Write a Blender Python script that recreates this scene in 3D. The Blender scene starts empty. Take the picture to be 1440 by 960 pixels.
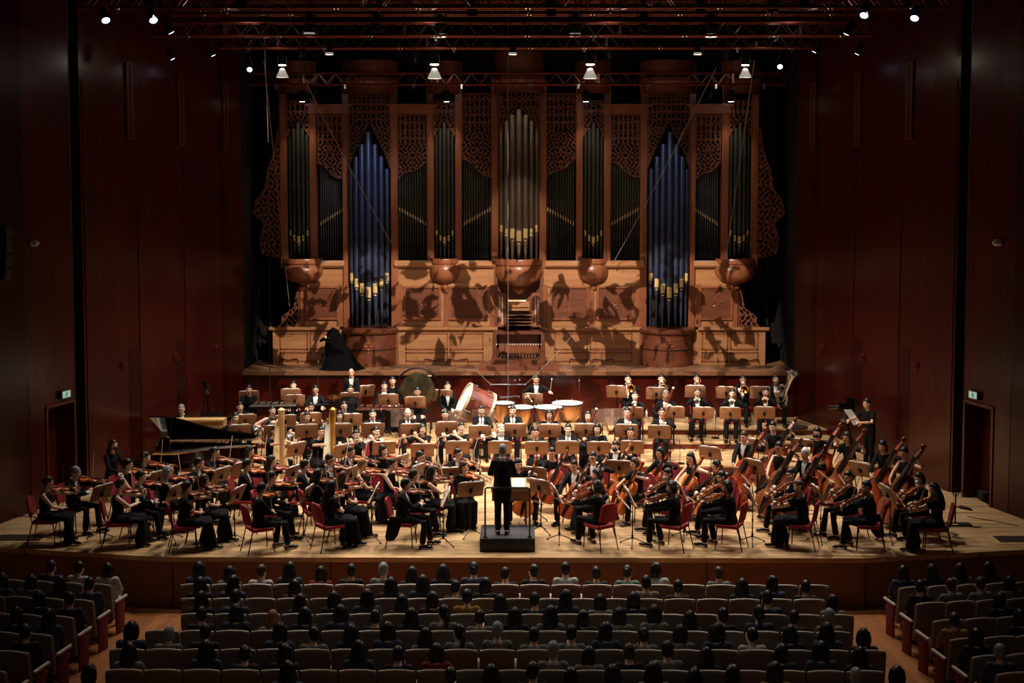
import bpy, bmesh, math, random
import numpy as np
from mathutils import Vector, Matrix
RND = random.Random(7)
SC = bpy.context.scene
COL = SC.collection
PI = math.pi
V = Vector

# ---------------------------------------------------------------- camera model
F = 1850.0; CX, CY = 720.0, 367.0; CAMH = 7.1; TH = math.radians(3.78); PS = math.radians(0.3); Y0 = -24.3
def ray(px, py):
    a = (px-CX)/F; b = -(py-CY)/F
    c, s = math.cos(TH), math.sin(TH)
    d = V((a, c+s*b, -s+c*b))
    return V((d.x*math.cos(PS)-d.y*math.sin(PS), d.x*math.sin(PS)+d.y*math.cos(PS), d.z))
def at(px, py, z):            # photo pixel -> point on the level z
    d = ray(px, py); t = (z-CAMH)/d.z
    return V((d.x*t, Y0+d.y*t, z))
def aty(px, py, y):           # photo pixel -> point on the upright plane at depth y
    d = ray(px, py); t = (y-Y0)/d.y
    return V((d.x*t, y, CAMH+d.z*t))
cam = bpy.data.cameras.new('camera'); co = bpy.data.objects.new('camera', cam); COL.objects.link(co)
cam.sensor_width = 36; cam.lens = F*36/1440; cam.shift_y = -(480-CY)/1440; cam.clip_end = 200
co.location = (0, Y0, CAMH)
co.rotation_euler = (PI/2-TH, 0, PS)
SC.camera = co

# ---------------------------------------------------------------- materials
def lin(c):
    return tuple(((x/255)/12.92 if x/255 <= .04045 else ((x/255+.055)/1.055)**2.4) for x in c)
MATS = {}
def mat(name, rgb, rough=.6, metal=0., noise=0., nscale=8, spec=.5, coat=0., emit=None, alpha=1., sheen=0., bump=0.):
    if name in MATS: return MATS[name]
    m = bpy.data.materials.new(name); m.use_nodes = True
    nt = m.node_tree; b = nt.nodes['Principled BSDF']
    c = lin(rgb)
    b.inputs['Base Color'].default_value = (*c, 1); b.inputs['Roughness'].default_value = rough
    b.inputs['Metallic'].default_value = metal; b.inputs['Specular IOR Level'].default_value = spec
    b.inputs['Coat Weight'].default_value = coat; b.inputs['Alpha'].default_value = alpha
    if noise or bump:
        tc = nt.nodes.new('ShaderNodeTexCoord'); n = nt.nodes.new('ShaderNodeTexNoise')
        n.inputs['Scale'].default_value = nscale; n.inputs['Detail'].default_value = 3
        nt.links.new(tc.outputs['Object'], n.inputs['Vector'])
        if noise:
            r = nt.nodes.new('ShaderNodeValToRGB')
            r.color_ramp.elements[0].position = .3; r.color_ramp.elements[1].position = .7
            r.color_ramp.elements[0].color = (*[x*(1-noise) for x in c], 1); r.color_ramp.elements[1].color = (*[min(1, x*(1+noise)) for x in c], 1)
            nt.links.new(n.outputs['Fac'], r.inputs['Fac']); nt.links.new(r.outputs['Color'], b.inputs['Base Color'])
        if bump:
            bp = nt.nodes.new('ShaderNodeBump'); bp.inputs['Strength'].default_value = bump; bp.inputs['Distance'].default_value = .02
            nt.links.new(n.outputs['Fac'], bp.inputs['Height']); nt.links.new(bp.outputs['Normal'], b.inputs['Normal'])
    if emit:
        b.inputs['Emission Color'].default_value = (*lin(emit[0]), 1); b.inputs['Emission Strength'].default_value = emit[1]
        m.cycles.emission_sampling = 'NONE'
    MATS[name] = m
    return m
def wood(name, a, b2, rough=.45, scale=(1, 1, 1), grain=6., axis='Z', coat=0., planks=None, coord='Object', spec=.5):
    """streaky grain along one axis; planks=(axis index, width) adds board seams and board to board tone changes"""
    if name in MATS: return MATS[name]
    m = bpy.data.materials.new(name); m.use_nodes = True
    nt = m.node_tree; N = nt.nodes; L = nt.links; b = N['Principled BSDF']
    tc = N.new('ShaderNodeTexCoord'); mp = N.new('ShaderNodeMapping')
    s = {'X': (.12, 1, 1), 'Y': (1, .12, 1), 'Z': (1, 1, .12)}[axis]
    mp.inputs['Scale'].default_value = tuple(s[i]*scale[i] for i in range(3))
    L.new(tc.outputs[coord], mp.inputs['Vector'])
    n = N.new('ShaderNodeTexNoise'); n.inputs['Scale'].default_value = grain; n.inputs['Detail'].default_value = 5; n.inputs['Roughness'].default_value = .6
    L.new(mp.outputs['Vector'], n.inputs['Vector'])
    r = N.new('ShaderNodeValToRGB'); r.color_ramp.elements[0].position = .32; r.color_ramp.elements[1].position = .68
    r.color_ramp.elements[0].color = (*lin(a), 1); r.color_ramp.elements[1].color = (*lin(b2), 1)
    L.new(n.outputs['Fac'], r.inputs['Fac']); col = r.outputs['Color']
    if planks:
        ax, w, tone = planks
        sp = N.new('ShaderNodeSeparateXYZ'); L.new(tc.outputs[coord], sp.inputs['Vector'])
        dv = N.new('ShaderNodeMath'); dv.operation = 'DIVIDE'; dv.inputs[1].default_value = w; L.new(sp.outputs[ax], dv.inputs[0])
        fl = N.new('ShaderNodeMath'); fl.operation = 'FLOOR'; L.new(dv.outputs[0], fl.inputs[0])
        oth = 0 if ax != 0 else 1
        d2 = N.new('ShaderNodeMath'); d2.operation = 'MULTIPLY_ADD'; d2.inputs[1].default_value = .5 ; L.new(sp.outputs[oth], d2.inputs[0])
        mu = N.new('ShaderNodeMath'); mu.operation = 'MULTIPLY'; mu.inputs[1].default_value = .37; L.new(fl.outputs[0], mu.inputs[0])
        L.new(mu.outputs[0], d2.inputs[2])
        f2 = N.new('ShaderNodeMath'); f2.operation = 'FLOOR'; L.new(d2.outputs[0], f2.inputs[0])
        cb = N.new('ShaderNodeCombineXYZ'); L.new(fl.outputs[0], cb.inputs[0]); L.new(f2.outputs[0], cb.inputs[1])
        wn = N.new('ShaderNodeTexWhiteNoise'); L.new(cb.outputs[0], wn.inputs['Vector'])
        mr = N.new('ShaderNodeMapRange'); mr.inputs['To Min'].default_value = 1-tone; mr.inputs['To Max'].default_value = 1+tone*.6
        L.new(wn.outputs['Value'], mr.inputs['Value'])
        fr = N.new('ShaderNodeMath'); fr.operation = 'FRACT'; L.new(dv.outputs[0], fr.inputs[0])
        gt = N.new('ShaderNodeMath'); gt.operation = 'GREATER_THAN'; gt.inputs[1].default_value = .04; L.new(fr.outputs[0], gt.inputs[0])
        g2 = N.new('ShaderNodeMapRange'); g2.inputs['To Min'].default_value = .45; L.new(gt.outputs[0], g2.inputs['Value'])
        mm = N.new('ShaderNodeMath'); mm.operation = 'MULTIPLY'; L.new(mr.outputs[0], mm.inputs[0]); L.new(g2.outputs[0], mm.inputs[1])
        vm = N.new('ShaderNodeVectorMath'); vm.operation = 'SCALE'; L.new(col, vm.inputs[0]); L.new(mm.outputs[0], vm.inputs['Scale'])
        col = vm.outputs[0]
    L.new(col, b.inputs['Base Color'])
    b.inputs['Roughness'].default_value = rough; b.inputs['Coat Weight'].default_value = coat; b.inputs['Coat Roughness'].default_value = .12
    b.inputs['Specular IOR Level'].default_value = spec
    MATS[name] = m
    return m
M_BLACK = mat('black_metal', (18, 18, 20), .35, .6)
M_CLOTH = mat('black_cloth', (15, 15, 17), .85, noise=.25, nscale=30, spec=.18)
M_CLOTH2 = mat('charcoal_cloth', (25, 25, 28), .75, noise=.2, nscale=30, spec=.25)
M_LACE = mat('black_lace_cloth', (20, 16, 16), .7, spec=.2, noise=.5, nscale=60)
M_SHIRT = mat('white_shirt', (232, 230, 226), .7)
M_SHOE = mat('black_leather', (12, 12, 13), .2, coat=.4)
SKINS = [mat('skin_a', (236, 194, 166), .55, noise=.05), mat('skin_b', (222, 172, 142), .55, noise=.05), mat('skin_c', (244, 206, 182), .55, noise=.05)]
M_EYE = mat('eye_dark', (30, 20, 18), .3); M_LIP = mat('lips', (170, 92, 84), .5)
HAIR = {'black': mat('hair_black', (22, 18, 18), .45, noise=.4, nscale=60), 'brown': mat('hair_brown', (66, 40, 28), .45, noise=.4, nscale=60),
        'grey': mat('hair_grey', (140, 138, 136), .5, noise=.3, nscale=60), 'blond': mat('hair_light_brown', (150, 104, 66), .5, noise=.3, nscale=60),
        'white': mat('hair_white', (214, 212, 208), .5, noise=.15, nscale=60)}
M_RED = mat('red_velvet', (148, 24, 36), .8, noise=.15, nscale=25)
M_VARN = [wood('varnish_orange', (176, 82, 30), (208, 116, 50), .25, grain=20, axis='X', coat=.5), wood('varnish_red', (132, 48, 22), (176, 74, 36), .22, grain=20, axis='X', coat=.5),
          wood('varnish_brown', (112, 58, 30), (150, 84, 46), .25, grain=20, axis='X', coat=.5)]
M_VARNB = wood('varnish_bass', (96, 34, 18), (140, 58, 32), .22, grain=14, axis='X', coat=.5)
M_EBONY = mat('ebony', (20, 17, 16), .3)
M_DESK = wood('stand_veneer', (142, 98, 70), (166, 118, 86), .5, grain=16, axis='X')
M_PAPER = mat('paper', (236, 234, 226), .8)
M_SILV = mat('silver_plate', (225, 225, 222), .16, 1.)
M_BRASS = mat('brass_lacquer', (226, 176, 92), .2, 1.)
M_GOLD = mat('gold_leaf', (214, 168, 78), .3, 1.)
M_COPPER = mat('copper', (200, 150, 112), .3, 1.)
M_GREYM = mat('grey_metal', (110, 112, 115), .35, .9)
M_WHITE = mat('white_plastic', (225, 225, 222), .4)

# ---------------------------------------------------------------- mesh builder
def frame_of(d, up=V((0, 0, 1))):
    d = V(d).normalized(); up = V(up)
    if abs(d.dot(up.normalized())) > .98: up = V((0, 1, 0)) if abs(d.y) < .9 else V((1, 0, 0))
    u = up.cross(d).normalized(); v = d.cross(u).normalized()
    return u, v, d
class MB:
    def __init__(s): s.v = []; s.f = []; s.m = []; s.cur = 0
    def add(s, vs, fs):
        o = len(s.v); s.v.extend([tuple(x) for x in vs]); s.f.extend([tuple(o+i for i in f) for f in fs]); s.m.extend([s.cur]*len(fs)); return s
    def box(s, c, sz, rot=None):
        c = V(c); hx, hy, hz = sz[0]/2, sz[1]/2, sz[2]/2
        vs = [V((x, y, z)) for x in (-hx, hx) for y in (-hy, hy) for z in (-hz, hz)]
        if rot is not None: vs = [rot @ v for v in vs]
        return s.add([c+v for v in vs], [(0, 1, 3, 2), (4, 6, 7, 5), (0, 4, 5, 1), (2, 3, 7, 6), (0, 2, 6, 4), (1, 5, 7, 3)])
    def bbox(s, x0, x1, y0, y1, z0, z1): return s.box(((x0+x1)/2, (y0+y1)/2, (z0+z1)/2), (x1-x0, y1-y0, z1-z0))
    def rbox(s, c, sz, r, rot=None, seg=2):
        bm = bmesh.new(); bmesh.ops.create_cube(bm, size=1)
        for v in bm.verts: v.co = V((v.co.x*sz[0], v.co.y*sz[1], v.co.z*sz[2]))
        bmesh.ops.bevel(bm, geom=bm.edges[:]+bm.verts[:], offset=min(r, min(sz)*.49), segments=seg, affect='EDGES', profile=.5)
        vs = [(rot @ v.co if rot is not None else v.co)+V(c) for v in bm.verts]; bm.verts.index_update()
        fs = [[v.index for v in f.verts] for f in bm.faces]; bm.free()
        return s.add(vs, fs)
    def rings(s, rings, cap=True, closed=False):
        n = len(rings[0]); vs = [p for r in rings for p in r]; fs = []
        k = len(rings)
        for i in range(k-1 if not closed else k):
            for j in range(n):
                a = i*n+j; b = i*n+(j+1) % n; i2 = (i+1) % k
                fs.append((a, b, i2*n+(j+1) % n, i2*n+j))
        if cap and not closed: fs.append(tuple(range(n))[::-1]); fs.append(tuple((k-1)*n+j for j in range(n)))
        return s.add(vs, fs)
    def cyl(s, a, b, r0, r1=None, n=12, up=V((0, 0, 1))):
        a, b = V(a), V(b); r1 = r0 if r1 is None else r1; u, v, d = frame_of(b-a, up)
        R = [[c+(u*math.cos(t)+v*math.sin(t))*r for t in [2*PI*j/n for j in range(n)]] for c, r in ((a, r0), (b, r1))]
        return s.rings(R)
    def tube(s, pts, rad, n=8, cap=True, closed=False):
        pts = [V(p) for p in pts]; k = len(pts); R = []; pu = None
        for i, p in enumerate(pts):
            a = pts[i-1] if (i > 0 or closed) else p; b = pts[(i+1) % k] if (i < k-1 or closed) else p
            d = (b-a)
            if d.length < 1e-9: d = V((0, 0, 1))
            d.normalize()
            if pu is None: u, v, _ = frame_of(d)
            else:
                u = (pu-d*pu.dot(d)).normalized(); v = d.cross(u)
            pu = u; r = rad[i] if isinstance(rad, (list, tuple)) else rad
            R.append([p+(u*math.cos(t)+v*math.sin(t))*r for t in [2*PI*j/n for j in range(n)]])
        return s.rings(R, cap, closed)
    def limb(s, pts, rad, n=12, sq=1., up=V((0, 1, 0))):
        """rounded limb through points with a radius each; sq squashes it across up"""
        pts = [V(p) for p in pts]; P = []; Rr = []
        d0 = (pts[0]-pts[1]).normalized(); d1 = (pts[-1]-pts[-2]).normalized()
        for t in (.97, .75, .4): P.append(pts[0]+d0*rad[0]*t); Rr.append(rad[0]*math.sqrt(1-t*t))
        for i, p in enumerate(pts): P.append(p); Rr.append(rad[i])
        for t in (.4, .75, .97): P.append(pts[-1]+d1*rad[-1]*t); Rr.append(rad[-1]*math.sqrt(1-t*t))
        R = []
        for i, p in enumerate(P):
            j = min(max(i-3, 0), len(pts)-1); a = pts[max(j-1, 0)]; b = pts[min(j+1, len(pts)-1)]
            u, v, d = frame_of(b-a, up)
            R.append([p+u*math.cos(t)*Rr[i]+v*math.sin(t)*Rr[i]*sq for t in [2*PI*q/n for q in range(n)]])
        return s.rings(R)
    def loft(s, secs, n=20):
        """secs: (centre, rx, ry) stacked along their centres, ring axes x and the horizontal"""
        R = []
        for i, (c, rx, ry) in enumerate(secs):
            a = V(secs[max(i-1, 0)][0]); b = V(secs[min(i+1, len(secs)-1)][0]); d = (b-a).normalized(); x = V((1, 0, 0)); y = d.cross(x).normalized()
            R.append([V(c)+x*math.cos(t)*rx+y*math.sin(t)*ry for t in [2*PI*q/n for q in range(n)]])
        return s.rings(R)
    def ell(s, c, r, n=12, k=8, rot=None):
        R = []
        for i in range(k+1):
            th = PI*min(max(i/k, .03), .97)
            ring = [V((math.sin(th)*math.cos(2*PI*j/n)*r[0], math.sin(th)*math.sin(2*PI*j/n)*r[1], -math.cos(th)*r[2])) for j in range(n)]
            R.append([(rot @ p if rot is not None else p)+V(c) for p in ring])
        return s.rings(R)
    def lathe(s, prof, c=(0, 0, 0), n=24, a0=0., a1=2*PI, rot=None):
        full = abs(a1-a0-2*PI) < 1e-6; k = n if full else n+1; vs = []; fs = []; c = V(c)
        for (r, z) in prof:
            for j in range(k):
                t = a0+(a1-a0)*j/n; p = V((r*math.cos(t), r*math.sin(t), z)); vs.append((rot @ p if rot is not None else p)+c)
        for i in range(len(prof)-1):
            for j in range(n): fs.append((i*k+j, i*k+(j+1) % k, (i+1)*k+(j+1) % k, (i+1)*k+j))
        return s.add(vs, fs)
    def prism(s, poly, z0, z1, mtx=None):
        n = len(poly); vs = [V((x, y, z)) for z in (z0, z1) for x, y in poly]
        if mtx is not None: vs = [mtx @ v for v in vs]
        fs = [tuple(range(n))[::-1], tuple(n+i for i in range(n))]+[(i, (i+1) % n, n+(i+1) % n, n+i) for i in range(n)]
        return s.add(vs, fs)
    def mesh(s, name, mats, smooth=35):
        me = bpy.data.meshes.new(name); me.from_pydata(s.v, [], s.f)
        for m in (mats if isinstance(mats, (list, tuple)) else [mats]): me.materials.append(m)
        if len(me.materials) > 1: me.polygons.foreach_set('material_index', s.m)
        bm = bmesh.new(); bm.from_mesh(me); bmesh.ops.recalc_face_normals(bm, faces=bm.faces[:]); bm.to_mesh(me); bm.free()
        if smooth:
            me.polygons.foreach_set('use_smooth', [True]*len(me.polygons)); me.set_sharp_from_angle(angle=math.radians(smooth))
        me.update(); return me
    def build(s, name, mats, parent=None, smooth=35): return link(name, s.mesh(name, mats, smooth), parent)
def link(name, me, parent=None, mtx=None):
    o = bpy.data.objects.new(name, me); COL.objects.link(o)
    if parent is not None: o.parent = parent
    if mtx is not None: o.matrix_local = mtx
    return o
def tag(o, label, cat, group=None):
    o['label'] = label; o['category'] = cat
    if group: o['group'] = group
    return o
def empty(name, loc=(0, 0, 0), rz=0.):
    o = bpy.data.objects.new(name, None); COL.objects.link(o); o.location = loc; o.rotation_euler = (0, 0, rz); o.empty_display_size = .1
    return o
def struct(o): o['kind'] = 'structure'; return o
def mtx(loc, rz): return Matrix.Translation(V(loc)) @ Matrix.Rotation(rz, 4, 'Z')
def basis(o, x, z):
    """matrix with local x along x and local z near z"""
    x = V(x).normalized(); y = V(z).cross(x).normalized(); z = x.cross(y)
    return Matrix(((x.x, y.x, z.x, o[0]), (x.y, y.y, z.y, o[1]), (x.z, y.z, z.z, o[2]), (0, 0, 0, 1)))
class Proto:
    """a kind of thing: a list of (part name, mesh, local matrix, sub parts)"""
    def __init__(s, name, parts): s.name = name; s.parts = parts; s.first = None
    def put(s, m, label, cat, group=None, mats=None, scale=1.):
        root = bpy.data.objects.new(s.name, None); COL.objects.link(root); root.empty_display_size = .1
        root.matrix_world = m @ Matrix.Scale(scale, 4) if scale != 1. else m
        for p in s.parts:
            o = link(p[0], p[1], root, p[2] if len(p) > 2 and p[2] is not None else None)
            if mats and p[0] in mats:
                o.material_slots[0].link = 'OBJECT'; o.material_slots[0].material = mats[p[0]]
            if len(p) > 3:
                for q in p[3]: link(q[0], q[1], o, q[2] if len(q) > 2 else None)
        return tag(root, label, cat, group)
ORD = ['', 'first', 'second', 'third', 'fourth', 'fifth', 'sixth', 'seventh', 'eighth', 'ninth', 'tenth', 'eleventh', 'twelfth', 'thirteenth', 'fourteenth', 'fifteenth', 'sixteenth', 'seventeenth', 'eighteenth', 'nineteenth', 'twentieth',
       'twenty-first', 'twenty-second', 'twenty-third', 'twenty-fourth', 'twenty-fifth', 'twenty-sixth']
# ---------------------------------------------------------------- the hall
M_FLOOR = wood('stage_boards', (172, 130, 86), (222, 188, 142), .34, scale=(1, 1, 1), grain=11, axis='X', planks=(1, .11, .28))
M_RISER = wood('riser_front', (84, 24, 14), (104, 32, 20), .35, grain=5, axis='X')
M_WALL = wood('red_wall_panel', (54, 10, 5), (70, 16, 9), .25, grain=2.2, axis='Z', coat=.05, spec=.35)
M_WALL2 = wood('red_wall_panel_deep', (40, 8, 4), (52, 12, 7), .25, grain=2.2, axis='Z', coat=.03, spec=.28)
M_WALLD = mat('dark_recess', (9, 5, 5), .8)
M_APRON = wood('apron_veneer', (116, 76, 46), (136, 90, 56), .5, grain=4, axis='X')
M_AFLOOR = wood('auditorium_boards', (150, 92, 50), (176, 112, 62), .4, grain=6, axis='Y', planks=(0, .12, .15))
M_GALL = wood('gallery_boards', (112, 78, 56), (144, 104, 76), .5, grain=8, axis='Y', planks=(0, .30, .2))
WA, WB = V((10.75, 1.5, 0)), V((7.5, 11.3, 0))      # run of the right side wall on plan
def wallpt(s, u, z, side, off=0.):                   # u metres along from WA, off = out of the wall into the room
    d = (WB-WA).normalized(); n = V((-d.y, d.x, 0)); n = n if n.x < 0 else -n
    p = WA+d*u+n*off
    return V((p.x*side, p.y, z))
L_WALL = (WB-WA).length
def wbox(mb, u0, u1, z0, z1, o0, o1, side):
    vs = [wallpt(0, u, z, side, o) for u in (u0, u1) for o in (o0, o1) for z in (z0, z1)]
    mb.add(vs, [(0, 1, 3, 2), (4, 6, 7, 5), (0, 4, 5, 1), (2, 3, 7, 6), (0, 2, 6, 4), (1, 5, 7, 3)])
def plan(mb, pts, z0, z1): mb.prism([(p[0], p[1]) for p in pts], z0, z1)
YE = -.3
def stage_poly(): return [(-6.6, YE), (6.4, YE), (12.2, .75), (12.2, 2.), (10.1, 3.45), (10.1, 5.3), (8.2, 11.6), (-8.2, 11.6), (-10.1, 5.3), (-10.1, 3.45), (-12.2, 2.), (-12.2, .75)]
m = MB(); plan(m, stage_poly(), -.09, 0.); struct(m.build('floor', M_FLOOR, smooth=0))
m = MB(); plan(m, [(x*(1-.004), y+.05 if y < 1 else y) for x, y in stage_poly()], -1.1, -.09); struct(m.build('wall_stage_front', M_APRON, smooth=0))
for sd, nm in ((-1, 'left'), (1, 'right')):
    m = MB()
    a = V((sd*6.5, YE+.02, 0)); 
    for x in (3.5, 6.45): m.bbox(sd*x-.006, sd*x+.006, YE+.028, YE+.05, -1., -.1)
    struct(m.build('trim_apron_'+nm, M_WALLD))
# risers: three shallow steps
def riser(name, y, z, x0=None, idx=0):
    f = lambda yy: 10.75+(yy-1.5)*(7.5-10.75)/9.8-.02
    pts = [(x0 if x0 is not None else -f(y), y), (f(y), y), (f(11.3), 11.32), (x0 if x0 is not None else -f(11.3), 11.32)]
    m = MB(); m.prism(pts, z-.035, z); o = m.build(name, M_FLOOR, smooth=0); struct(o)
    m = MB(); m.prism([(x*.999, yy+.02 if yy < 11 else yy) for x, yy in pts], z-.16, z-.035); o2 = m.build('front_panel', M_RISER, o, smooth=0)
    return o
riser('floor_riser_lower', 6.7, .16); riser('floor_riser_middle', 8.62, .32); riser('floor_riser_upper', 9.64, .48, 2.35)
# side walls, each a run of tall panels with a door recess, a dark slot, light slots and round knobs
for sd, nm in ((-1, 'left'), (1, 'right')):
    m = MB(); T = .25
    segs = [(-9, -3.2, 0), (-3.2, 2.1, 0), (2.1, 3.0, 1), (3.0, 3.06, 0), (3.06, 3.42, 2), (3.42, 5.25, 0), (5.25, 7.2, 0), (7.2, 9.3, 0), (9.3, L_WALL, 0)]
    for (u0, u1, k) in segs:
        if k == 0: wbox(m, u0+.003, u1-.003, -.02, 13.2, -T, 0, sd)
        elif k == 1: wbox(m, u0, u1, 2.1, 13.2, -T, 0, sd)
    w = struct(m.build('wall_'+nm, M_WALL, smooth=0))
    for (u0, u1, z1, mm) in ((3.5, 5.05, 9.2, M_WALL), (5.07, 5.5, 3.0, M_WALL2), (5.52, 7.05, 6.4, M_WALL), (7.07, 7.45, 3.0, M_WALL2), (7.47, 9.2, 9.2, M_WALL), (9.22, 9.5, 13.1, M_WALL2), (-8.9, -3.02, 13, M_WALL2), (-3, .2, 13, M_WALL), (.22, 1.5, 13, M_WALL2), (1.52, 2.0, 2.9, M_WALL)):
        q = MB(); wbox(q, u0, u1, .0, z1, 0, .018, sd); q.build('panel', mm, w, 0)
    m = MB(); wbox(m, 3.04, 3.44, -.02, 13.2, -.7, -.5, sd); wbox(m, 1.9, 3.2, -.02, 2.3, -.75, -.6, sd)
    struct(m.build('wall_recess_'+nm, M_WALLD, smooth=0))
    dr = MB(); wbox(dr, 1.95, 3.15, 0, 2.15, -.42, -.36, sd); d = struct(dr.build('door_'+('1' if sd < 0 else '2'), wood('door_veneer', (70, 16, 9), (84, 22, 12), .3, grain=3, axis='Z'), smooth=0))
    h = MB(); wbox(h, 2.2, 2.24, .95, 1.15, -.36, -.31, sd); h.build('handle', M_GREYM, d)
    t = MB(); wbox(t, 2.04, 2.1, 0, 2.16, -.38, .035, sd); wbox(t, 2.98, 3.04, 0, 2.16, -.38, .035, sd); wbox(t, 2.04, 3.04, 2.1, 2.17, -.38, .035, sd)
    struct(t.build('trim_door_'+nm, wood('door_trim', (72, 20, 12), (84, 26, 16), .3, grain=3, axis='Z'), smooth=0))
    for k, (u, zt, zb) in enumerate(((5.25, 9.7, 7.9), (7.4, 9.6, 7.8), (9.5, 9.5, 7.72))):
        b = MB(); wbox(b, u-.13, u+.13, zb, zt, -.01, .05, sd)
        o = tag(b.build('wall_louver', wood('louver', (78, 34, 22), (92, 42, 28), .35, grain=5, axis='Z'), smooth=0), '%s slender upright timber strip high on the %s wall' % (('nearest', 'middle', 'farthest')[k], nm), 'wall strip', 'timber strips high on the walls')
        b = MB(); wbox(b, u-.03, u+.03, zb+.05, zt-.05, .05, .055, sd); b.build('slot', M_WALLD, o)
    for k, (u, z) in enumerate(((4.8, 2.66), (7.0, 2.56), (8.9, 2.52))):
        b = MB(); p = wallpt(0, u, z, sd, 0); q = wallpt(0, u, z, sd, .07); b.cyl(p, q, .12, .1, 20)
        o = tag(b.build('wall_roundel', wood('roundel', (58, 11, 7), (70, 16, 9), .3, grain=3), smooth=35), '%s round red boss on the %s wall above head height' % (('nearest', 'middle', 'farthest')[k], nm), 'wall boss', 'round wall bosses')
        b = MB(); b.cyl(q, wallpt(0, u, z, sd, .085), .045, .04, 16); b.build('cap', M_WALL, o)
    # sign over the door
    b = MB(); wbox(b, 2.5, 2.8, 2.24, 2.42, .0, .09, sd); o = tag(b.build('exit_sign', M_GREYM, smooth=0), 'small lit exit sign above the %s stage door' % nm, 'exit sign', 'exit signs')
    b = MB(); wbox(b, 2.52, 2.78, 2.26, 2.40, .09, .094, sd); b.build('lit_panel', mat('exit_white', (190, 225, 215), .5, emit=((180, 225, 215), .35)), o, 0)
    b = MB(); sg = M_EXG = mat('exit_green', (20, 120, 80), .5, emit=((20, 120, 80), .2))
    b.ell(wallpt(0, 2.65, 2.375, sd, .096), (.014, .004, .014)); 
    for (u0, z0, u1, z1) in ((2.65, 2.36, 2.64, 2.315), (2.64, 2.315, 2.675, 2.28), (2.64, 2.315, 2.60, 2.29), (2.645, 2.35, 2.69, 2.335), (2.645, 2.35, 2.61, 2.33)):
        b.cyl(wallpt(0, u0, z0, sd, .097), wallpt(0, u1, z1, sd, .097), .007, n=6)
    b.build('running_figure', sg, o)
    # small white wall lamp, unlit, and the hanging line array at the frame edge
    p = wallpt(0, 1.75 if sd < 0 else 2.0, 5.66, sd, .05)
    b = MB(); b.cyl(p-V((sd*-.05, 0, 0)), p-V((sd*.06, 0, 0)), .07, .07, 14); o = tag(b.build('wall_camera', M_WHITE), 'small white lamp fitting high on the %s wall' % nm, 'camera', 'wall lamps')
    b = MB(); b.ell(p-V((sd*.07, 0, 0)), (.05, .05, .05)); b.build('dome', M_WHITE, o)
    o = empty('line_array_speaker', (sd*10.18, 1.45, 4.95)); tag(o, 'dark hanging line array loudspeaker at the %s edge' % nm, 'loudspeaker', 'line array loudspeakers')
    for k in range(4):
        b = MB(); b.rbox((-sd*(0.0-.035*(k-2)**2*.2), -.05*k, 1.02-.27*k), (.42, .34, .25), .02, Matrix.Rotation(-.09*k, 3, 'X')); q = b.build('cabinet', mat('speaker_black', (24, 20, 19), .7), o)
        b = MB(); b.box((-sd*0, -.05*k-.175, 1.02-.27*k), (.38, .012, .2), Matrix.Rotation(-.09*k, 3, 'X')); b.build('grille', mat('speaker_grille', (40, 32, 28), .6), q)
    b = MB(); b.cyl((0, 0, 1.1), (0, 0, 8), .01, n=6); b.build('hanging_cable', M_BLACK, o)
# floor hatches and door side boxes
for sd, nm, px in ((-1, 'left', 0), (1, 'right', 1440)):
    x = sd*9.75; y = .95
    f = MB(); f.bbox(x-.55, x+.55, y-.33, y+.33, .001, .012); o = tag(f.build('floor_hatch', wood('hatch_frame', (206, 164, 112), (220, 180, 130), .4, grain=6), smooth=0), 'framed dark floor hatch at the %s end of the stage' % nm, 'floor hatch', 'floor hatches')
    g = MB(); g.bbox(x-.45, x+.45, y-.23, y+.23, .0125, .016); g.build('grille', mat('hatch_dark', (40, 18, 12), .7), o, 0)
p = at(1120, 601, .48)
b = MB(); b.cyl(p+V((0, 0, .001)), p+V((0, 0, .03)), .3, .3, 28); o = tag(b.build('floor_disc', mat('disc_black', (22, 14, 12), .6)), 'flat black round disc on the upper riser beside the tuba', 'disc')
b = MB(); b.cyl(p+V((0, 0, .03)), p+V((0, 0, .034)), .26, .26, 28); b.build('top_pad', mat('disc_pad', (34, 18, 14), .8), o)
# back of the stage, gallery ledge, dark recess round the organ
m = MB(); m.bbox(-7.6, 7.6, 11.32, 11.5, 0, 1.66); struct(m.build('wall_gallery_front', M_WALL, smooth=0))
m = MB(); m.bbox(-7.62, 7.62, 11.24, 14.6, 1.66, 1.735); struct(m.build('floor_gallery', M_GALL, smooth=0))
m = MB(); m.bbox(-7.62, 7.62, 11.2, 11.26, 1.64, 1.745); struct(m.build('trim_gallery_edge', wood('ledge_wood', (112, 72, 48), (130, 88, 60), .4, grain=5, axis='X'), smooth=0))
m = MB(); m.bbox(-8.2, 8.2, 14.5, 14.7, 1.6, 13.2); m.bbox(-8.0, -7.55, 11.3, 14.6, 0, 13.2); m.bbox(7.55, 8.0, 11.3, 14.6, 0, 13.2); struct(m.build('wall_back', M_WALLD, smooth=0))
for k in range(4):
    m = MB(); x = (-7.3, -7.02, 7.02, 7.3)[k]
    m.bbox(x-.05, x+.05, 14.3, 14.5, 1.74, 12); struct(m.build('trim_%d' % (k+1), mat('recess_post', (22, 12, 10), .5), smooth=0))
m = MB(); m.bbox(-15, 15, -2.5, 14.7, 13.2, 13.4); struct(m.build('ceiling', mat('ceiling_dark', (30, 15, 11), .8), smooth=0))
m = MB()
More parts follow.
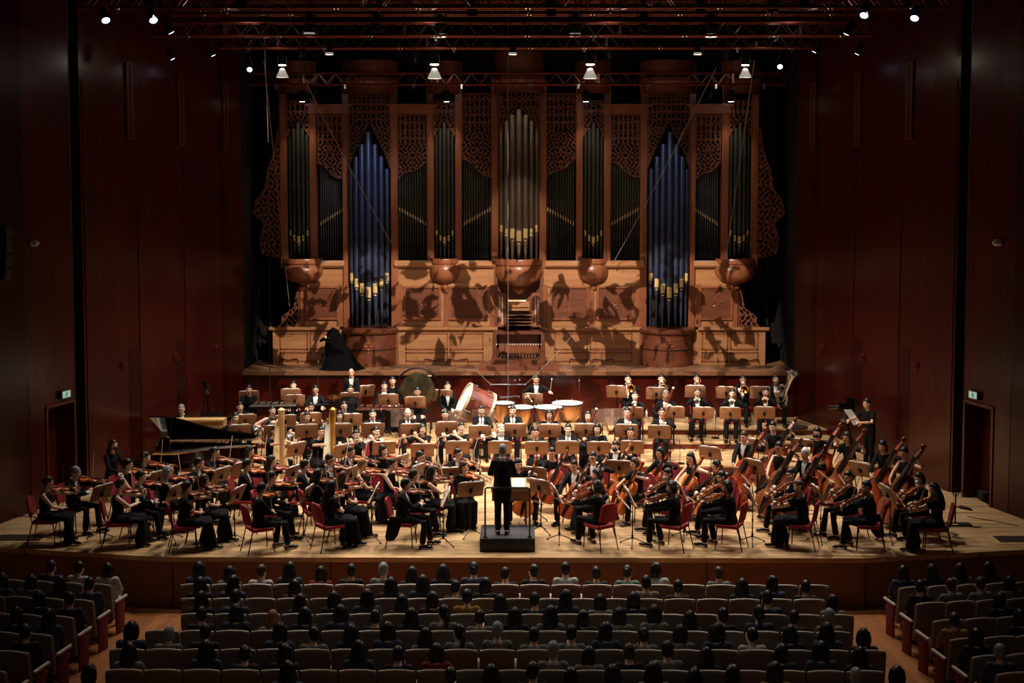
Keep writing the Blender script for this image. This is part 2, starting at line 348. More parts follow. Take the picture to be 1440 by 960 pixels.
m.add([(-15, YE+.1, -.955), (15, YE+.1, -.955), (15, -11, -.955+.0625*10.8), (-15, -11, -.955+.0625*10.8), (-15, YE+.1, -1.1), (15, YE+.1, -1.1), (15, -11, -1.1), (-15, -11, -1.1)],
      [(0, 1, 2, 3), (4, 7, 6, 5), (0, 4, 5, 1), (1, 5, 6, 2), (2, 6, 7, 3), (3, 7, 4, 0)])
struct(m.build('floor_auditorium', M_AFLOOR, smooth=0))
def afz(y): return -.955+.0625*(YE+.1-y)
# ---------------------------------------------------------------- the pipe organ
OY = 12.6; OZ = 1.735
M_OAK = wood('organ_oak', (152, 102, 66), (184, 132, 90), .36, grain=5, axis='X', coat=.15)
M_OAKV = wood('organ_oak_upright', (120, 68, 44), (152, 92, 60), .36, grain=5, axis='Z', coat=.15)
M_OAKD = wood('organ_oak_dark', (92, 48, 30), (118, 64, 40), .45, grain=8, axis='X')
M_FRET = wood('organ_fretwork', (92, 50, 32), (118, 66, 42), .5, grain=10, axis='Z')
M_INNER = mat('organ_inner', (20, 12, 9), .8)
M_PDARK = mat('pipe_dark', (84, 84, 78), .42, .8, noise=.2, nscale=2)
M_PBLUE = mat('pipe_blue', (78, 88, 118), .4, .75, noise=.15, nscale=2)  # slate blue base takes in part of the blue light on these pipes
M_PTIN = mat('pipe_tin', (176, 160, 142), .28, .9, noise=.12, nscale=2)
M_MOUTH = mat('pipe_mouth_gold', (236, 206, 142), .35, .35)
organ = empty('pipe_organ', (0, OY, OZ)); tag(organ, 'huge carved wooden pipe organ with blue-lit pipe towers on the gallery', 'pipe organ')
OI = Matrix.Translation((0, -OY, -OZ))
def oz(py): return aty(729, py, OY).z
def ox(px): return aty(px, 368, OY).x
def opart(mb, name, m, parent=None, smooth=35):
    me = mb.mesh(name, m, smooth); me.transform(OI); return link(name, me, parent or organ)
def both(fn):
    for sd in (-1, 1): fn(sd)
zB, zL, zI, zI2 = OZ, oz(462), oz(376), oz(366)      # bottom, ledge, impost
# base case with sunk panels
def base(sd):
    m = MB(); m.bbox(min(sd*.68, sd*6.95), max(sd*.68, sd*6.95), OY, 14.3, zB, zL-.03)
    b = opart(m, 'base_case', M_OAK, smooth=0)
    for (a, c) in ((1.0, 1.95), (2.0, 3.2)) + ((5.15, 5.9), (5.95, 6.75)):
        for (z0, z1) in ((zB+.42, zB+.9), (zB+.08, zB+.36)):
            m = MB(); x0, x1 = sorted((sd*a, sd*c)); t = .035
            m.bbox(x0, x1, OY-.02, OY, z0, z0+t); m.bbox(x0, x1, OY-.02, OY, z1-t, z1); m.bbox(x0, x0+t, OY-.02, OY, z0, z1); m.bbox(x1-t, x1, OY-.02, OY, z0, z1)
            opart(m, 'panel_moulding', M_OAKV, b, 0)
    for (a, c) in ((1.1, 1.65), (1.75, 2.3), (5.9, 6.4)) :
        m = MB(); x0, x1 = sorted((sd*(a+.35), sd*(c+.35))); n = 12
        pts = [(x0+(x1-x0)*i/n, OY-.03, zB+.12+.05*abs(math.cos(PI*i/n))**.7) for i in range(n+1)]
        m.tube(pts, .018, 6); m.tube([(x0, OY-.03, zB+.165), (x0-.03, OY-.03, zB+.05)], .015, 6); m.tube([(x1, OY-.03, zB+.165), (x1+.03, OY-.03, zB+.05)], .015, 6)
        opart(m, 'carved_foot_line', M_OAKD, b)
both(base)
def moulding(x0, x1, z, name, prof=((.0, 0), (.07, .0), (.1, .03), (.1, .07), (.05, .1), (0, .1))):
    m = MB(); vs = []
    for x in (x0, x1):
        for (d, h) in prof: vs.append((x, OY-d, z+h))
    n = len(prof); m.add(vs, [(i, (i+1) % n, n+(i+1) % n, n+i) for i in range(n)]+[tuple(range(n)), tuple(range(n, 2*n))[::-1]]); return opart(m, name, M_OAK, smooth=25)
for a, b in ((-7.05, -5.05), (-3.45, -.6), (.6, 3.45), (5.05, 7.05)): moulding(a, b, zL-.05, 'ledge_moulding')
# middle stage, narrower, with carved dark panels
def mid(sd):
    m = MB()
    m.bbox(*sorted((sd*.68, sd*3.5)), OY+.05, 14.3, zL+.05, zI); b = opart(m, 'middle_case', M_OAK, smooth=0)
    m = MB(); m.bbox(*sorted((sd*4.95, sd*6.2)), OY+.05, 14.3, zL+.05, zI); opart(m, 'side_case', M_OAK, smooth=0)
    for k, (cx, w, kind) in enumerate(((1.42, .98, 1), (2.72, .94, 0), (5.55, .82, 0))):
        z0, z1 = oz(447), oz(405); m = MB(); x0, x1 = sorted((sd*(cx-w/2), sd*(cx+w/2)))
        m.bbox(x0, x1, OY+.02, OY+.06, z0, z1); p = opart(m, 'carved_panel', M_OAKD, smooth=0)
        m = MB()
        for (u0, u1, w0, w1) in ((x0-.06, x1+.06, z1, z1+.05), (x0-.06, x1+.06, z0-.05, z0), (x0-.06, x0, z0, z1), (x1, x1+.06, z0, z1)): m.bbox(u0, u1, OY-.02, OY+.05, w0, w1)
        opart(m, 'panel_frame', M_OAKV, p, 0)
        m = MB(); cz = (z0+z1)/2; c = sd*cx
        if kind:
            for q in (-1, 1):
                for i in range(4):
                    for j in range(3):
                        mx, mz = c+q*(.09+.1*j), cz-.27+.18*i
                        m.tube([(mx+.042*math.cos(t*PI/4)*(1-.06*t), OY+.01, mz+.042*math.sin(t*PI/4)*(1-.06*t)) for t in range(8)], .012, 5)
            m.bbox(c-.01, c+.01, OY+.005, OY+.02, z0+.05, z1-.05)
        else:
            for t in range(8):
                a = t*PI/4; r = .17 if t % 2 == 0 else .1
                m.tube([(c+r*math.cos(a)*.35, OY+.01, cz+r*math.sin(a)*.35), (c+r*math.cos(a+.25), OY+.0, cz+r*math.sin(a+.25)), (c+r*1.15*math.cos(a), OY+.01, cz+r*1.15*math.sin(a))], .014, 5)
            m.tube([(c+.05*math.cos(t*PI/6), OY+.0, cz+.05*math.sin(t*PI/6)) for t in range(12)], .012, 5, closed=True)
        opart(m, 'carved_relief', M_OAKV, p)
    for a in (.75, 2.05, 3.35, 5.05, 6.1):
        m = MB(); m.bbox(*sorted((sd*(a-.06), sd*(a+.06))), OY-.01, OY+.06, zL+.05, oz(400)); opart(m, 'pilaster', M_OAKV, smooth=0)
    for a, c in ((.8, 3.4), (5.1, 6.15)):
        m = MB(); m.bbox(*sorted((sd*a, sd*c)), OY-.0, OY+.06, oz(403), oz(398)); opart(m, 'rail', M_OAK, smooth=0)
both(mid)
for a, b in ((-6.4, -4.9), (-3.5, -.75), (.75, 3.5), (4.9, 6.4)): moulding(a, b, zI, 'impost_moulding', ((.0, 0), (.05, .0), (.12, .06), (.12, .14), (.06, .2), (0, .2)))
# backing, posts and heads
m = MB(); m.bbox(-6.6, 6.6, 13.5, 13.6, zL, 10.8); opart(m, 'backing', M_INNER, smooth=0)
for a, c in ((-4.8, -3.6), (3.6, 4.8)):
    m = MB(); m.bbox(a, c, 13.2, 13.3, zL, 10); opart(m, 'tower_back', M_INNER, smooth=0)
POST = [ox(400.5), ox(441.5), ox(487), ox(555), ox(606), ox(645), ox(696)]
PW = [.2, .19, .17, .19, .19, .18, .19]
ZT = oz(112)
for k, (x, w) in enumerate(zip(POST, PW)):
    for sd in (1, -1):
        zz = zI if k not in (2, 3) else zB
        m = MB(); X = x*sd; m.bbox(X-w/2, X+w/2, OY-.02, OY+.3, zz, ZT)
        m.bbox(X-w/2+.04, X+w/2-.04, OY-.035, OY-.02, zI+.3, ZT-.4); opart(m, 'post', M_OAKV, smooth=0)
# fretwork
def fret(mb, x0, x1, z0, z1, low, y, seed, cell=.026):
    """carved lattice of squared key pattern and scrolls, open between; low(t) = lower edge"""
    nx = max(4, int((x1-x0)/cell)); nz = int((z1-z0)/cell); g = np.zeros((nx, nz), bool)
    X, Z = np.meshgrid((np.arange(nx)+.5)/nx, z0+(np.arange(nz)+.5)*cell, indexing='ij')
    w = (x1-x0); xs = np.abs(X-.5)*w; zz = Z-z0
    a = np.sin(xs*26+1.3*np.sin(zz*17+seed))*np.cos(zz*24+1.6*np.sin(xs*21+seed*2))
    g = np.abs(a) < .36
    k = (zz*3.1) % 1.0; top = Z > z1-.42*(z1-z0)
    key = (np.abs((xs*7.5) % 1-.5) < .13) | (np.abs((zz*4.6) % 1-.5) < .1)
    g = np.where(top, key | (np.abs(a) < .12), g)
    lw = np.vectorize(low)(X)
    g &= Z > lw; g |= (Z > lw) & (Z < lw+.04)
    g |= (X*w < .03) & (Z > lw); g |= ((1-X)*w < .03) & (Z > lw); g |= Z > z1-.04
    dx = (x1-x0)/nx; t = .035; V_ = {}; 
    def vid(i, j, b):
        q = (i, j, b)
        if q not in V_: V_[q] = len(mb.v); mb.v.append((x0+i*dx, y+(t if b else 0), z0+j*cell))
        return V_[q]
    def f(*q): mb.f.append(q); mb.m.append(0)
    for i in range(nx):
        for j in range(nz):
            if not g[i, j]: continue
            f(vid(i, j, 0), vid(i+1, j, 0), vid(i+1, j+1, 0), vid(i, j+1, 0)); f(vid(i, j, 1), vid(i, j+1, 1), vid(i+1, j+1, 1), vid(i+1, j, 1))
            for (di, dj, a_, b_) in ((-1, 0, (0, 0), (0, 1)), (1, 0, (1, 1), (1, 0)), (0, -1, (1, 0), (0, 0)), (0, 1, (0, 1), (1, 1))):
                ii, jj = i+di, j+dj
                if not (0 <= ii < nx and 0 <= jj < nz and g[ii, jj]): f(vid(i+a_[0], j+a_[1], 0), vid(i+b_[0], j+b_[1], 0), vid(i+b_[0], j+b_[1], 1), vid(i+a_[0], j+a_[1], 1))
# pipes
def pipe(x, y, r, zfoot, zmouth, ztop, m, big=False, cut=False, metal=M_MOUTH):
    b = MB(); n = 16
    b.lathe([(.012, zfoot), (r*.35, zfoot+.1*(zmouth-zfoot)), (r*.8, zmouth-r*1.2), (r, zmouth-r*.3), (r, ztop-.02), (r*.96, ztop), (r*.8, ztop), (.001, ztop-.05)], (x, y, 0), n)
    p = opart(b, 'pipe', m)
    if big:
        q = MB(); w = r*.62; f = y-r*1.0; h = r*3.6
        arc = lambda z, k=1.015: [(x+r*k*math.sin(a), y-r*k*math.cos(a), z) for a in (-.75, -.4, 0, .4, .75)]
        R = []
        for z, k in ((zmouth+r*.35, 1.05), (zmouth+h, 1.05)): R.append(arc(z, k)+arc(z, .95)[::-1])
        q.rings(R); opart(q, 'upper_lip', metal, p)
        q = MB(); q.ell((x, y-r*.55, zmouth-r*.35), (r*.62, r*.55, r*.42), 12, 8); opart(q, 'lower_lip', metal, p)
        q = MB(); q.box((x, y-r*.9, zmouth+r*.12), (r*1.15, r*.3, r*.42)); opart(q, 'mouth_slot', M_INNER, p, 0)
    else:
        q = MB(); q.ell((x, y-r*.75, zmouth), (r*.62, r*.5, r*.62), 8, 6); q.box((x, y-r*.85, zmouth+r*1.6), (r*.9, r*.4, r*1.6)); opart(q, 'lip', metal, p)
def tower(cx, w, n, ztopc, drop, zfoot, zmc, mr, m, bow, big=2):
    """rounded tower of n pipes, tallest in the middle, mouths lowest in the middle"""
    h = n//2; tot = 0; rr = [1.0-.09*abs(i-h) for i in range(n)]; S = sum(2*r for r in rr)
    x = -w/2; 
    for i in range(n):
        r = rr[i]*w/S; x += r; t = x/(w/2); y = OY+.12-bow*math.sqrt(max(0, 1-t*t*.96))
        pipe(cx+x, y, r*.97, zfoot, zmc+mr*abs(i-h)**1.15, ztopc-drop*abs(i-h)**1.0, m, big=abs(i-h) <= big); x += r
def flat(x0, x1, n, zm0, zm1, zt0, zt1, m):
    w = (x1-x0)/n
    for i in range(n):
        t = (i+.5)/n; wi = w*.47
        pipe(x0+w*(i+.5), OY+.2, wi, zI2+.06, zm0+(zm1-zm0)*t, zt0+(zt1-zt0)*t, m)
cX = lambda a, b: (ox(a)+ox(b))/2
wX = lambda a, b: abs(ox(b)-ox(a))
tower(0, wX(701, 757), 7, oz(154), .16, oz(372)+.08, oz(340), .09, M_PTIN, .42, 1)
for sd in (-1, 1):
    tower(sd*cX(492, 549), wX(493, 549), 7, oz(186), .34, oz(458), oz(418), .13, M_PBLUE, .5, 3)
    tower(sd*cX(612, 639), wX(612, 639), 5, oz(172), .17, zI2+.1, oz(343), .12, M_PDARK, .22, 0)
    tower(sd*cX(407, 436), wX(407, 436), 5, oz(172), .17, zI2+.1, oz(343), .12, M_PDARK, .22, 0)
    L = lambda a, b, n, m0, m1, t0, t1: flat(*((ox(a), ox(b)) if sd < 0 else (-ox(b), -ox(a))), n, *((oz(m0), oz(m1), oz(t0), oz(t1)) if sd < 0 else (oz(m1), oz(m0), oz(t1), oz(t0))), M_PDARK)
    # px measures below are of the left half: the right half mirrors them
    L(449, 482, 10, 317, 296, 228, 250); L(560, 600, 11, 295, 317, 250, 226); L(651, 691, 11, 317, 295, 222, 250)
    def screen(a, b, ztop, zb0, zb1, seed, y=OY+.04):
        mb = MB(); x0, x1 = (ox(a), ox(b)) if sd < 0 else (-ox(b), -ox(a))
        if sd > 0: zb0, zb1 = zb1, zb0
        low = lambda t: oz(zb0)+(oz(zb1)-oz(zb0))*t+.05*math.sin(t*7)
        fret(mb, x0, x1, min(oz(zb0), oz(zb1))-.05, oz(ztop), low, y, seed); opart(mb, 'fretwork_screen', M_FRET, smooth=0)
    screen(447, 483, 160, 230, 254, 1.); screen(560, 601, 160, 252, 228, 2.); screen(650, 692, 130, 224, 252, 3.)
    def tscreen(a, b, ztop, zlo, zhi, seed, y):
        mb = MB(); x0, x1 = sorted((sd*ox(a), sd*ox(b)))
        low = lambda t: oz(zlo)+(oz(zhi)-oz(zlo))*(1-abs(2*t-1))**.8
        fret(mb, x0, x1, oz(zlo), oz(ztop), low, y, seed); opart(mb, 'fretwork_screen', M_FRET, smooth=0)
    tscreen(492, 550, 130, 240, 172, 4., OY-.1); tscreen(611, 640, 140, 195, 168, 5., OY-.08); tscreen(406, 437, 140, 195, 168, 6., OY-.08)
    # heads of the framed bays and cornices of the towers
    for a, b, z0, z1 in ((441, 487, 160, 150), (555, 606, 160, 150)):
        m = MB(); m.bbox(*sorted((sd*(ox(a)-.12), sd*(ox(b)+.12))), OY-.1, OY+.3, oz(z0), oz(z1)); m.bbox(*sorted((sd*(ox(a)-.18), sd*(ox(b)+.18))), OY-.16, OY+.3, oz(z1), oz(z1)+.07); opart(m, 'bay_cornice', M_OAKV, smooth=0)
    for a, b in ((400, 441), (487, 555), (606, 645)):
        m = MB(); c = sd*cX(a, b); w = wX(a, b)/2+.1
        m.lathe([(w*.98, 0), (w*1.0, .25), (w*1.08, .32), (w*1.08, .42), (w*.95, .5), (w*.95, .9)], (c, OY+.15, oz(132)), 20, PI, 2*PI); m.bbox(c-w, c+w, OY+.12, OY+.2, oz(132), oz(132)+.9); opart(m, 'tower_cornice', M_OAKD)
mb = MB(); fret(mb, ox(702), -ox(702), oz(190), oz(125), lambda t: oz(190)+(oz(150)-oz(190))*(1-abs(2*t-1))**.7, OY-.3, 7.); opart(mb, 'fretwork_screen', M_FRET, smooth=0)
m = MB(); m.lathe([(.7, 0), (.72, .25), (.8, .32), (.8, .42), (.68, .5), (.68, 1.1)], (0, OY+.1, oz(130)), 24, PI, 2*PI); opart(m, 'tower_cornice', M_OAKD)
# bowls under the towers
def bowl(cx, r, z1, z0, drop, y=OY+.06, knob=True):
    m = MB(); h = z1-z0
    m.lathe([(r*1.02, z1), (r*1.04, z1-.03), (r*1.02, z1-.13), (r*.93, z1-.17), (r*.97, z1-.2), (r*1.06, z1-.26), (r*1.08, z1-.36), (r*1.02, z1-.48), (r*.84, z1-.6), (r*.5, z1-.68), (r*.28, z1-.71), (r*.22, z1-.76), (r*.3, z1-.82), (r*.26, z1-.89), (r*.08, z1-.94), (.001, z1-.95)] if knob else
            [(r*1.02, z1), (r*1.04, z1-.03), (r*1.02, z1-.16), (r*.95, z1-.2), (r*1.0, z1-.26), (r*1.0, z1-.42), (r*.86, z1-.62), (r*.5, z1-.74), (r*.3, z1-.78), (r*.3, z1-.88), (r*.12, z1-1.0), (.001, z1-1.02)], (cx, y, 0), 28)
    opart(m, 'tower_bowl', M_OAKV)
bowl(0, .66, zI2+.06, 0, 0, knob=False)
for sd in (-1, 1):
    bowl(sd*cX(611, 640), .40, zI2+.06, 0, 0)
    bowl(sd*cX(402, 450), .53, zI2+.06, 0, 0)
    # round plinth of the blue-lit tower
    c = sd*cX(491, 551); r = wX(488, 555)/2+.05; m = MB()
    m.lathe([(r, zB), (r, zL-.12), (r+.05, zL-.1), (r+.09, zL-.04), (r+.09, zL+.02), (r, zL+.05), (.01, zL+.05)], (c, OY+.12, 0), 28, PI, 2*PI); m.bbox(c-r, c+r, OY+.1, OY+.3, zB, zL+.05); b = opart(m, 'tower_plinth', M_OAKD)
    m = MB(); q = OY+.12-r-.01; zc = (zB+zL)/2+.08
    for (dx, dz) in ((0, .17), (.13, 0), (0, -.17), (-.13, 0)): m.box((c+dx*.5, q, zc+dz*.5), (.07, .03, .07), Matrix.Rotation(PI/4, 3, 'Y')); m.box((c+dx, q+.015, zc+dz), (.05, .03, .05), Matrix.Rotation(PI/4, 3, 'Y'))
    opart(m, 'carved_rosette', M_OAKV, b, 0)
    m = MB(); m.lathe([(r+.012, zB+.46), (r+.012, zB+.49)], (c, OY+.12, 0), 28, PI, 2*PI); opart(m, 'plinth_band', M_INNER, b)
    # carved side wings beside the outer tower and on the ledge
    m = MB(); X0 = sd*(abs(ox(396)))
    prof = [(4.75, .12), (4.85, .55), (5.3, .62), (5.7, .5), (6.0, .78), (6.35, .72), (6.7, .45), (7.2, .38), (7.6, .22), (8.0, .14), (8.4, .08)]
    def wing(prof, X0, y, nm, seed):
        mb = MB(); zs = [p[0] for p in prof]; ws = [p[1] for p in prof]; W = max(ws)
        c_ = .03; nx = int(W/c_); nz = int((zs[-1]-zs[0])/c_)
        G = set()
        for i in range(nx):
            for j in range(nz):
                x = (i+.5)*c_; z = zs[0]+(j+.5)*c_; lim = float(np.interp(z, zs, ws)); 
                a = math.sin(x*22+1.5*math.sin(z*13+seed))*math.cos(z*19+1.6*math.sin(x*17))
                if x < lim and (abs(a) < .42 or x > lim-.04 or x < .04): G.add((i, j))
        for (i, j) in G:
            x0 = X0+sd*i*c_; x1 = X0+sd*(i+1)*c_; z0 = zs[0]+j*c_; z1 = z0+c_; x0, x1 = sorted((x0, x1))
            mb.add([(x0, y, z0), (x1, y, z0), (x1, y, z1), (x0, y, z1), (x0, y+.05, z0), (x1, y+.05, z0), (x1, y+.05, z1), (x0, y+.05, z1)],
                   [(0, 1, 2, 3), (7, 6, 5, 4)]+([(0, 3, 7, 4)] if (i-sd, j) not in G or sd > 0 else [])+([(1, 5, 6, 2)])+[(3, 2, 6, 7), (0, 4, 5, 1)])
        opart(mb, nm, M_FRET, smooth=0)
    wing(prof, X0, OY, 'carved_wing', 1.)
    wing([(zL+.05, .62), (zL+.15, .5), (zL+.3, .52), (zL+.45, .35), (zL+.6, .15), (zL+.85, .12), (zL+1.1, .05)], sd*6.2, OY+.05, 'carved_bracket', 2.)
# console: recessed key desk, stop knobs, bench rail, pedal board and steps
m = MB(); m.bbox(-.68, .68, OY+.3, OY+.4, zB, zI); m.bbox(-.7, -.6, OY-.0, OY+.35, zL, zI); m.bbox(.6, .7, OY-.0, OY+.35, zL, zI); con = opart(m, 'console', M_OAKD, smooth=0)
m = MB(); m.bbox(-.66, -.36, OY+.02, OY+.08, zL+.05, oz(412)); m.bbox(.36, .66, OY+.02, OY+.08, zL+.05, oz(412)); opart(m, 'stop_jamb', M_OAKV, con, 0)
for sd in (-1, 1):
    for c_ in range(2):
        for r_ in range(16 - 2*((c_ == 0) == (sd < 0))):
            m = MB(); p = V((sd*(.47+.07*(c_ if sd > 0 else 1-c_)), OY+.02, oz(418)-.05*r_)); m.cyl(p, p+V((0, -.05, 0)), .014, .018, 8); opart(m, 'stop_knob', M_WHITE, con)
for k in range(4):
    m = MB(); m.bbox(-.34, .34, OY-.02-.1*(3-k)*0-.06*(4-k), OY+.3, zL+.12+.085*k, zL+.14+.085*k); kb = opart(m, 'key_slip', M_OAK, con, 0)
    m = MB(); m.bbox(-.3, .3, OY-.02-.06*(4-k)-.01, OY-.02-.06*(4-k)+.08, zL+.14+.085*k, zL+.155+.085*k); opart(m, 'keyboard', mat('key_dark', (52, 32, 24), .4), kb, 0)
m = MB(); m.bbox(-.3, .3, OY+.1, OY+.12, oz(436), oz(424)); m.bbox(-.28, .28, OY+.04, OY+.12, oz(432), oz(430)); m.bbox(-.3, .3, OY+.05, OY+.12, oz(437), oz(435)); opart(m, 'music_desk', M_OAK, con, 0)
m = MB(); m.bbox(-.3, .2, OY+.06, OY+.09, oz(424), oz(422)); opart(m, 'desk_lamp', mat('lamp_strip', (240, 220, 180), .5, emit=((255, 225, 170), .8)), con, 0)
m = MB(); m.bbox(-.72, .72, OY-.3, OY+.3, oz(468), oz(464)); m.bbox(-.72, -.62, OY-.3, OY+.3, OZ+.2, oz(468)); m.bbox(.62, .72, OY-.3, OY+.3, OZ+.2, oz(468)); opart(m, 'key_table', M_OAKD, con, 0)
m = MB(); m.bbox(-.56, .56, OY+.1, OY+.16, OZ+.3, oz(470)); opart(m, 'knee_panel', M_OAKV, con, 0)
for k in range(18):
    m = MB(); x = -.62+1.24*k/17; p = V((x, OY-.28, oz(482))); m.cyl(p, p+V((0, -.04, 0)), .018, .018, 8); opart(m, 'thumb_piston', M_WHITE, con)
for k in range(24):
    m = MB(); x = -.5+1.0*k/23; m.bbox(x-.012, x+.012, OY-.35, OY+.1, OZ+.26, OZ+.3); opart(m, 'pedal_key', M_EBONY if k % 2 else M_OAK, con, 0)
m = MB(); m.bbox(-.78, .78, OY-.7, OY+.1, OZ, OZ+.22); opart(m, 'step', M_OAKD, con, 0)
m = MB(); m.bbox(-1.1, 1.1, 11.35, OY-.1, OZ+.001, OZ+.12); opart(m, 'platform', M_OAKD, con, 0)
# ---------------------------------------------------------------- people
def remesh(mb, name, mats, voxel, smooth=2):
    me = bpy.data.meshes.new('tmp'); me.from_pydata(mb.v, [], mb.f)
    bm = bmesh.new(); bm.from_mesh(me); bmesh.ops.recalc_face_normals(bm, faces=bm.faces[:]); bm.to_mesh(me); bm.free()
    o = bpy.data.objects.new('tmp', me); COL.objects.link(o)
    r = o.modifiers.new('r', 'REMESH'); r.mode = 'VOXEL'; r.voxel_size = voxel; r.use_smooth_shade = True
    if smooth:
        s = o.modifiers.new('s', 'SMOOTH'); s.factor = .5; s.iterations = smooth
    dg = bpy.context.evaluated_depsgraph_get(); dg.update()
    out = bpy.data.meshes.new_from_object(o.evaluated_get(dg)); out.name = name
    bpy.data.objects.remove(o); bpy.data.meshes.remove(me)
    out.materials.clear()
    for m in (mats if isinstance(mats, (list, tuple)) else [mats]): out.materials.append(m)
    out.polygons.foreach_set('use_smooth', [True]*len(out.polygons))
    return out
def verts_np(me):
    a = np.empty(len(me.vertices)*3); me.vertices.foreach_get('co', a); return a.reshape(-1, 3)
def face_centres(me):
    n = len(me.polygons); a = np.empty(n*3); me.polygons.foreach_get('center', a); b = np.empty(n*3); me.polygons.foreach_get('normal', b)
    return a.reshape(-1, 3), b.reshape(-1, 3)
def submesh(me, mask, name, m, off=.004, solid=True):
    """a copy of some faces pushed out along their normals"""
    idx = np.nonzero(mask)[0]
    if not len(idx): return None
    used = {}; vs = []; fs = []
    for i in idx:
        f = []
        for v in me.polygons[int(i)].vertices:
            if v not in used:
                used[v] = len(vs); q = me.vertices[v]; vs.append(q.co+q.normal*off)
            f.append(used[v])
        fs.append(f)
    out = bpy.data.meshes.new(name); out.from_pydata(vs, [], fs); out.materials.append(m)
    out.polygons.foreach_set('use_smooth', [True]*len(out.polygons)); return out
def ik(a, b, l1, l2, hint):
    a, b = V(a), V(b); d = b-a; L = d.length; mx = (l1+l2)*.995
    if L > mx: b = a+d*(mx/L); d = b-a; L = mx
    L = max(L, abs(l1-l2)+.02); c = (l1*l1+L*L-l2*l2)/(2*l1*L); c = max(-1, min(1, c)); dn = d.normalized()
    h = V(hint); h = (h-dn*h.dot(dn)).normalized()
    return a+dn*l1*c+h*l1*math.sqrt(1-c*c), b
def hand(mb, w, d, n, side, curl=.5, spread=.0):
    """palm, four unequal fingers and a thumb. d along the hand, n out of the palm, side towards the thumb"""
    d = V(d).normalized(); n = (V(n)-d*V(n).dot(d)).normalized(); s = d.cross(n) if side > 0 else n.cross(d); w = V(w)
    mb.limb([w-d*.02, w+d*.03, w+d*.085], [.026, .036, .038], 12, .42, up=n)
    for k, (o, L) in enumerate(((.031, .9), (.011, 1.0), (-.010, .95), (-.030, .76))):
        p = w+d*.085+s*o; q = [p]; a = 0
        for seg, st in ((.042, .7), (.03, 1.2), (.022, 1.0)):
            a += curl*st; p = p+(d*math.cos(a)+n*math.sin(a)+s*(o*spread*3))*seg*L; q.append(p)
        mb.limb(q, [.0098, .0092, .0086, .0076], 8)
    p = w+d*.02+s*.028; q = [p]
    for dd, L in (((d*.55+s*.75+n*.25), .045), ((d*.75+s*.25+n*(.3+curl*.5)), .035), ((d*.8+n*(.3+curl*.8)), .026)): p = p+dd.normalized()*L; q.append(p)
    mb.limb(q, [.014, .0125, .0108, .009], 8)
HEADS = {}
def head_mtx(P): return Matrix.Translation(V(P['head'])) @ Matrix.Rotation(P.get('yaw', 0), 4, 'Z') @ Matrix.Rotation(P.get('nod', 0), 4, 'X') @ Matrix.Rotation(P.get('tilt', 0), 4, 'Y')
BASE = dict(sit=.47, head=(0, -.05, 1.185), lean=0, spread=.12, kneey=-.44, footy=-.42, wl=(.1, -.32, .62), wr=(-.1, -.32, .62), hl=(0, -1, -.1), hr=(0, -1, -.1), nl=(0, 0, -1), nr=(0, 0, -1), el=(1, .5, -.6), er=(-1, .5, -.6), curl=.4)
def joints(P):
    s = P['sit']; J = {}
    st = P.get('stand', False); hz = (.93 if st else s+.06)
    J['pel'] = V((0, .02, hz)); H = V(P['head'])
    J['neck'] = H+V((0, .035, -.115)); J['nb'] = V((H.x*.6, H.y+.06, H.z-P.get('nk', .155)))
    J['chest'] = J['pel'].lerp(J['nb'], .62)+V((0, -.005, 0)); J['sh'] = J['nb']+V((0, .005, -.06))
    for k, sd in (('l', 1), ('r', -1)):
        S = J['sh']+V((sd*.156, .0, -.004)); J['S'+k] = S
        J['E'+k], J['W'+k] = ik(S, P['w'+k], .285, .25, P['e'+k])
        hp = J['pel']+V((sd*.085, 0, -.02)); J['H'+k] = hp
        if st: an = V((sd*P.get('stance', .1), .02, .09)); J['K'+k] = hp.lerp(an, .5)+V((0, -.015, 0))
        else:
            sp = P['spread']; kz = s+.045 if s < .6 else s-.12
            J['K'+k] = V((sd*sp, P['kneey'], kz)); fy = P['footy']
            fy = fy if isinstance(fy, (int, float)) else fy[0 if k == 'l' else 1]
            an = V((sd*(sp*.95), fy, .09 if s < .6 else P.get('footz', .09)))
        J['A'+k] = an
        toe = P.get('toe', (0, -1)); J['T'+k] = an+V((sd*.03, -.15, -.055))
    return J
def torso(J, g, b=1.0, fem=False):
    pel, ch, sh = J['pel'], J['chest'], J['sh']; wa = pel.lerp(ch, .45)
    if fem: return [(pel+V((0, 0, -.06)), .10+g, .08+g), (pel, .165+g, .12+g), (wa, .118+g, .088+g), (ch, .135+g, .105+g), (sh+V((0, 0, -.05)), .135+g, .085+g), (sh+V((0, 0, .005)), .115+g, .06+g), (sh+V((0, 0, .035)), .06+g, .045+g)]
    return [(pel+V((0, 0, -.06)), .11+g, .09+g), (pel, .155+g, .115+g), (wa, .14+g, .105+g), (ch, .16+g, .115+g), (sh+V((0, 0, -.05)), .16+g, .09+g), (sh+V((0, 0, .005)), .14+g, .065+g), (sh+V((0, 0, .035)), .075+g, .05+g)]
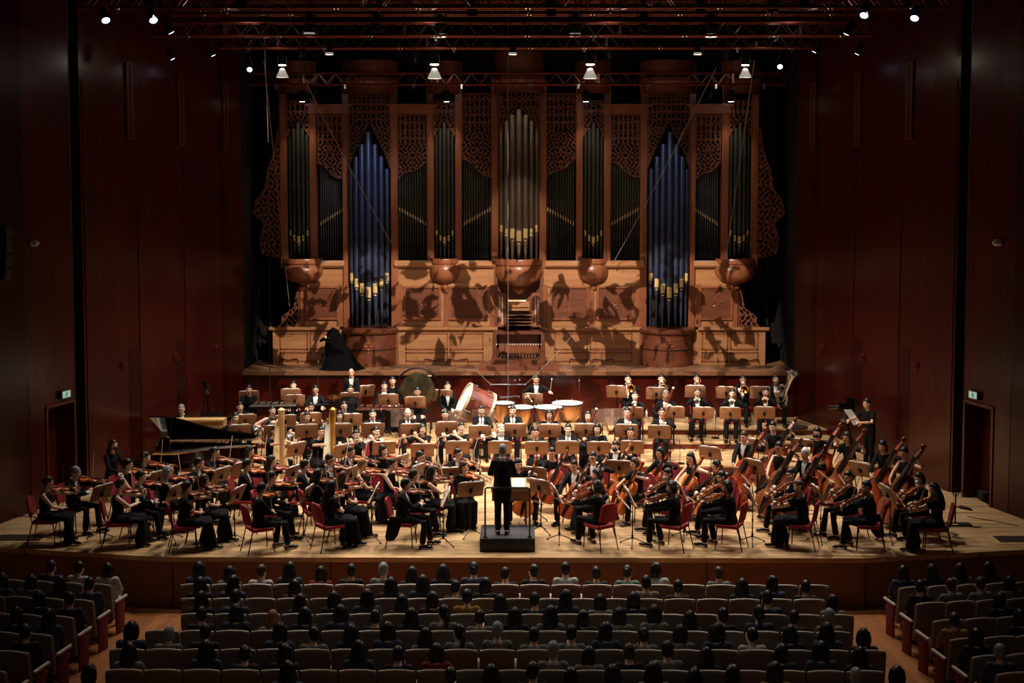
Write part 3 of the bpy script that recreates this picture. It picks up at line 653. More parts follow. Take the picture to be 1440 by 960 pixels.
def make_body(name, P):
    J = joints(P); mb = MB(); M = head_mtx(P)
    mb.loft([(c_, a_-.02, b_-.02) for c_, a_, b_ in torso(J, 0., fem=True)]); mb.limb([J['nb']+V((0, 0, -.04)), J['neck'], V(P['head'])+V((0, .02, -.04))], [.06, .054, .05])
    for k, sd in (('l', 1), ('r', -1)):
        S, E, W = J['S'+k], J['E'+k], J['W'+k]
        mb.limb([J['sh']+V((sd*.09, 0, -.01)), S, S.lerp(E, .5), E, E.lerp(W, .35), W], [.052, .047, .04, .034, .034, .024])
        mb.limb([J['H'+k], J['H'+k].lerp(J['K'+k], .5), J['K'+k], J['K'+k].lerp(J['A'+k], .35), J['A'+k]], [.08, .07, .05, .05, .034])
        mb.limb([J['A'+k]+V((0, .03, -.03)), J['T'+k]], [.035, .026])
        if k == 'l': hand(mb, W, P['hl'], P['nl'], 1 if P.get('ml', 0) == 0 else -1, P.get('curll', P['curl']))
        else: hand(mb, W, P['hr'], P['nr'], -1 if P.get('mr', 0) == 0 else 1, P.get('curlr', P['curl']))
    h = MB()
    h.ell((0, .012, .025), (.073, .092, .098), 20, 14); h.limb([(0, -.02, -.03), (0, -.032, -.07)], [.064, .05], 16); h.ell((0, -.045, -.085), (.03, .028, .022), 12, 8)
    h.limb([(0, -.078, .010), (0, -.092, -.022)], [.010, .0135], 10); h.ell((0, -.079, -.055), (.024, .014, .012), 12, 8)
    for sd in (-1, 1):
        h.ell((sd*.076, .012, -.008), (.012, .02, .032), 10, 8); h.ell((sd*.03, -.07, .01), (.016, .014, .011), 10, 8); h.limb([(sd*.014, -.083, .034), (sd*.046, -.073, .036)], [.008, .007], 8)
        h.ell((sd*.036, -.052, -.025), (.028, .03, .034), 10, 8); h.ell((sd*.034, -.025, -.062), (.03, .034, .034), 10, 8)
    mb.add([M @ V(p) for p in h.v], h.f)
    me = remesh(mb, name, [SKINS[0], M_EYE, M_LIP], .0085 if P.get('fine', 1) else .013, 1)
    c, n = face_centres(me); Mi = np.array(M.inverted()); q = c @ Mi[:3, :3].T+Mi[:3, 3]
    mi = np.zeros(len(c), int); fr = q[:, 1] < -.045
    for sd in (-1, 1): mi[fr & (np.hypot(q[:, 0]-sd*.03, (q[:, 2]-.011)*1.5) < .0105)] = 1
    mi[fr & (np.abs(np.abs(q[:, 0])-.03) < .017) & (np.abs(q[:, 2]-.036) < .004)] = 1
    mi[(q[:, 1] < -.07) & (np.abs(q[:, 0]) < .023) & (np.abs(q[:, 2]+.056) < .0085)] = 2
    me.polygons.foreach_set('material_index', mi.tolist())
    return me
def outfit(P, kind, name):
    """list of (part, mesh) for one way of dressing in one pose"""
    J = joints(P); out = []; fem = kind in ('sleeveless', 'short', 'dress', 'blouse', 'lace')
    arm = {'suit': 1, 'dress': 1, 'blouse': 1, 'lace': 1, 'short': .45, 'sleeveless': 0, 'shirt': 1, 'tee': .45, 'aud': 1}[kind]
    mb = MB(); mb.loft(torso(J, .012 if fem else .02, fem=fem))
    for k, sd in (('l', 1), ('r', -1)):
        S, E, W = J['S'+k], J['E'+k], J['W'+k]; g = .012 if fem else .018
        if arm: mb.limb([J['sh']+V((sd*.07, 0, -.015)), S], [.062, .048+g])
        else: mb.limb([J['sh']+V((sd*.07, 0, -.03)), J['sh']+V((sd*.125, 0, -.02))], [.07, .055])
        if arm == 1: mb.limb([S, S.lerp(E, .5), E, E.lerp(W, .4), E.lerp(W, .93)], [.048+g, .042+g, .038+g, .034+g, .027+g])
        elif arm: mb.limb([S, S.lerp(E, .6)], [.048+g, .046+g])
    if kind == 'suit': mb.loft([(J['pel']+V((0, .02, -.03)), .16, .12), (J['pel'], .178, .138)])
    top = 'jacket' if kind == 'suit' else 'top'
    tm = remesh(mb, name+'_'+top, M_CLOTH, .014, 3)
    if kind in ('suit', 'shirt'):
        c, n = face_centres(tm); nb = J['nb']; z0 = J['pel'].lerp(nb, .30).z; t = np.clip((c[:, 2]-z0)/(nb.z-z0), 0, 1.2)
        cx = J['nb'].x*t; mask = (n[:, 1] < -.15) & (np.abs(c[:, 0]-cx) < .012+.06*t) & (c[:, 2] > z0)
        sh = submesh(tm, mask, name+'_shirt', M_SHIRT, .006)
        extra = MB()
        extra.tube([J['nb']+V((.062*math.cos(a), .01+.056*math.sin(a), .03+.006*math.sin(a))) for a in [2*PI*i/12 for i in range(12)]], .012, 8, closed=True)
        for k in 'lr': 
            E, W = J['E'+k], J['W'+k]; extra.limb([E.lerp(W, .88), E.lerp(W, 1.0)], [.036, .034])
        em = extra.mesh(name+'_c', M_SHIRT)
        bm = bmesh.new()
        if sh: bm.from_mesh(sh)
        bm.from_mesh(em); bm.to_mesh(em); bm.free()
        em.polygons.foreach_set('use_smooth', [True]*len(em.polygons)); em.name = name+'_shirt'
        if kind == 'suit':
            out.append((top, tm)); out.append(('shirt', em))
            b = MB(); p = J['nb']+V((0, -.068, .018))
            for sd in (-1, 1): b.limb([p, p+V((sd*.035, .006, .0))], [.008, .017], 8, .6)
            b.ell(p+V((0, -.006, 0)), (.009, .009, .009), 8, 6); out.append(('bow_tie', b.mesh(name+'_tie', M_SHIRT)))
            l = MB(); zt = nb.z; 
            for sd in (-1, 1): l.limb([V((nb.x+sd*.07, nb.y-.05, nb.z-.01)), V((nb.x*.8+sd*.06, nb.y-.105, nb.z-.12)), V((sd*.018, J['chest'].y-.128, z0+.05))], [.012, .02, .01], 8, .4)
            out.append(('lapels', l.mesh(name+'_lapel', M_CLOTH2)))
        else: out.append((top, tm))
    else: out.append((top, tm))
    # legs
    mb = MB(); long_ = kind in ('dress', 'sleeveless', 'short') and not P.get('stand') and P['sit'] < .6 and P.get('skirt', 1)
    mb.ell(J['pel'], (.17, .14, .10)); g = 0.
    for k in 'lr':
        H, K, A = J['H'+k], J['K'+k], J['A'+k]
        if long_: mb.limb([H, H.lerp(K, .5), K, K.lerp(A, .5), K.lerp(A, .92)], [.105, .105, .088, .09, .10])
        else: mb.limb([H, H.lerp(K, .5), K, K.lerp(A, .5), K.lerp(A, .9)], [.098, .085, .068, .062, .062])
    if long_:
        a, b = (J['Kl']+J['Kr'])/2, (J['Al']+J['Ar'])/2; mb.limb([J['pel'], a+V((0, .06, 0)), a, b+V((0, .0, .0))], [.10, .09, .075, .09])
        mb.limb([(J['Hl']+J['Hr'])/2, a], [.11, .085])
    out.append(('skirt' if long_ else 'trousers', remesh(mb, name+'_legs', M_CLOTH, .015, 3)))
    for k in 'lr':
        A, T = J['A'+k], J['T'+k]; b = MB()
        b.limb([A+V((0, .035, -.045)), A.lerp(T, .5)+V((0, 0, -.012)), T+V((0, -.02, .005))], [.04, .044, .036], 12, .75, up=V((0, 0, 1))); b.bbox(A.x-.03, A.x+.03, A.y+.02, A.y+.065, A.z-.09, A.z-.045)
        out.append(('shoe', b.mesh(name+'_shoe', M_SHOE)))
    return out
def hair_mesh(kind):
    b = MB()
    if kind != 'bald': b.ell((0, .019, .033), (.080, .1, .103), 20, 14)
    if kind in ('short', 'bald'):
        b.ell((0, .05, -.005), (.08, .065, .075), 16, 10)

    if kind == 'bun': b.ell((0, .1, .035), (.045, .04, .045)); b.ell((0, .05, .0), (.079, .06, .08))
    if kind == 'bob':
        for sd in (-1, 1): b.limb([(sd*.062, .01, .05), (sd*.078, .02, -.03), (sd*.07, .015, -.11)], [.035, .036, .03])
        b.ell((0, .06, -.035), (.085, .06, .1))
    if kind == 'long':
        for sd in (-1, 1): b.limb([(sd*.062, .01, .05), (sd*.08, .03, -.05), (sd*.09, .04, -.17), (sd*.085, .05, -.26)], [.034, .036, .036, .02])
        b.limb([(0, .07, .0), (0, .1, -.12), (0, .11, -.3), (0, .1, -.4)], [.075, .085, .075, .03], 14, .6)
    if kind == 'pony': b.ell((0, .05, .0), (.079, .06, .085)); b.limb([(0, .09, .04), (0, .14, -.02), (0, .135, -.14), (0, .12, -.25)], [.03, .036, .034, .015])
    me = remesh(b, 'hair_'+kind, HAIR['black'], .009, 2)
    # the face stays free: sink the hair over it into the head behind an uneven hairline
    for v in me.vertices:
        p = v.co; lim = (.040 if kind == 'bob' else .058)+.008*math.sin(p.x*70)+.5*max(0, abs(p.x)-.045)*(-1)
        side = abs(p.x) < (.066 if kind in ('bob', 'long') else .12)
        if p.y < -.012-.25*max(0, p.z) and p.z < lim and side and p.z > -.16: v.co = V((p.x*.72, p.y*.5+.01, p.z*.8))
        elif kind in ('short', 'bald', 'bun', 'pony') and p.z < .0 and p.y < .03: v.co.x *= .88
        if kind == 'bald' and p.z > .05: v.co = V((p.x*.7, p.y*.7+.01, .04))
        if kind in ('short', 'bob') : v.co *= 1+.012*math.sin(p.x*110)*math.sin(p.y*90)
    return me
HAIRM = {k: hair_mesh(k) for k in ('short', 'bald', 'bun', 'bob', 'long', 'pony')}
b = MB()
for sd in (-1, 1):
    b.tube([(sd*.032+.021*math.cos(a), -.094, .01+.017*math.sin(a)) for a in [2*PI*i/14 for i in range(14)]], .0026, 6, closed=True); b.tube([(sd*.052, -.092, .012), (sd*.078, -.05, .012), (sd*.08, .01, .008)], .0024, 6)
b.tube([(-.012, -.096, .013), (0, -.1, .016), (.012, -.096, .013)], .0024, 6)
GLASSES = b.mesh('glasses', M_EBONY)
b = MB(); b.ell((0, -.062, -.045), (.062, .052, .052), 16, 10)
for sd in (-1, 1): b.tube([(sd*.055, -.06, -.03), (sd*.08, .0, -.01)], .003, 5)
MASK = {'dark': b.mesh('face_mask_dark', mat('mask_dark', (38, 38, 44), .8)), 'white': b.mesh('face_mask_white', mat('mask_white', (206, 212, 216), .8))}
b = MB(); b.rings([[(-.19, -.02, .60), (-.235, -.02, .60), (-.24, .2, .62), (-.195, .2, .62)], [(-.22, .0, .45), (-.25, .0, .45), (-.255, .26, .45), (-.225, .26, .45)], [(-.235, .06, .26), (-.255, .06, .26), (-.26, .30, .24), (-.24, .30, .24)], [(-.24, .14, .16), (-.25, .14, .16), (-.25, .28, .15), (-.24, .28, .15)]]); TAILM = b.mesh('coat_tail', M_CLOTH)
POSES = {}
def pose(name, **k): P = dict(BASE); P.update(k); POSES[name] = dict(P=P, body=None, fits={})
VT = V((.085, -.075, 1.045)); VD = V((.52, -.82, -.13)).normalized(); VN = V((-.3, .0, .95)); VN = (VN-VD*VN.dot(VD)).normalized()
pose('violin', head=(.02, -.055, 1.185), yaw=.45, tilt=-.22, nod=.12, wl=VT+VD*.49+V((.01, .0, -.085)), hl=(-.1, .1, 1), nl=(-.6, .5, 0), el=(.5, .1, -1), curll=.75,
     wr=(.065, -.30, .66), hr=(.6, -.1, .5), nr=(.3, .2, -.6), er=(-1, -.0, -.6), curlr=.8, footy=(-.36, -.5), spread=.14)
pose('violin_up', head=(.02, -.055, 1.185), yaw=.45, tilt=-.22, nod=.12, wl=VT+VD*.49+V((.01, .0, -.085)), hl=(-.1, .1, 1), nl=(-.6, .5, 0), el=(.5, .1, -1), curll=.75,
     wr=(.03, -.34, .80), hr=(.6, -.05, .5), nr=(.3, .2, -.6), er=(-1, 0, -.4), curlr=.8, footy=(-.5, -.4), spread=.16)
VT2 = V((.085, -.085, 1.045)); VD2 = V((.36, -.84, -.34)).normalized(); VN2 = V((-.35, -.25, .9)); VN2 = (VN2-VD2*VN2.dot(VD2)).normalized()
for nm_, wr_ in (('viola', (.02, -.36, .80)), ('viola_up', (-.08, -.38, .88))):
    pose(nm_, head=(.02, -.06, 1.18), yaw=.42, tilt=-.22, nod=.18, wl=VT2+VD2*.53+V((.01, .0, -.075)), hl=(-.1, .1, 1), nl=(-.6, .5, 0), el=(.5, .1, -1), curll=.75,
         wr=wr_, hr=(.5, -.1, .55), nr=(.3, .2, -.6), er=(-1, 0, -.5), curlr=.8, footy=(-.46, -.34) if nm_ == 'viola' else (-.36, -.5), spread=.14)
CE, CT = V((-.13, -.58, .0)), V((.34, -.05, 1.24)); CDir = (CT-CE).normalized()
def cpt(t): return CE+CDir*t
CN = V((-.1, -.8, .5)); CN = (CN-CDir*CN.dot(CDir)).normalized()
pose('cello', head=(-.03, -.07, 1.18), nod=.15, yaw=.2, spread=.27, kneey=-.40, footy=(-.42, -.36), wl=cpt(1.14)+CN*.05+V((.05, -.02, -.02)), hl=(-.7, -.1, .3), nl=(0, .9, 0), el=(1, -.1, -.1), curll=.8,
     wr=cpt(.60)+CN*.13+V((-.26, 0, .03)), hr=(.8, -.2, -.3), nr=(.1, .6, -.7), er=(-1, .2, -.3), curlr=.7, skirt=0)
BE, BT = V((-.12, -.60, .0)), V((.60, -.12, 1.68)); BDir = (BT-BE).normalized()
def bpt(t): return BE+BDir*t
BN = V((-.2, -.85, .4)); BN = (BN-BDir*BN.dot(BDir)).normalized()
pose('bass', sit=.74, head=(.0, -.10, 1.46), nod=.2, yaw=.1, spread=.22, kneey=-.38, footy=(-.42, -.3), footz=.09, wl=bpt(1.58)+BN*.03+V((.05, -.0, -.04)), hl=(-.7, -.1, .4), nl=(0, .9, 0), el=(1, .2, -.3), curll=.8,
     wr=bpt(.86)+BN*.17+V((-.2, 0, .06)), hr=(.5, -.3, -.6), nr=(.3, .6, 0), er=(-1, .3, .1), curlr=.7)
pose('flute', head=(0, -.06, 1.185), yaw=.35, tilt=.12, wl=(-.13, -.30, 1.045), hl=(-.3, .2, .6), nl=(.1, .8, 0), el=(.7, -.2, -.8), wr=(-.40, -.25, .985), hr=(-.1, -.5, .5), nr=(0, .5, -.4), er=(-1, .3, -.5), curl=.6)
pose('reed', nod=.08, wl=(.03, -.31, .86), hl=(-.5, -.5, .2), nl=(-.3, .6, 0), el=(1, .1, -.5), wr=(-.03, -.40, .70), hr=(.5, -.5, .2), nr=(.3, .6, 0), er=(-1, .1, -.5), curl=.7, footy=(-.38, -.46))
pose('bassoon', wl=(.1, -.30, .97), hl=(-.6, -.3, .1), nl=(-.2, .7, 0), el=(1, .1, -.5), wr=(-.12, -.22, .66), hr=(.2, -.7, .2), nr=(.5, .3, 0), er=(-1, .4, -.2), curl=.7)
pose('trumpet', nod=-.02, wl=(.06, -.30, 1.04), hl=(-.4, -.6, .2), nl=(-.7, .0, 0), el=(1, .1, -.7), wr=(-.06, -.30, 1.04), hr=(.3, -.6, .3), nr=(.8, 0, 0), er=(-1, .1, -.7), curl=.7)
pose('trombone', wl=(.07, -.20, 1.06), hl=(-.2, -.4, .6), nl=(-.7, .1, 0), el=(1, .1, -.6), wr=(-.08, -.50, 1.0), hr=(.3, -.6, .1), nr=(.6, .0, -.3), er=(-1, .1, -.6), curl=.7)
pose('tuba', head=(-.02, -.03, 1.185), wl=(.24, -.24, .82), hl=(-.6, -.5, .2), nl=(-.4, .5, 0), el=(1, .3, -.3), wr=(-.04, -.36, .9), hr=(.5, -.3, .1), nr=(.0, .7, 0), er=(-1, .1, -.4), curl=.7, spread=.22)
pose('horn', head=(0, -.05, 1.185), nod=.05, wl=(.05, -.33, .93), hl=(-.7, -.1, .2), nl=(0, .6, -.3), el=(1, 0, -.6), wr=(-.26, -.14, .76), hr=(-.1, -.6, -.2), nr=(.7, 0, .2), er=(-1, .5, -.1), curl=.5, skirt=0)
pose('lap', nod=.05)
pose('harp', head=(.08, -.06, 1.2), yaw=-.2, wl=(.20, -.52, .98), hl=(-.3, -.7, .1), nl=(-.7, 0, -.2), el=(1, .2, -.5), wr=(-.12, -.50, 1.0), hr=(.3, -.7, .1), nr=(.7, 0, -.2), er=(-1, .2, -.5), curl=.6, spread=.2)
pose('keys', nod=.1, wl=(.18, -.46, .80), hl=(0, -1, -.05), nl=(0, 0, -1), wr=(-.18, -.46, .80), hr=(0, -1, -.05), nr=(0, 0, -1), curl=.4)
pose('timpani', sit=.72, head=(0, -.08, 1.42), nod=.2, kneey=-.36, footy=-.3, wl=(.34, -.36, 1.12), hl=(.2, -.7, .3), nl=(-.2, 0, -.8), wr=(-.24, -.40, 1.06), hr=(.2, -.8, 0), nr=(.2, 0, -.8), curl=.9, spread=.18)
pose('perch', sit=.58, head=(0, -.05, 1.30), nod=.05, wl=(.1, -.3, .74), wr=(-.1, -.3, .74))
pose('stand', stand=True, head=(0, -.03, 1.60), wl=(.2, -.1, .86), hl=(-.05, -.15, -1), nl=(-1, 0, 0), el=(.4, .6, -.2), wr=(-.2, -.1, .86), hr=(.05, -.15, -1), nr=(1, 0, 0), er=(-.4, .6, -.2), curl=.35)
pose('mallets', stand=True, head=(0, -.08, 1.58), nod=.3, wl=(.16, -.38, 1.04), hl=(-.1, -.8, -.2), nl=(0, 0, -1), wr=(-.16, -.38, 1.04), hr=(.1, -.8, -.2), nr=(0, 0, -1), curl=.9)
pose('conduct', stand=True, head=(0, -.05, 1.60), nod=.08, wl=(.15, -.34, 1.10), hl=(-.3, -.7, .1), nl=(-.2, 0, -.9), el=(.8, .5, -1), wr=(-.16, -.34, 1.08), hr=(.3, -.7, .1), nr=(.2, 0, -.9), er=(-.8, .5, -1), curl=.6, stance=.08)
pose('camera', stand=True, head=(0, -.08, 1.60), nod=.1, wl=(.2, -.42, 1.2), hl=(-.2, -.8, .1), nl=(-.6, 0, -.5), wr=(-.2, -.42, 1.2), hr=(.2, -.8, .1), nr=(.6, 0, -.5), curl=.8)
pose('crouch', sit=.40, head=(0, -.10, 1.1), nod=.15, wl=(.12, -.3, .95), hl=(-.3, -.8, .2), nl=(-.6, 0, 0), wr=(-.12, -.3, .95), hr=(.3, -.8, .2), nr=(.6, 0, 0), curl=.8)
pose('aud', nk=.118, fine=0, head=(0, -.02, 1.17), kneey=-.42, footy=-.40)
pose('aud_turn', nk=.118, fine=0, head=(.03, -.04, 1.16), yaw=.5, tilt=-.1, kneey=-.42, footy=-.40)
pose('aud_nod', nk=.118, fine=0, head=(-.02, -.06, 1.14), yaw=-.25, nod=.2, kneey=-.42, footy=-.40)
pose('aud_cross', nk=.118, fine=0, head=(.0, -.05, 1.16), yaw=-.1, kneey=-.46, footy=(-.62, -.42), spread=.08)
GREYD = mat('dress_grey', (46, 44, 46), .8)
AUDC = {'dark': mat('aud_dark', (26, 24, 26), .85), 'white': mat('aud_white', (190, 190, 186), .85), 'grey': mat('aud_grey', (112, 112, 112), .85), 'blue': mat('aud_blue', (50, 60, 84), .85),
        'ochre': mat('aud_ochre', (150, 106, 44), .85), 'red': mat('aud_red', (120, 28, 26), .85), 'tan': mat('aud_tan', (130, 110, 88), .85), 'green': mat('aud_green', (96, 132, 118), .85)}
def person(M, posen, kind, hair, hcol, label, group=None, glasses=False, mask=None, skin=0, scale=1., topm=None, legm=None, tail=False):
    D = POSES[posen]
    if D['body'] is None: D['body'] = make_body('person_'+posen, D['P'])
    if kind not in D['fits']: D['fits'][kind] = outfit(D['P'], kind, posen+'_'+kind)
    root = link('person', D['body']); root.matrix_world = M @ Matrix.Diagonal((scale, scale, scale, 1)); tag(root, label, 'person', group)
    if skin: root.material_slots[0].link = 'OBJECT'; root.material_slots[0].material = SKINS[skin]
    for nm, me in D['fits'][kind]:
        o = link(nm, me, root)
        mm = topm if nm in ('top', 'jacket') else legm if nm in ('trousers', 'skirt') else None
        if mm: o.material_slots[0].link = 'OBJECT'; o.material_slots[0].material = mm
    hm = head_mtx(D['P'])
    o = link('hair', HAIRM[hair], root, hm @ Matrix.Scale(1.07, 4) if kind == 'aud' else hm)
    if hcol != 'black': o.material_slots[0].link = 'OBJECT'; o.material_slots[0].material = HAIR[hcol]
    if glasses: link('glasses', GLASSES, root, hm)
    if tail: link('coat_tail', TAILM, root)
    if mask: link('face_mask', MASK[mask], root, hm)
    return root
# ---------------------------------------------------------------- instruments and furniture
def half_outline(L, W, bass=False):
    if bass: P = [(0, 0), (.012, .3), (.05, .62), (.12, .9), (.22, 1.0), (.31, .97), (.38, .84), (.395, .87), (.42, .74), (.47, .64), (.53, .62), (.58, .66), (.615, .74), (.63, .68), (.70, .76), (.77, .74), (.84, .56), (.92, .30), (.98, .14), (1, .09), (1, 0)]
    else: P = [(0, 0), (.01, .28), (.04, .62), (.11, .92), (.2, 1.0), (.29, .96), (.36, .82), (.385, .86), (.41, .68), (.47, .56), (.53, .54), (.6, .6), (.65, .74), (.675, .68), (.74, .78), (.82, .82), (.9, .72), (.96, .46), (.99, .2), (1, .06), (1, 0)]
    pts = []
    for i in range(len(P)-1):
        n = 2
        for k in range(n): t = k/n; pts.append(((P[i][0]*(1-t)+P[i+1][0]*t)*L, (P[i][1]*(1-t)+P[i+1][1]*t)*W/2))
    return pts
def fiddle(name, L, W, rib, total, varn, endpin=0., bass=False):
    """body from x=0 (tail) to L, scroll at total; front faces +z"""
    hp = half_outline(L, W, bass); out = hp+[(x, -y) for x, y in hp[::-1][1:-1]]
    out = [p for i, p in enumerate(out) if (V((*p, 0))-V((*out[i-1], 0))).length > 1e-5]
    b = MB(); n = len(out); k = W/.208
    def layer(s, z): cx = L*.45; return [(cx+(x-cx)*s, y*s, z) for x, y in out]
    b.rings([layer(.55, -rib/2-.012*k), layer(.85, -rib/2-.008*k), layer(.99, -rib/2-.002*k), layer(1.0, -rib/2), layer(.965, -rib/2+.003*k), layer(.965, rib/2-.003*k), layer(1.0, rib/2), layer(.99, rib/2+.002*k), layer(.85, rib/2+.010*k), layer(.55, rib/2+.015*k)])
    body = b.mesh(name+'_body', varn, 45)
    zt = rib/2+.012*k; parts = []
    b = MB(); nx = L; hw = .012*k
    b.rings([[(x, -w, z0), (x, w, z0), (x, w*.4, z1), (x, -w*.4, z1)] for x, w, z0, z1 in ((L-.02*k, hw, zt+.006*k, rib/2-.02*k), (L+.02*k, hw, zt+.008*k, rib/2-.012*k), (total-.10*k, hw*.9, zt+.008*k, rib/2-.006*k))])
    pb = total-.10*k
    b.rings([[(x, -w, z0), (x, w, z0), (x, w, z1), (x, -w, z1)] for x, w, z0, z1 in ((pb-.005, hw*.95, zt+.008*k, rib/2-.008*k), (pb+.05*k, hw*.8, zt-.004*k, rib/2-.014*k), (total-.02*k, hw*.7, zt-.012*k, rib/2-.016*k))])
    pts = [(total-.022*k+.016*k*math.cos(a)*(1-a/22), 0, zt-.014*k+.016*k*math.sin(a)*(1-a/22)) for a in [i*.5 for i in range(18)]]
    b.tube(pts, .0065*k, 6); b.cyl((total-.022*k, -.014*k, zt-.014*k), (total-.022*k, .014*k, zt-.014*k), .007*k, n=8)
    parts.append(('neck_and_scroll', b.mesh(name+'_neck', varn)))
    b = MB()
    for i in range(4): x = pb+.012*k+.011*k*i; s_ = 1 if i % 2 else -1; b.cyl((x, -s_*.01*k, zt-.003*k), (x, s_*.032*k, zt-.003*k), .0028*k, n=6); b.ell((x, s_*.034*k, zt-.003*k), (.006*k, .005*k, .004*k), 8, 6)
    parts.append(('tuning_pegs', b.mesh(name+'_pegs', M_EBONY)))
    b = MB(); b.rings([[(x, -w, z), (x, w, z), (x, w*.9, z+.006*k), (x, 0, z+.009*k), (x, -w*.9, z+.006*k)] for x, w, z in ((L*.62, .021*k, zt+.012*k), (pb, .012*k, zt+.007*k))]); parts.append(('fingerboard', b.mesh(name+'_fb', M_EBONY)))
    b = MB(); xb = L*.42; b.rings([[(xb-.0025*k, -.02*k, z), (xb-.0025*k, .02*k, z), (xb+.0025*k, .02*k, z), (xb+.0025*k, -.02*k, z)] for z in (zt-.002*k, zt+.02*k)]+[[(xb-.001*k, -.016*k, zt+.03*k), (xb-.001*k, .016*k, zt+.03*k), (xb+.001*k, .016*k, zt+.03*k), (xb+.001*k, -.016*k, zt+.03*k)]]); parts.append(('bridge', b.mesh(name+'_bridge', mat('maple', (216, 178, 120), .5))))
    b = MB(); b.rings([[(x, -w, z), (x, w, z), (x, w*.8, z+.005*k), (x, -w*.8, z+.005*k)] for x, w, z in ((.0, .008*k, rib/2+.004*k), (.02*k, .012*k, zt+.002*k), (L*.36, .022*k, zt+.012*k))]); parts.append(('tailpiece', b.mesh(name+'_tail', M_EBONY)))
    b = MB()
    for i in range(4):
        y = (-1.5+i); b.tube([(L*.36, y*.010*k, zt+.017*k), (xb, y*.0115*k, zt+.031*k), (pb, y*.006*k, zt+.016*k)], .0009*k+.0004, 4)
    parts.append(('strings', b.mesh(name+'_str', M_SILV)))
    b = MB()
    for s_ in (-1, 1):
        P = [(xb+dx*k, s_*(.045+dy)*k, rib/2+.0105*k+abs(dx)*-.03) for dx, dy in ((.035, -.016), (.036, -.010), (.028, -.006), (.0, .0), (-.028, .007), (-.036, .012), (-.034, .018))]
        b.tube(P, .0026*k, 5); b.ell(P[0], (.0045*k, .0045*k, .002*k), 8, 4); b.ell(P[-1], (.006*k, .006*k, .002*k), 8, 4)
    parts.append(('sound_holes', b.mesh(name+'_f', M_EBONY)))
    if not endpin:
        b = MB(); b.ell((.02*k, .045*k, rib/2+.022*k), (.03*k, .036*k, .007*k), 12, 6); b.cyl((.006*k, .03*k, -rib/2), (.006*k, .03*k, rib/2+.02*k), .004*k, n=6); parts.append(('chin_rest', b.mesh(name+'_chin', M_EBONY)))
    else:
        b = MB(); b.cyl((-endpin, 0, 0), (.0, 0, 0), .005, n=8); b.cyl((-.02, 0, 0), (.01, 0, 0), .016, n=10); parts.append(('endpin', b.mesh(name+'_pin', M_GREYM)))
    return [('body', body)]+parts
VIOL = [Proto('violin', fiddle('violin%d' % i, .356, .208, .032, .595, M_VARN[i])) for i in range(3)]
VIOLA = [Proto('viola', fiddle('viola%d' % i, .415, .245, .04, .67, M_VARN[i])) for i in range(3)]
CELLO = [Proto('cello', fiddle('cello%d' % i, .755, .44, .115, 1.22, (M_VARN[0], M_VARN[0], M_VARN[1])[i], .24)) for i in range(3)]
BASS = [Proto('double_bass', fiddle('bass%d' % i, 1.12, .66, .2, 1.82, (M_VARNB, M_VARN[1], M_VARN[2])[i], .12, True)) for i in range(3)]
def bow_parts(L, k=1.):
    b = MB(); b.tube([(x*L, 0, .008*k*math.sin(x*PI)*-1+.012*k) for x in [i/8 for i in range(9)]], [.0042*k]*5+[.0036*k]*3+[.0032*k], 6); b.tube([(L, 0, .012*k), (L+.008, 0, .0), (L-.004, 0, -.014*k)], .004*k, 6)
    s = b.mesh('bow_stick', mat('pernambuco', (150, 84, 50), .3, coat=.4))
    b = MB(); b.bbox(.03, L-.004, -.0045*k, .0045*k, -.015*k, -.0125*k); h = b.mesh('bow_hair', mat('horse_hair', (236, 228, 206), .6))
    b = MB(); b.bbox(.012, .055*k+.01, -.005*k, .005*k, -.016*k, .009*k); f = b.mesh('bow_frog', M_EBONY)
    return [('stick', s), ('hair_ribbon', h), ('frog', f)]
BOW = Proto('bow', bow_parts(.74)); CBOW = Proto('bow', bow_parts(.71, 1.25))
# chair
def chair_parts():
    P = []
    b = MB(); b.rbox((0, 0, .455), (.45, .43, .06), .022); P.append(('seat', b.mesh('chair_seat', M_RED)))
    b = MB(); R = []
    for z, w, y in ((.56, .19, .235), (.60, .205, .24), (.72, .205, .265), (.84, .195, .285), (.90, .165, .295), (.925, .10, .3)):
        R.append([(-w, y-.015, z), (-w*.6, y+.004, z), (0, y+.010, z), (w*.6, y+.004, z), (w, y-.015, z), (w, y+.02, z), (w*.6, y+.04, z), (0, y+.046, z), (-w*.6, y+.04, z), (-w, y+.02, z)])
    b.rings(R); P.append(('backrest', b.mesh('chair_back', M_RED, 60)))
    for sx in (-1, 1):
        b = MB(); b.tube([(sx*.195, -.19, .43), (sx*.2, -.205, .2), (sx*.205, -.215, .0)], .011, 8); P.append(('leg', b.mesh('leg_front', M_BLACK)))
        b = MB(); b.tube([(sx*.19, .21, .43), (sx*.2, .26, .2), (sx*.21, .31, .0)], .011, 8); P.append(('leg', b.mesh('leg_back', M_BLACK)))
    b = MB(); b.tube([(-.19, .2, .42), (-.19, .235, .6), (-.165, .3, .9)], .010, 8); b.tube([(.19, .2, .42), (.19, .235, .6), (.165, .3, .9)], .010, 8); b.tube([(-.195, -.19, .425), (.195, -.19, .425), (.19, .2, .425), (-.19, .2, .425)], .009, 6, closed=True); P.append(('frame', b.mesh('chair_frame', M_BLACK)))
    return P
CHAIR = Proto('chair', chair_parts())
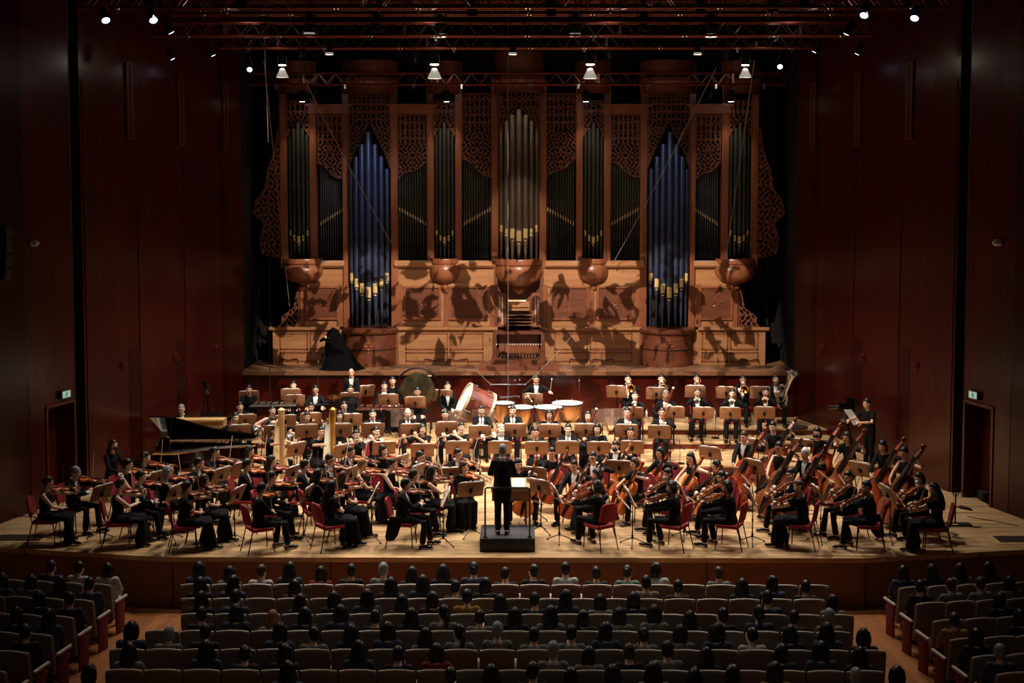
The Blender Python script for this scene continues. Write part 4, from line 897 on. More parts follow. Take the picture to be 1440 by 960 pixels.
def stool_parts(h, m, name):
    P = []; b = MB(); b.lathe([(.001, h-.05), (.16, h-.05), (.17, h-.02), (.16, h), (.001, h+.005)], n=20); P.append(('seat', b.mesh(name+'_seat', m)))
    for k in range(4):
        a = PI/4+k*PI/2; b = MB(); b.tube([(.1*math.cos(a), .1*math.sin(a), h-.05), (.2*math.cos(a), .2*math.sin(a), 0)], .012, 8); P.append(('leg', b.mesh(name+'_leg', M_BLACK)))
    b = MB(); b.tube([(.165*math.cos(a), .165*math.sin(a), h*.35) for a in [2*PI*i/16 for i in range(16)]], .008, 6, closed=True); P.append(('foot_ring', b.mesh(name+'_ring', M_BLACK)))
    return P
HSTOOL = Proto('stool', stool_parts(.73, M_CLOTH2, 'high_stool')); LSTOOL = Proto('stool', stool_parts(.46, M_CLOTH2, 'low_stool'))
# music stand: back of the desk faces -y, the player sits towards +y
def stand_parts(h, tilt, dark=False):
    P = []; R_ = Matrix.Rotation(tilt, 4, 'X'); T = Matrix.Translation((0, 0, h)) @ R_
    def tb(b):
        b.v = [tuple(T @ V(p)) for p in b.v]; return b
    b = MB(); b.rbox((0, 0, .16), (.53, .014, .34), .006); b.box((0, .025, .0), (.53, .05, .012)); P.append(('desk', tb(b).mesh('stand_desk', M_DESK)))
    b = MB(); b.box((0, -.02, .14), (.06, .03, .1)); b.cyl((0, -.03, .13), (0, -.055, .13), .022, n=12); P.append(('bracket', tb(b).mesh('stand_bracket', M_BLACK)))
    b = MB(); b.tube([(0, -.03, h+.12), (0, 0, h-.05), (0, 0, h-.2), (0, 0, .16)], [.009, .010, .010, .013], 8); b.cyl((0, 0, h*.55), (0, 0, h*.55+.04), .02, n=10); P.append(('post', b.mesh('stand_post', M_BLACK)))
    b = MB(); b.cyl((0, 0, .12), (0, 0, .20), .022, n=10); P.append(('hub', b.mesh('stand_hub', M_BLACK)))
    for k in range(3):
        a = PI/2+k*2*PI/3+.3; b = MB(); b.tube([(0, 0, .15), (.27*math.cos(a), .27*math.sin(a), .02)], .010, 6); b.ell((.27*math.cos(a), .27*math.sin(a), .014), (.02, .02, .014), 8, 6); P.append(('leg', b.mesh('stand_leg', M_BLACK)))
    return P
TILT = .42
STAND = {'lo': Proto('music_stand', stand_parts(.80, TILT)), 'hi': Proto('music_stand', stand_parts(.98, TILT*.8)), 'flat': Proto('music_stand', stand_parts(.78, 1.0))}
SH = {'lo': (.80, TILT), 'hi': (.98, TILT*.8), 'flat': (.78, 1.0)}
def sheet_parts(k, kind):
    h, t = SH[kind]; T = Matrix.Translation((0, 0, h)) @ Matrix.Rotation(t, 4, 'X'); w = (.235, .22, .2)[k]; hh = (.34, .345, .335)[k]; P = []
    for sx in (-1, 1):
        b = MB(); R = [[(sx*w*q, .012+.012*math.sin(q*PI)*(1+k*.3), z) for q in (0, .25, .5, .75, 1)]+[(sx*w*q, .0095, z) for q in (1, .75, .5, .25, 0)] for z in (.008, hh)]
        b.rings(R); b.v = [tuple(T @ V(p)) for p in b.v]; P.append(('page', b.mesh('page', M_PAPER, 60)))
    b = MB()
    for sx in (-1, 1):
        for r in range(7):
            z = .05+r*.04
            for l in range(3): b.box((sx*w*.5, .0262+.004*k, z+l*.006), (w*.8, .0006, .0016))
    b.v = [tuple(T @ V(p)) for p in b.v]; P.append(('staves', b.mesh('staves', M_EBONY, 0)))
    return P
SHEET = {kd: [Proto('sheet_music', sheet_parts(k, kd)) for k in range(3)] for kd in SH}
# winds
def horn_parts():
    P = []; c = V((-.14, -.24, .86)); ax = V((.25, -.75, .2)).normalized(); u, v, w = frame_of(ax)
    def ring(r, off, n=26, a0=0, a1=2*PI): return [c+(u*math.cos(a)+v*math.sin(a))*r+w*off for a in [a0+(a1-a0)*i/n for i in range(n+1)]]
    b = MB(); b.tube(ring(.135, 0), .009, 8); b.tube(ring(.115, .018), .0075, 8); b.tube(ring(.10, -.015, a0=.5, a1=5), .007, 8); b.tube([c+u*.07, c+v*.06+u*.05, c-u*.07, c-v*.09], .007, 8)
    P.append(('tubing', b.mesh('horn_tube', M_SILV)))
    d = V((-.75, .42, -.45)).normalized(); s = c-u*.10; b = MB(); Rm = d.to_track_quat('Z', 'Y').to_matrix()
    b.lathe([(.012, -.02), (.018, .06), (.03, .13), (.055, .19), (.10, .235), (.15, .26), (.148, .263), (.09, .235), (.045, .19), (.02, .12)], s, 24, rot=Rm); P.append(('bell', b.mesh('horn_bell', M_SILV, 60)))
    b = MB()
    for i in range(4): p = c+u*(-.04+.035*i); b.cyl(p+w*.02, p+w*.07, .014, n=12); b.ell(p+w*.078, (.013, .013, .006), 8, 6)
    P.append(('valves', b.mesh('horn_valves', M_SILV)))
    m_ = V((0, -.155, 1.12)); b = MB(); b.tube([m_, m_+V((-.01, -.09, -.05)), c+v*.135 if v.z > 0 else c-v*.135], [.011, .005, .006], 8); b.cyl(m_+V((0, .01, .01)), m_, .014, .008); P.append(('mouthpipe', b.mesh('horn_pipe', M_SILV)))
    return P
HORN = Proto('french_horn', horn_parts())
def trumpet_parts(m):
    P = []; o = V((0, -.15, 1.12)); d = V((0, -1, -.12)).normalized()
    b = MB(); b.tube([o, o+d*.3, o+d*.34+V((0, 0, -.03)), o+d*.30+V((0, 0, -.06)), o+d*.06+V((0, 0, -.05)), o+d*.02+V((0, 0, -.03)), o+d*.06+V((0, 0, -.005))], .006, 8); b.cyl(o+V((0, .012, 0)), o, .013, .007); P.append(('tubing', b.mesh('trumpet_tube', m)))
    b = MB(); Rm = d.to_track_quat('Z', 'Y').to_matrix(); b.lathe([(.006, .1), (.008, .32), (.014, .40), (.026, .45), (.06, .485), (.058, .487), (.022, .45), (.01, .40)], o+V((0, 0, -.02)), 20, rot=Rm); P.append(('bell', b.mesh('trumpet_bell', m, 60)))
    b = MB()
    for i in range(3): p = o+d*(.14+.028*i); b.cyl(p+V((0, 0, -.09)), p+V((0, 0, .04)), .012, n=10); b.cyl(p+V((0, 0, .04)), p+V((0, 0, .06)), .004, n=6); b.ell(p+V((0, 0, .062)), (.009, .009, .004), 8, 6)
    P.append(('valves', b.mesh('trumpet_valves', m))); return P
TRUMPET = Proto('trumpet', trumpet_parts(M_SILV)); TRUMPETB = Proto('trumpet', trumpet_parts(M_BRASS))
def trombone_parts():
    P = []; o = V((-.01, -.15, 1.12)); d = V((-.02, -1, -.22)).normalized(); s = V((.1, 0, -.01))
    b = MB(); b.tube([o, o+d*.75, o+d*.78+V((0, 0, -.04)), o+d*.75+V((0, 0, -.08)), o+d*.08+V((0, 0, -.08))], .007, 8); b.cyl(o+V((0, .012, 0)), o, .016, .008); P.append(('slide', b.mesh('tb_slide', M_BRASS)))
    b = MB(); q = o+V((0, 0, -.08))+d*.08; b.tube([q, q+s*.5, q+s-d*.05, q+s-d*.33+V((0, 0, .0)), q+s-d*.38+V((0, 0, .05)), q+s-d*.33+V((0, 0, .10)), q+s+d*.05+V((0, 0, .10))], [.008]*4+[.010]*3, 8); P.append(('tuning_slide', b.mesh('tb_tune', M_BRASS)))
    b = MB(); Rm = d.to_track_quat('Z', 'Y').to_matrix(); b.lathe([(.010, 0), (.014, .15), (.024, .25), (.045, .32), (.08, .36), (.11, .375), (.108, .378), (.07, .355), (.03, .28)], q+s+V((0, 0, .10))+d*.03, 24, rot=Rm); P.append(('bell', b.mesh('tb_bell', M_BRASS, 60)))
    return P
TROMB = Proto('trombone', trombone_parts())
def tuba_parts():
    P = []; c = V((.13, -.26, .80)); b = MB()
    b.tube([c+V((.02+.13*math.cos(a), 0, .30*math.sin(a)-.02)) for a in [2*PI*i/24 for i in range(25)]], [.028+.018*i/24 for i in range(25)], 10); b.tube([c+V((.0+.08*math.cos(a), -.06, .16*math.sin(a))) for a in [2*PI*i/20 for i in range(20)]], .014, 8, closed=True)
    b.tube([c+V((-.06, -.04, .1)), c+V((-.1, -.02, .3)), V((0, -.13, 1.12))], [.012, .010, .012], 8); P.append(('tubing', b.mesh('tuba_tube', M_SILV)))
    d = V((.30, .0, .95)).normalized(); Rm = d.to_track_quat('Z', 'Y').to_matrix()
    b = MB(); b.lathe([(.04, -.25), (.06, 0), (.085, .25), (.12, .4), (.18, .49), (.235, .53), (.23, .535), (.16, .49), (.09, .38), (.05, .2)], c+V((.13, 0, .14)), 28, rot=Rm); P.append(('bell', b.mesh('tuba_bell', M_SILV, 60)))
    b = MB()
    for i in range(4): b.cyl(c+V((-.05+.035*i, -.09, -.02)), c+V((-.05+.035*i, -.09, .12)), .014, n=10)
    P.append(('valves', b.mesh('tuba_valves', M_SILV))); return P
TUBA = Proto('tuba', tuba_parts())
def stick_wind(name, a, b_, r, m, keym, bell=0., n=9, mouth=None):
    a, b_ = V(a), V(b_); P = []; d = (b_-a).normalized(); q = MB(); L = (b_-a).length
    q.tube([a, a+d*L*.5, a+d*(L-.06), b_], [r, r, r*1.1, max(bell, r)], 10); P.append(('body', q.mesh(name+'_tube', m)))
    u, v, w = frame_of(d); q = MB()
    for i in range(n): p = a+d*L*(.2+.62*i/n)+u*r; q.cyl(p, p+u*.006, .008, n=8)
    q.tube([a+d*L*.25+u*(r+.005), a+d*L*.8+u*(r+.005)], .0022, 5); P.append(('keys', q.mesh(name+'_keys', keym)))
    if mouth: q = MB(); q.cyl(a-d*mouth, a+d*.01, .003, r*.8, 8); P.append(('mouthpiece', q.mesh(name+'_mp', M_EBONY)))
    return P
FLUTE = Proto('flute', stick_wind('flute', (.06, -.165, 1.125), (-.58, -.265, .995), .0095, mat('flute_metal', (235, 214, 206), .2, 1.), M_SILV, n=12))
CLAR = Proto('clarinet', stick_wind('clarinet', (0, -.19, 1.07), (0, -.46, .56), .0135, M_EBONY, M_SILV, .03, mouth=.07))
OBOE = Proto('oboe', stick_wind('oboe', (0, -.19, 1.08), (0, -.50, .62), .012, M_EBONY, M_SILV, .02, mouth=.05))
bp = stick_wind('bassoon', (-.22, -.06, .28), (.20, -.34, 1.42), .026, M_VARNB, M_SILV, .03)
q = MB(); q.tube([(-.17, -.13, .30), (.06, -.27, .92), (.06, -.22, 1.05), (0, -.14, 1.12)], [.024, .02, .004, .004], 8); bp.append(('wing_and_bocal', q.mesh('bassoon_wing', M_VARNB)))
q = MB(); q.cyl((.195, -.337, 1.40), (.204, -.343, 1.43), .03, n=14); bp.append(('bell_ring', q.mesh('bassoon_ring', M_WHITE)))
BASSOON = Proto('bassoon', bp)
# mallet / drum stick
q = MB(); q.cyl((0, 0, 0), (.36, 0, 0), .006, n=6); mh = MB(); mh.ell((.37, 0, 0), (.022, .018, .018), 10, 8)
MALLET = Proto('mallet', [('stick', q.mesh('mallet_stick', mat('maple_stick', (206, 168, 118), .5))), ('head', mh.mesh('mallet_head', mat('felt', (226, 220, 205), .9)))])
# auditorium seat: sitter faces +y (stage), so built facing -y and turned round
M_SBACK = mat('seat_back_fabric', (128, 116, 104), .75, noise=.12, nscale=40)
M_SRIM = mat('seat_rim', (214, 200, 180), .4)  # pale rim and armrest tone, with stage light on the tops put in
M_SRED = mat('seat_red', (110, 18, 22), .8, noise=.15, nscale=25)
def seat_parts():
    P = []; b = MB(); R = []
    for z, w, y, t in ((.30, .245, .22, .06), (.34, .25, .225, .07), (.6, .25, .262, .075), (.86, .25, .30, .07), (.905, .248, .307, .06), (.92, .235, .31, .03)):
        R.append([(-w, y, z), (-w*.5, y+.012, z), (0, y+.016, z), (w*.5, y+.012, z), (w, y, z), (w, y+t, z), (w*.5, y+t+.012, z), (0, y+t+.016, z), (-w*.5, y+t+.012, z), (-w, y+t, z)])
    b.rings(R); P.append(('backrest', b.mesh('aud_back', M_SBACK, 50)))
    b = MB(); b.tube([(-.245, .338, .914), (-.12, .35, .934), (0, .354, .938), (.12, .35, .934), (.245, .338, .914)], .018, 8); P.append(('lit_top_rim', b.mesh('aud_rim', M_SRIM)))
    b = MB(); b.rbox((0, .215, .62), (.44, .05, .5), .022, Matrix.Rotation(-.14, 3, 'X')); P.append(('back_cushion', b.mesh('aud_cush', M_SRED)))
    b = MB(); b.rbox((0, -.02, .42), (.44, .46, .1), .035); P.append(('seat', b.mesh('aud_seat', M_SRED)))
    for sx in (-1, 1):
        b = MB(); b.rbox((sx*.258, .02, .60), (.05, .42, .045), .015); P.append(('armrest', b.mesh('aud_arm', M_SRIM)))
    for sx in (-1, 1):
        b = MB(); b.rbox((sx*.255, .06, .3), (.03, .30, .6), .01); P.append(('side_panel', b.mesh('aud_side', M_SRED)))
    return P
ASEAT = Proto('auditorium_seat', seat_parts())
# ---------------------------------------------------------------- the players
POD = at(708, 748, .0)
FOC = V((POD.x, POD.y+.6, 0))
OUT = {'suit': 'person in black tailcoat', 'sleeveless': 'person in sleeveless black', 'short': 'person in short-sleeved black', 'dress': 'person in long-sleeved black', 'blouse': 'person in black trousers', 'lace': 'person in black lace', 'shirt': 'person in white-fronted black', 'tee': 'person in plain black'}
PLAYERS = []
def level_at(y, x=0): return .48 if (y > 9.64 and x > 2.35) else .32 if y > 8.62 else .16 if y > 6.7 else 0.
def put_bow(M, a, b, proto, label, group):
    a, b = V(a), V(b); m = M @ basis(a, b-a, (0, 0, 1)); return proto.put(m, label, 'bow', group)
def player(px, py, lv, pose_, out, hair, hcol, inst, who, row, rz=None, gl=False, mk=None, sk=0, seat='chair', off=0., extra=None, sc=1., tail=False):
    P = POSES[pose_]['P']; hd = V(P['head'])
    H = at(px, py, lv+hd.z*sc)
    if rz is None:
        d = FOC-H; r = math.atan2(d.x, -d.y)+math.radians(off)
    else: r = math.radians(rz)
    Rz = Matrix.Rotation(r, 3, 'Z'); root = H-(Rz @ V((hd.x, hd.y, 0))); root.z = lv
    M = mtx(root, r)
    act = {'violin': 'playing the violin', 'viola': 'playing the viola', 'cello': 'playing the cello', 'bass': 'playing the double bass', 'flute': 'playing the flute', 'clarinet': 'playing the clarinet', 'oboe': 'playing the oboe', 'bassoon': 'playing the bassoon',
           'horn': 'holding a silver horn', 'trumpet': 'blowing a trumpet', 'trombone': 'blowing a trombone', 'tuba': 'behind the big tuba'}.get(inst, extra or 'sitting')
    person(M, pose_, out, hair, hcol, '%s, %s' % (OUT[out], who), row, gl, mk, sk if sk else (len(PLAYERS)*5 % 3), sc, tail=tail)
    G = lambda s: s
    n = len(PLAYERS)
    if inst in ('violin', 'viola'):
        Pn = VIOL if inst == 'violin' else VIOLA; k = .595 if inst == 'violin' else .67
        m = M @ (basis(VT, VD, VN) if inst == 'violin' else basis(VT2-VD2*.02, VD2, VN2))
        Pn[n % 3].put(m, '%s held by the %s' % (inst, who), inst, inst+'s held by the players')
        W = V(joints(P)['Wr']); h = V(P['hr']).normalized(); fr = W+h*.085+V(P['nr']).normalized()*.02; vt, vd, vn = (VT, VD, VN) if inst == 'violin' else (VT2, VD2, VN2); c = vt+vd*.24+vn*.055
        put_bow(M, fr, c, BOW, 'bow in the hand of the %s' % who, 'bows of the players')
    elif inst == 'cello':
        CELLO[n % 3].put(M @ basis(CE+CDir*.24, CDir, CN), 'cello between the knees of the %s' % who, 'cello', 'cellos')
        J = joints(P); W = J['Wr']; fr = W+V(P['hr']).normalized()*.085; c = cpt(.58)+CN*.13; put_bow(M, fr, c+V((.03, 0, 0)), CBOW, 'bow in the hand of the %s' % who, 'bows of the players')
    elif inst == 'bass':
        BASS[n % 3].put(M @ basis(BE+BDir*.12, BDir, BN), 'double bass held by the %s' % who, 'double bass', 'double basses')
        J = joints(P); W = J['Wr']; fr = W+V(P['hr']).normalized()*.085; c = bpt(.80)+BN*.19; put_bow(M, fr, c+V((.05, 0, 0)), CBOW, 'bow in the hand of the %s' % who, 'bows of the players')
    elif inst == 'trumpet': (TRUMPETB if extra == 'brass' else TRUMPET).put(M, 'trumpet blown by the %s' % who, 'trumpet', 'trumpets')
    elif inst in ('flute', 'clarinet', 'oboe', 'bassoon', 'horn', 'trombone', 'tuba'):
        {'flute': FLUTE, 'clarinet': CLAR, 'oboe': OBOE, 'bassoon': BASSOON, 'horn': HORN, 'trombone': TROMB, 'tuba': TUBA}[inst].put(M, '%s held by the %s' % ({'horn': 'silver french horn'}.get(inst, inst), who), {'horn': 'french horn'}.get(inst, inst), inst+'s')
    if seat == 'chair': CHAIR.put(M, 'red chair of the %s' % who, 'chair', 'red chairs of the orchestra')
    elif seat == 'stool': HSTOOL.put(M, 'high dark stool of the %s' % who, 'stool', 'high stools')
    elif seat == 'low': LSTOOL.put(M, 'low dark stool of the %s' % who, 'stool', 'low stools')
    PLAYERS.append((root, r, who, lv)); return M
def row(rows, role, rowname, inst, lv, pose_, **kw):
    for i, e in enumerate(rows):
        px, py, out, hair, hcol = e[:5]; o = dict(kw); 
        if len(e) > 5: o.update(e[5])
        who = o.pop('who', None) or '%s %s from left in the %s' % (ORD[i+1], o.pop('role', role), rowname)
        o.pop('role', None)
        player(px, py, o.pop('lv', lv), o.pop('pose', pose_), out, hair, hcol, o.pop('inst', inst), who, rowname, **o)
S, N_, D_, B_, SU, L_ = 'short', 'sleeveless', 'dress', 'blouse', 'suit', 'lace'
row([(68, 678, N_, 'bun', 'brown', {'off': -6}), (170, 681, N_, 'bun', 'brown', {'pose': 'violin_up'}), (263, 685, S, 'bun', 'black'), (368, 687, B_, 'short', 'black', {'off': 8}), (466.5, 684, S, 'long', 'black', {'off': 8}), (571, 681, SU, 'short', 'black', {'rz': 84, 'pose': 'violin_up', 'tail': True})],
    'violinist', 'front violin row', 'violin', 0, 'violin')
row([(107, 664, SU, 'short', 'grey', {'off': -25, 'pose': 'violin_up'}), (198.5, 670, SU, 'short', 'black', {'off': -18}), (287, 675, S, 'bob', 'brown'), (382, 671, 'shirt', 'short', 'black', {'off': -15, 'gl': True}), (482.5, 671, S, 'long', 'brown'), (582, 668, SU, 'short', 'black', {'off': -20})],
    'violinist', 'second violin row', 'violin', 0, 'violin')
row([(180, 653, N_, 'bun', 'black', {'off': -15}), (236, 663, D_, 'bob', 'grey', {'pose': 'violin_up'}), (280, 651, SU, 'short', 'black', {'off': -20}), (348, 653, SU, 'short', 'black'), (429, 654, SU, 'short', 'black', {'gl': True}), (447, 667, L_, 'long', 'black', {'off': 12}), (510, 652.5, N_, 'short', 'blond'), (551.5, 652.5, N_, 'bun', 'black', {'off': -25}), (607.5, 663, N_, 'long', 'black', {'off': -10, 'pose': 'violin_up'}), (652, 656, D_, 'bob', 'brown', {'rz': 15})],
    'violinist', 'third violin row', 'violin', 0, 'violin')
row([(205, 643, D_, 'bun', 'black', {'off': -18}), (302.5, 636, D_, 'bun', 'black', {'off': -20}), (351, 634, D_, 'bob', 'black', {'off': -22}), (382, 648, S, 'long', 'black', {'off': -15}), (464.5, 646, SU, 'short', 'black', {'off': -30, 'gl': True}), (493, 635, SU, 'short', 'black', {'off': -20}), (539, 633, D_, 'bob', 'black', {'off': -35}), (591.5, 642, SU, 'short', 'black', {'off': -25, 'gl': True}), (644.6, 638, SU, 'short', 'black', {'rz': 22, 'gl': True})],
    'violinist', 'back violin row', 'violin', 0, 'violin_up')
row([(839, 684, L_, 'bob', 'black', {'off': -10}), (944, 685, L_, 'bob', 'black', {'off': -4}), (1022, 684, B_, 'bob', 'black', {'off': -4}), (1123, 684, S, 'short', 'brown', {'off': -6}), (1218, 685, SU, 'short', 'black', {'off': 0, 'tail': True}), (1313, 688, S, 'long', 'black', {'off': 0})],
    'violist', 'front viola row', 'viola', 0, 'viola')
row([(839, 667, S, 'bob', 'black', {'off': 16}), (939, 667, B_, 'short', 'black', {'off': 12, 'mk': 'white'}), (1014, 671, B_, 'short', 'black', {'off': 10}), (1112, 667, SU, 'short', 'black', {'off': 14, 'gl': True}), (1193, 671, B_, 'short', 'black', {'off': 20, 'gl': True}), (1293, 673, B_, 'bob', 'black', {'off': 12, 'mk': 'white'})],
    'violist', 'second viola row', 'viola', 0, 'viola_up')
row([(728, 652.5, S, 'bob', 'black', {'rz': 12}), (807, 655, SU, 'short', 'black', {'rz': -28}), (892, 651.6, S, 'bob', 'brown', {'off': 22}), (1007, 655, B_, 'bob', 'black', {'off': 12})], 'cellist', 'front cello row', 'cello', 0, 'cello')
row([(776, 637, S, 'short', 'black', {'rz': -22}), (833.6, 643, SU, 'short', 'black', {'rz': -30, 'gl': True}), (865, 627.5, SU, 'short', 'black', {'rz': -25, 'mk': 'dark'}), (928, 636.5, D_, 'bob', 'black', {'rz': -55}), (971, 644, N_, 'long', 'black', {'rz': -48})], 'cellist', 'back cello row', 'cello', 0, 'cello')
row([(1046, 614, SU, 'short', 'brown', {'rz': -38}), (1095, 629, N_, 'short', 'black', {'rz': -42, 'gl': True}), (1132, 638, SU, 'short', 'white', {'rz': -48}), (1241, 627, D_, 'bob', 'black', {'rz': -48}), (1271, 637, N_, 'bun', 'black', {'rz': -56})], 'bassist', 'front bass row', 'bass', 0, 'bass', seat='stool')
row([(1086.5, 600, B_, 'short', 'black', {'rz': -32}), (1149, 608, S, 'bob', 'black', {'rz': -34, 'mk': 'dark'}), (1191, 615, S, 'long', 'black', {'rz': -55})], 'bassist', 'back bass row', 'bass', 0, 'bass', seat='stool')
row([(501, 612, D_, 'bun', 'black', {'rz': 20, 'inst': 'flute'}), (529, 607, N_, 'bun', 'black', {'rz': 20, 'inst': 'flute'}), (594, 603, S, 'bob', 'black', {'rz': 5, 'inst': 'flute'}), (649, 601, S, 'bun', 'black', {'rz': 5, 'inst': 'flute'}), (705, 603.5, SU, 'short', 'grey', {'rz': 0, 'inst': 'flute'})],
    'flutist', 'front wind row', 'flute', 0, 'flute')
row([(753, 608, 'dress', 'bun', 'black', {'rz': 0}), (799, 603, SU, 'short', 'black', {'rz': -4}), (840, 602.5, D_, 'bob', 'black', {'rz': -8}), (886.7, 607.5, D_, 'bun', 'black', {'rz': -12})], 'oboist', 'front wind row', 'oboe', 0, 'reed')
row([(524, 582, SU, 'short', 'black', {'rz': 12}), (573.5, 581, SU, 'bald', 'black', {'rz': 8}), (626, 583, B_, 'bun', 'black', {'rz': 5}), (677, 577, SU, 'short', 'black', {'rz': 2}), (721, 577, SU, 'short', 'black', {'rz': 0})], 'clarinetist', 'second wind row', 'clarinet', .16, 'reed')
row([(772.5, 583, SU, 'bob', 'black', {'rz': 0}), (826.7, 585, D_, 'long', 'black', {'rz': -3}), (881.7, 579.5, SU, 'short', 'black', {'rz': -6, 'gl': True}), (931, 580, SU, 'short', 'black', {'rz': -8, 'gl': True})], 'bassoonist', 'second wind row', 'bassoon', .16, 'bassoon')
row([(331, 587, 'short', 'bun', 'black', {'rz': 28}), (383, 577, N_, 'bun', 'black', {'rz': 24, 'lv': .16}), (432, 586, S, 'bun', 'black', {'rz': 18}), (477.5, 584, S, 'bob', 'black', {'rz': 14})], 'horn player', 'front horn row', 'horn', .16, 'horn')
row([(337.5, 572, SU, 'short', 'black', {'rz': 26}), (437, 572.5, S, 'bun', 'black', {'rz': 18}), (484, 571, SU, 'short', 'black', {'rz': 14, 'gl': True})], 'horn player', 'back horn row', 'horn', .16, 'horn')
row([(893, 556.5, 'shirt', 'bun', 'black', {'rz': -8}), (981, 552, SU, 'short', 'brown', {'rz': -10}), (1030, 553.5, SU, 'short', 'black', {'rz': -12}), (1077, 551.5, SU, 'short', 'black', {'rz': -14, 'extra': 'brass'})], 'trumpeter', 'trumpet row', 'trumpet', .32, 'trumpet')
row([(936, 555, SU, 'short', 'grey', {'rz': -8, 'who': 'bassoonist seated between the trumpeters'})], 'bassoonist', 'trumpet row', 'bassoon', .32, 'bassoon')
row([(883, 533, SU, 'short', 'black', {'rz': -4}), (930, 532.5, SU, 'short', 'black', {'rz': -8}), (980, 532.5, SU, 'short', 'black', {'rz': -10}), (1044.6, 534, SU, 'short', 'brown', {'rz': -12})], 'trombonist', 'trombone row', 'trombone', .48, 'trombone')
row([(1091, 533.5, SU, 'short', 'black', {'rz': -12, 'who': 'tuba player at the right end of the brass'})], 'tuba player', 'trombone row', 'tuba', .48, 'tuba')
row([(754, 533, SU, 'short', 'black', {'rz': 0, 'seat': 'stool', 'pose': 'timpani', 'who': 'timpanist behind the four kettledrums'})], '', 'percussion row', None, .32, 'timpani')
row([(350, 547.5, D_, 'bun', 'black', {'who': 'leftmost percussionist, half hidden by a stand'}), (412.5, 541.5, D_, 'bun', 'black', {'who': 'percussionist second from left, behind two stands'}), (443.5, 548, SU, 'short', 'black', {'gl': True, 'pose': 'keys', 'who': 'bespectacled percussionist at the dark glockenspiel'}),
     (493, 547.5, 'shirt', 'short', 'black', {'who': 'percussionist sitting below the standing one'}), (540.5, 542.5, SU, 'short', 'black', {'who': 'percussionist just left of the one perched by the gong'}), (587, 551, D_, 'bun', 'black', {'who': 'percussionist sitting in front of the gong'}), (629.5, 543, SU, 'short', 'black', {'who': 'percussionist right of the gong'})],
    'percussionist', 'percussion row', None, .32, 'lap', rz=8, seat='low')
row([(494, 524, SU, 'bald', 'black', {'who': 'tall bald percussionist standing at the back wall', 'sk': 1, 'sc': .93}), (552, 535.5, D_, 'bun', 'black', {'pose': 'perch', 'seat': 'stool', 'who': 'percussionist perched upright left of the gong', 'sk': 2})], 'percussionist', 'standing percussion', None, .32, 'stand', rz=6, seat=None)
row([(159.5, 626, L_, 'long', 'black', {'rz': 60, 'pose': 'lap', 'mk': 'dark', 'who': 'masked pianist waiting at the grand piano'})], '', 'keyboards', None, 0, 'lap', seat='low')
row([(255, 575.5, SU, 'short', 'grey', {'rz': 6, 'gl': True, 'who': 'celesta player behind the pale wooden cabinet'})], '', 'keyboards', None, .16, 'keys', seat='low')
row([(387, 606, S, 'bun', 'black', {'rz': 48, 'who': 'harpist behind the plain pale harp'}), (452, 607, S, 'bun', 'black', {'rz': 30, 'who': 'harpist behind the gilded harp'})], '', 'harps', None, 0, 'harp', seat='low')
# bottles and floor microphones between the brass stands
# stands: px, py of the middle of the desk, level, turn, kind, what it stands in front of
def auto_rz(p, off=0.): d = FOC-p; return math.atan2(d.x, -d.y)+math.radians(off)
NS = 0
def stand(px, py, lv, rz, where, kind='lo', k=None, paper=True):
    global NS
    h, t = SH[kind]; dz = h+.16*math.cos(t); H = at(px, py, lv+dz)
    r = math.radians(rz); R3 = Matrix.Rotation(r, 3, 'Z'); off = R3 @ V((0, -.16*math.sin(t), 0)); p = H-off; p.z = lv
    M = mtx(p, r); STAND[kind].put(M, 'wooden music stand '+where, 'music stand', 'music stands')
    if paper: SHEET[kind][NS % 3 if k is None else k].put(M, 'sheet music on the stand '+where, 'sheet music', 'sheet music')
    NS += 1
def stands(lst, name, lv, kind='lo'):
    for i, (px, py, rz) in enumerate(lst): stand(px, py, lv, rz, '%s from left in the %s' % (ORD[i+1], name), kind)
stands([(143, 692, 62), (245, 693, 72), (333.5, 695, 74), (431, 695, 80), (527, 693, 88), (628, 698, 92)], 'front line on the violin side', 0)
stands([(223, 672, 60), (311, 668, 62), (412, 665, 62), (494, 666, 62), (585, 664, 60)], 'second line on the violin side', 0)
stands([(340, 659, 50), (483, 634, 40), (563, 650, 58), (633, 667, 12), (662, 688, 18)], 'third line on the violin side', 0)
stands([(416, 632, 50), (540, 630, 14), (594, 633, 5), (643, 629.5, 3), (703, 629, 0), (755, 630, 0), (798, 629.5, -3), (842, 630, -5), (889, 629, -8)], 'line before the front wind row', 0)
stands([(337, 606.5, 18), (387, 607, 16), (431, 606, 12), (479, 605, 10), (524, 604, 8), (579, 605, 5), (628, 602.5, 3), (675, 607.5, 0), (724, 605, 0), (773, 606, 0), (824, 605, -2), (881, 606, -4), (927, 607.5, -6)], 'line before the second wind row', 0, 'hi')
stands([(345, 591, 16), (401, 592, 14), (437, 589, 12), (494, 590, 10)], 'line before the back horn row', .16)
stands([(350, 557.5, 12), (409, 554.5, 8), (414.5, 563, 8), (492.5, 560, 6), (514, 550, 30), (546, 562, 4), (584, 566, 4), (622, 556, 2), (749, 561, 0)], 'percussion line', .32)
stands([(890, 581, -3), (948, 580, -5), (989, 580.5, -8), (1027, 581, -10), (1075, 580.5, -12)], 'line before the trumpets', .16)
stands([(867, 550.5, -14), (923, 553, -4), (977.5, 550.5, -5), (1021, 552, -12), (1069, 552, -10)], 'line before the trombones', .32, 'hi')
stands([(782, 694, -80), (885, 698, -84), (958, 690, -86), (1054, 696, -86), (1150, 694, -84), (1248, 694, -82)], 'front line on the viola side', 0)
stands([(752, 667, -20), (758, 684, -36), (871, 657, -14), (998.5, 637.5, -30), (1062, 656, -52), (1210, 660, -48)], 'second line on the viola side', 0)
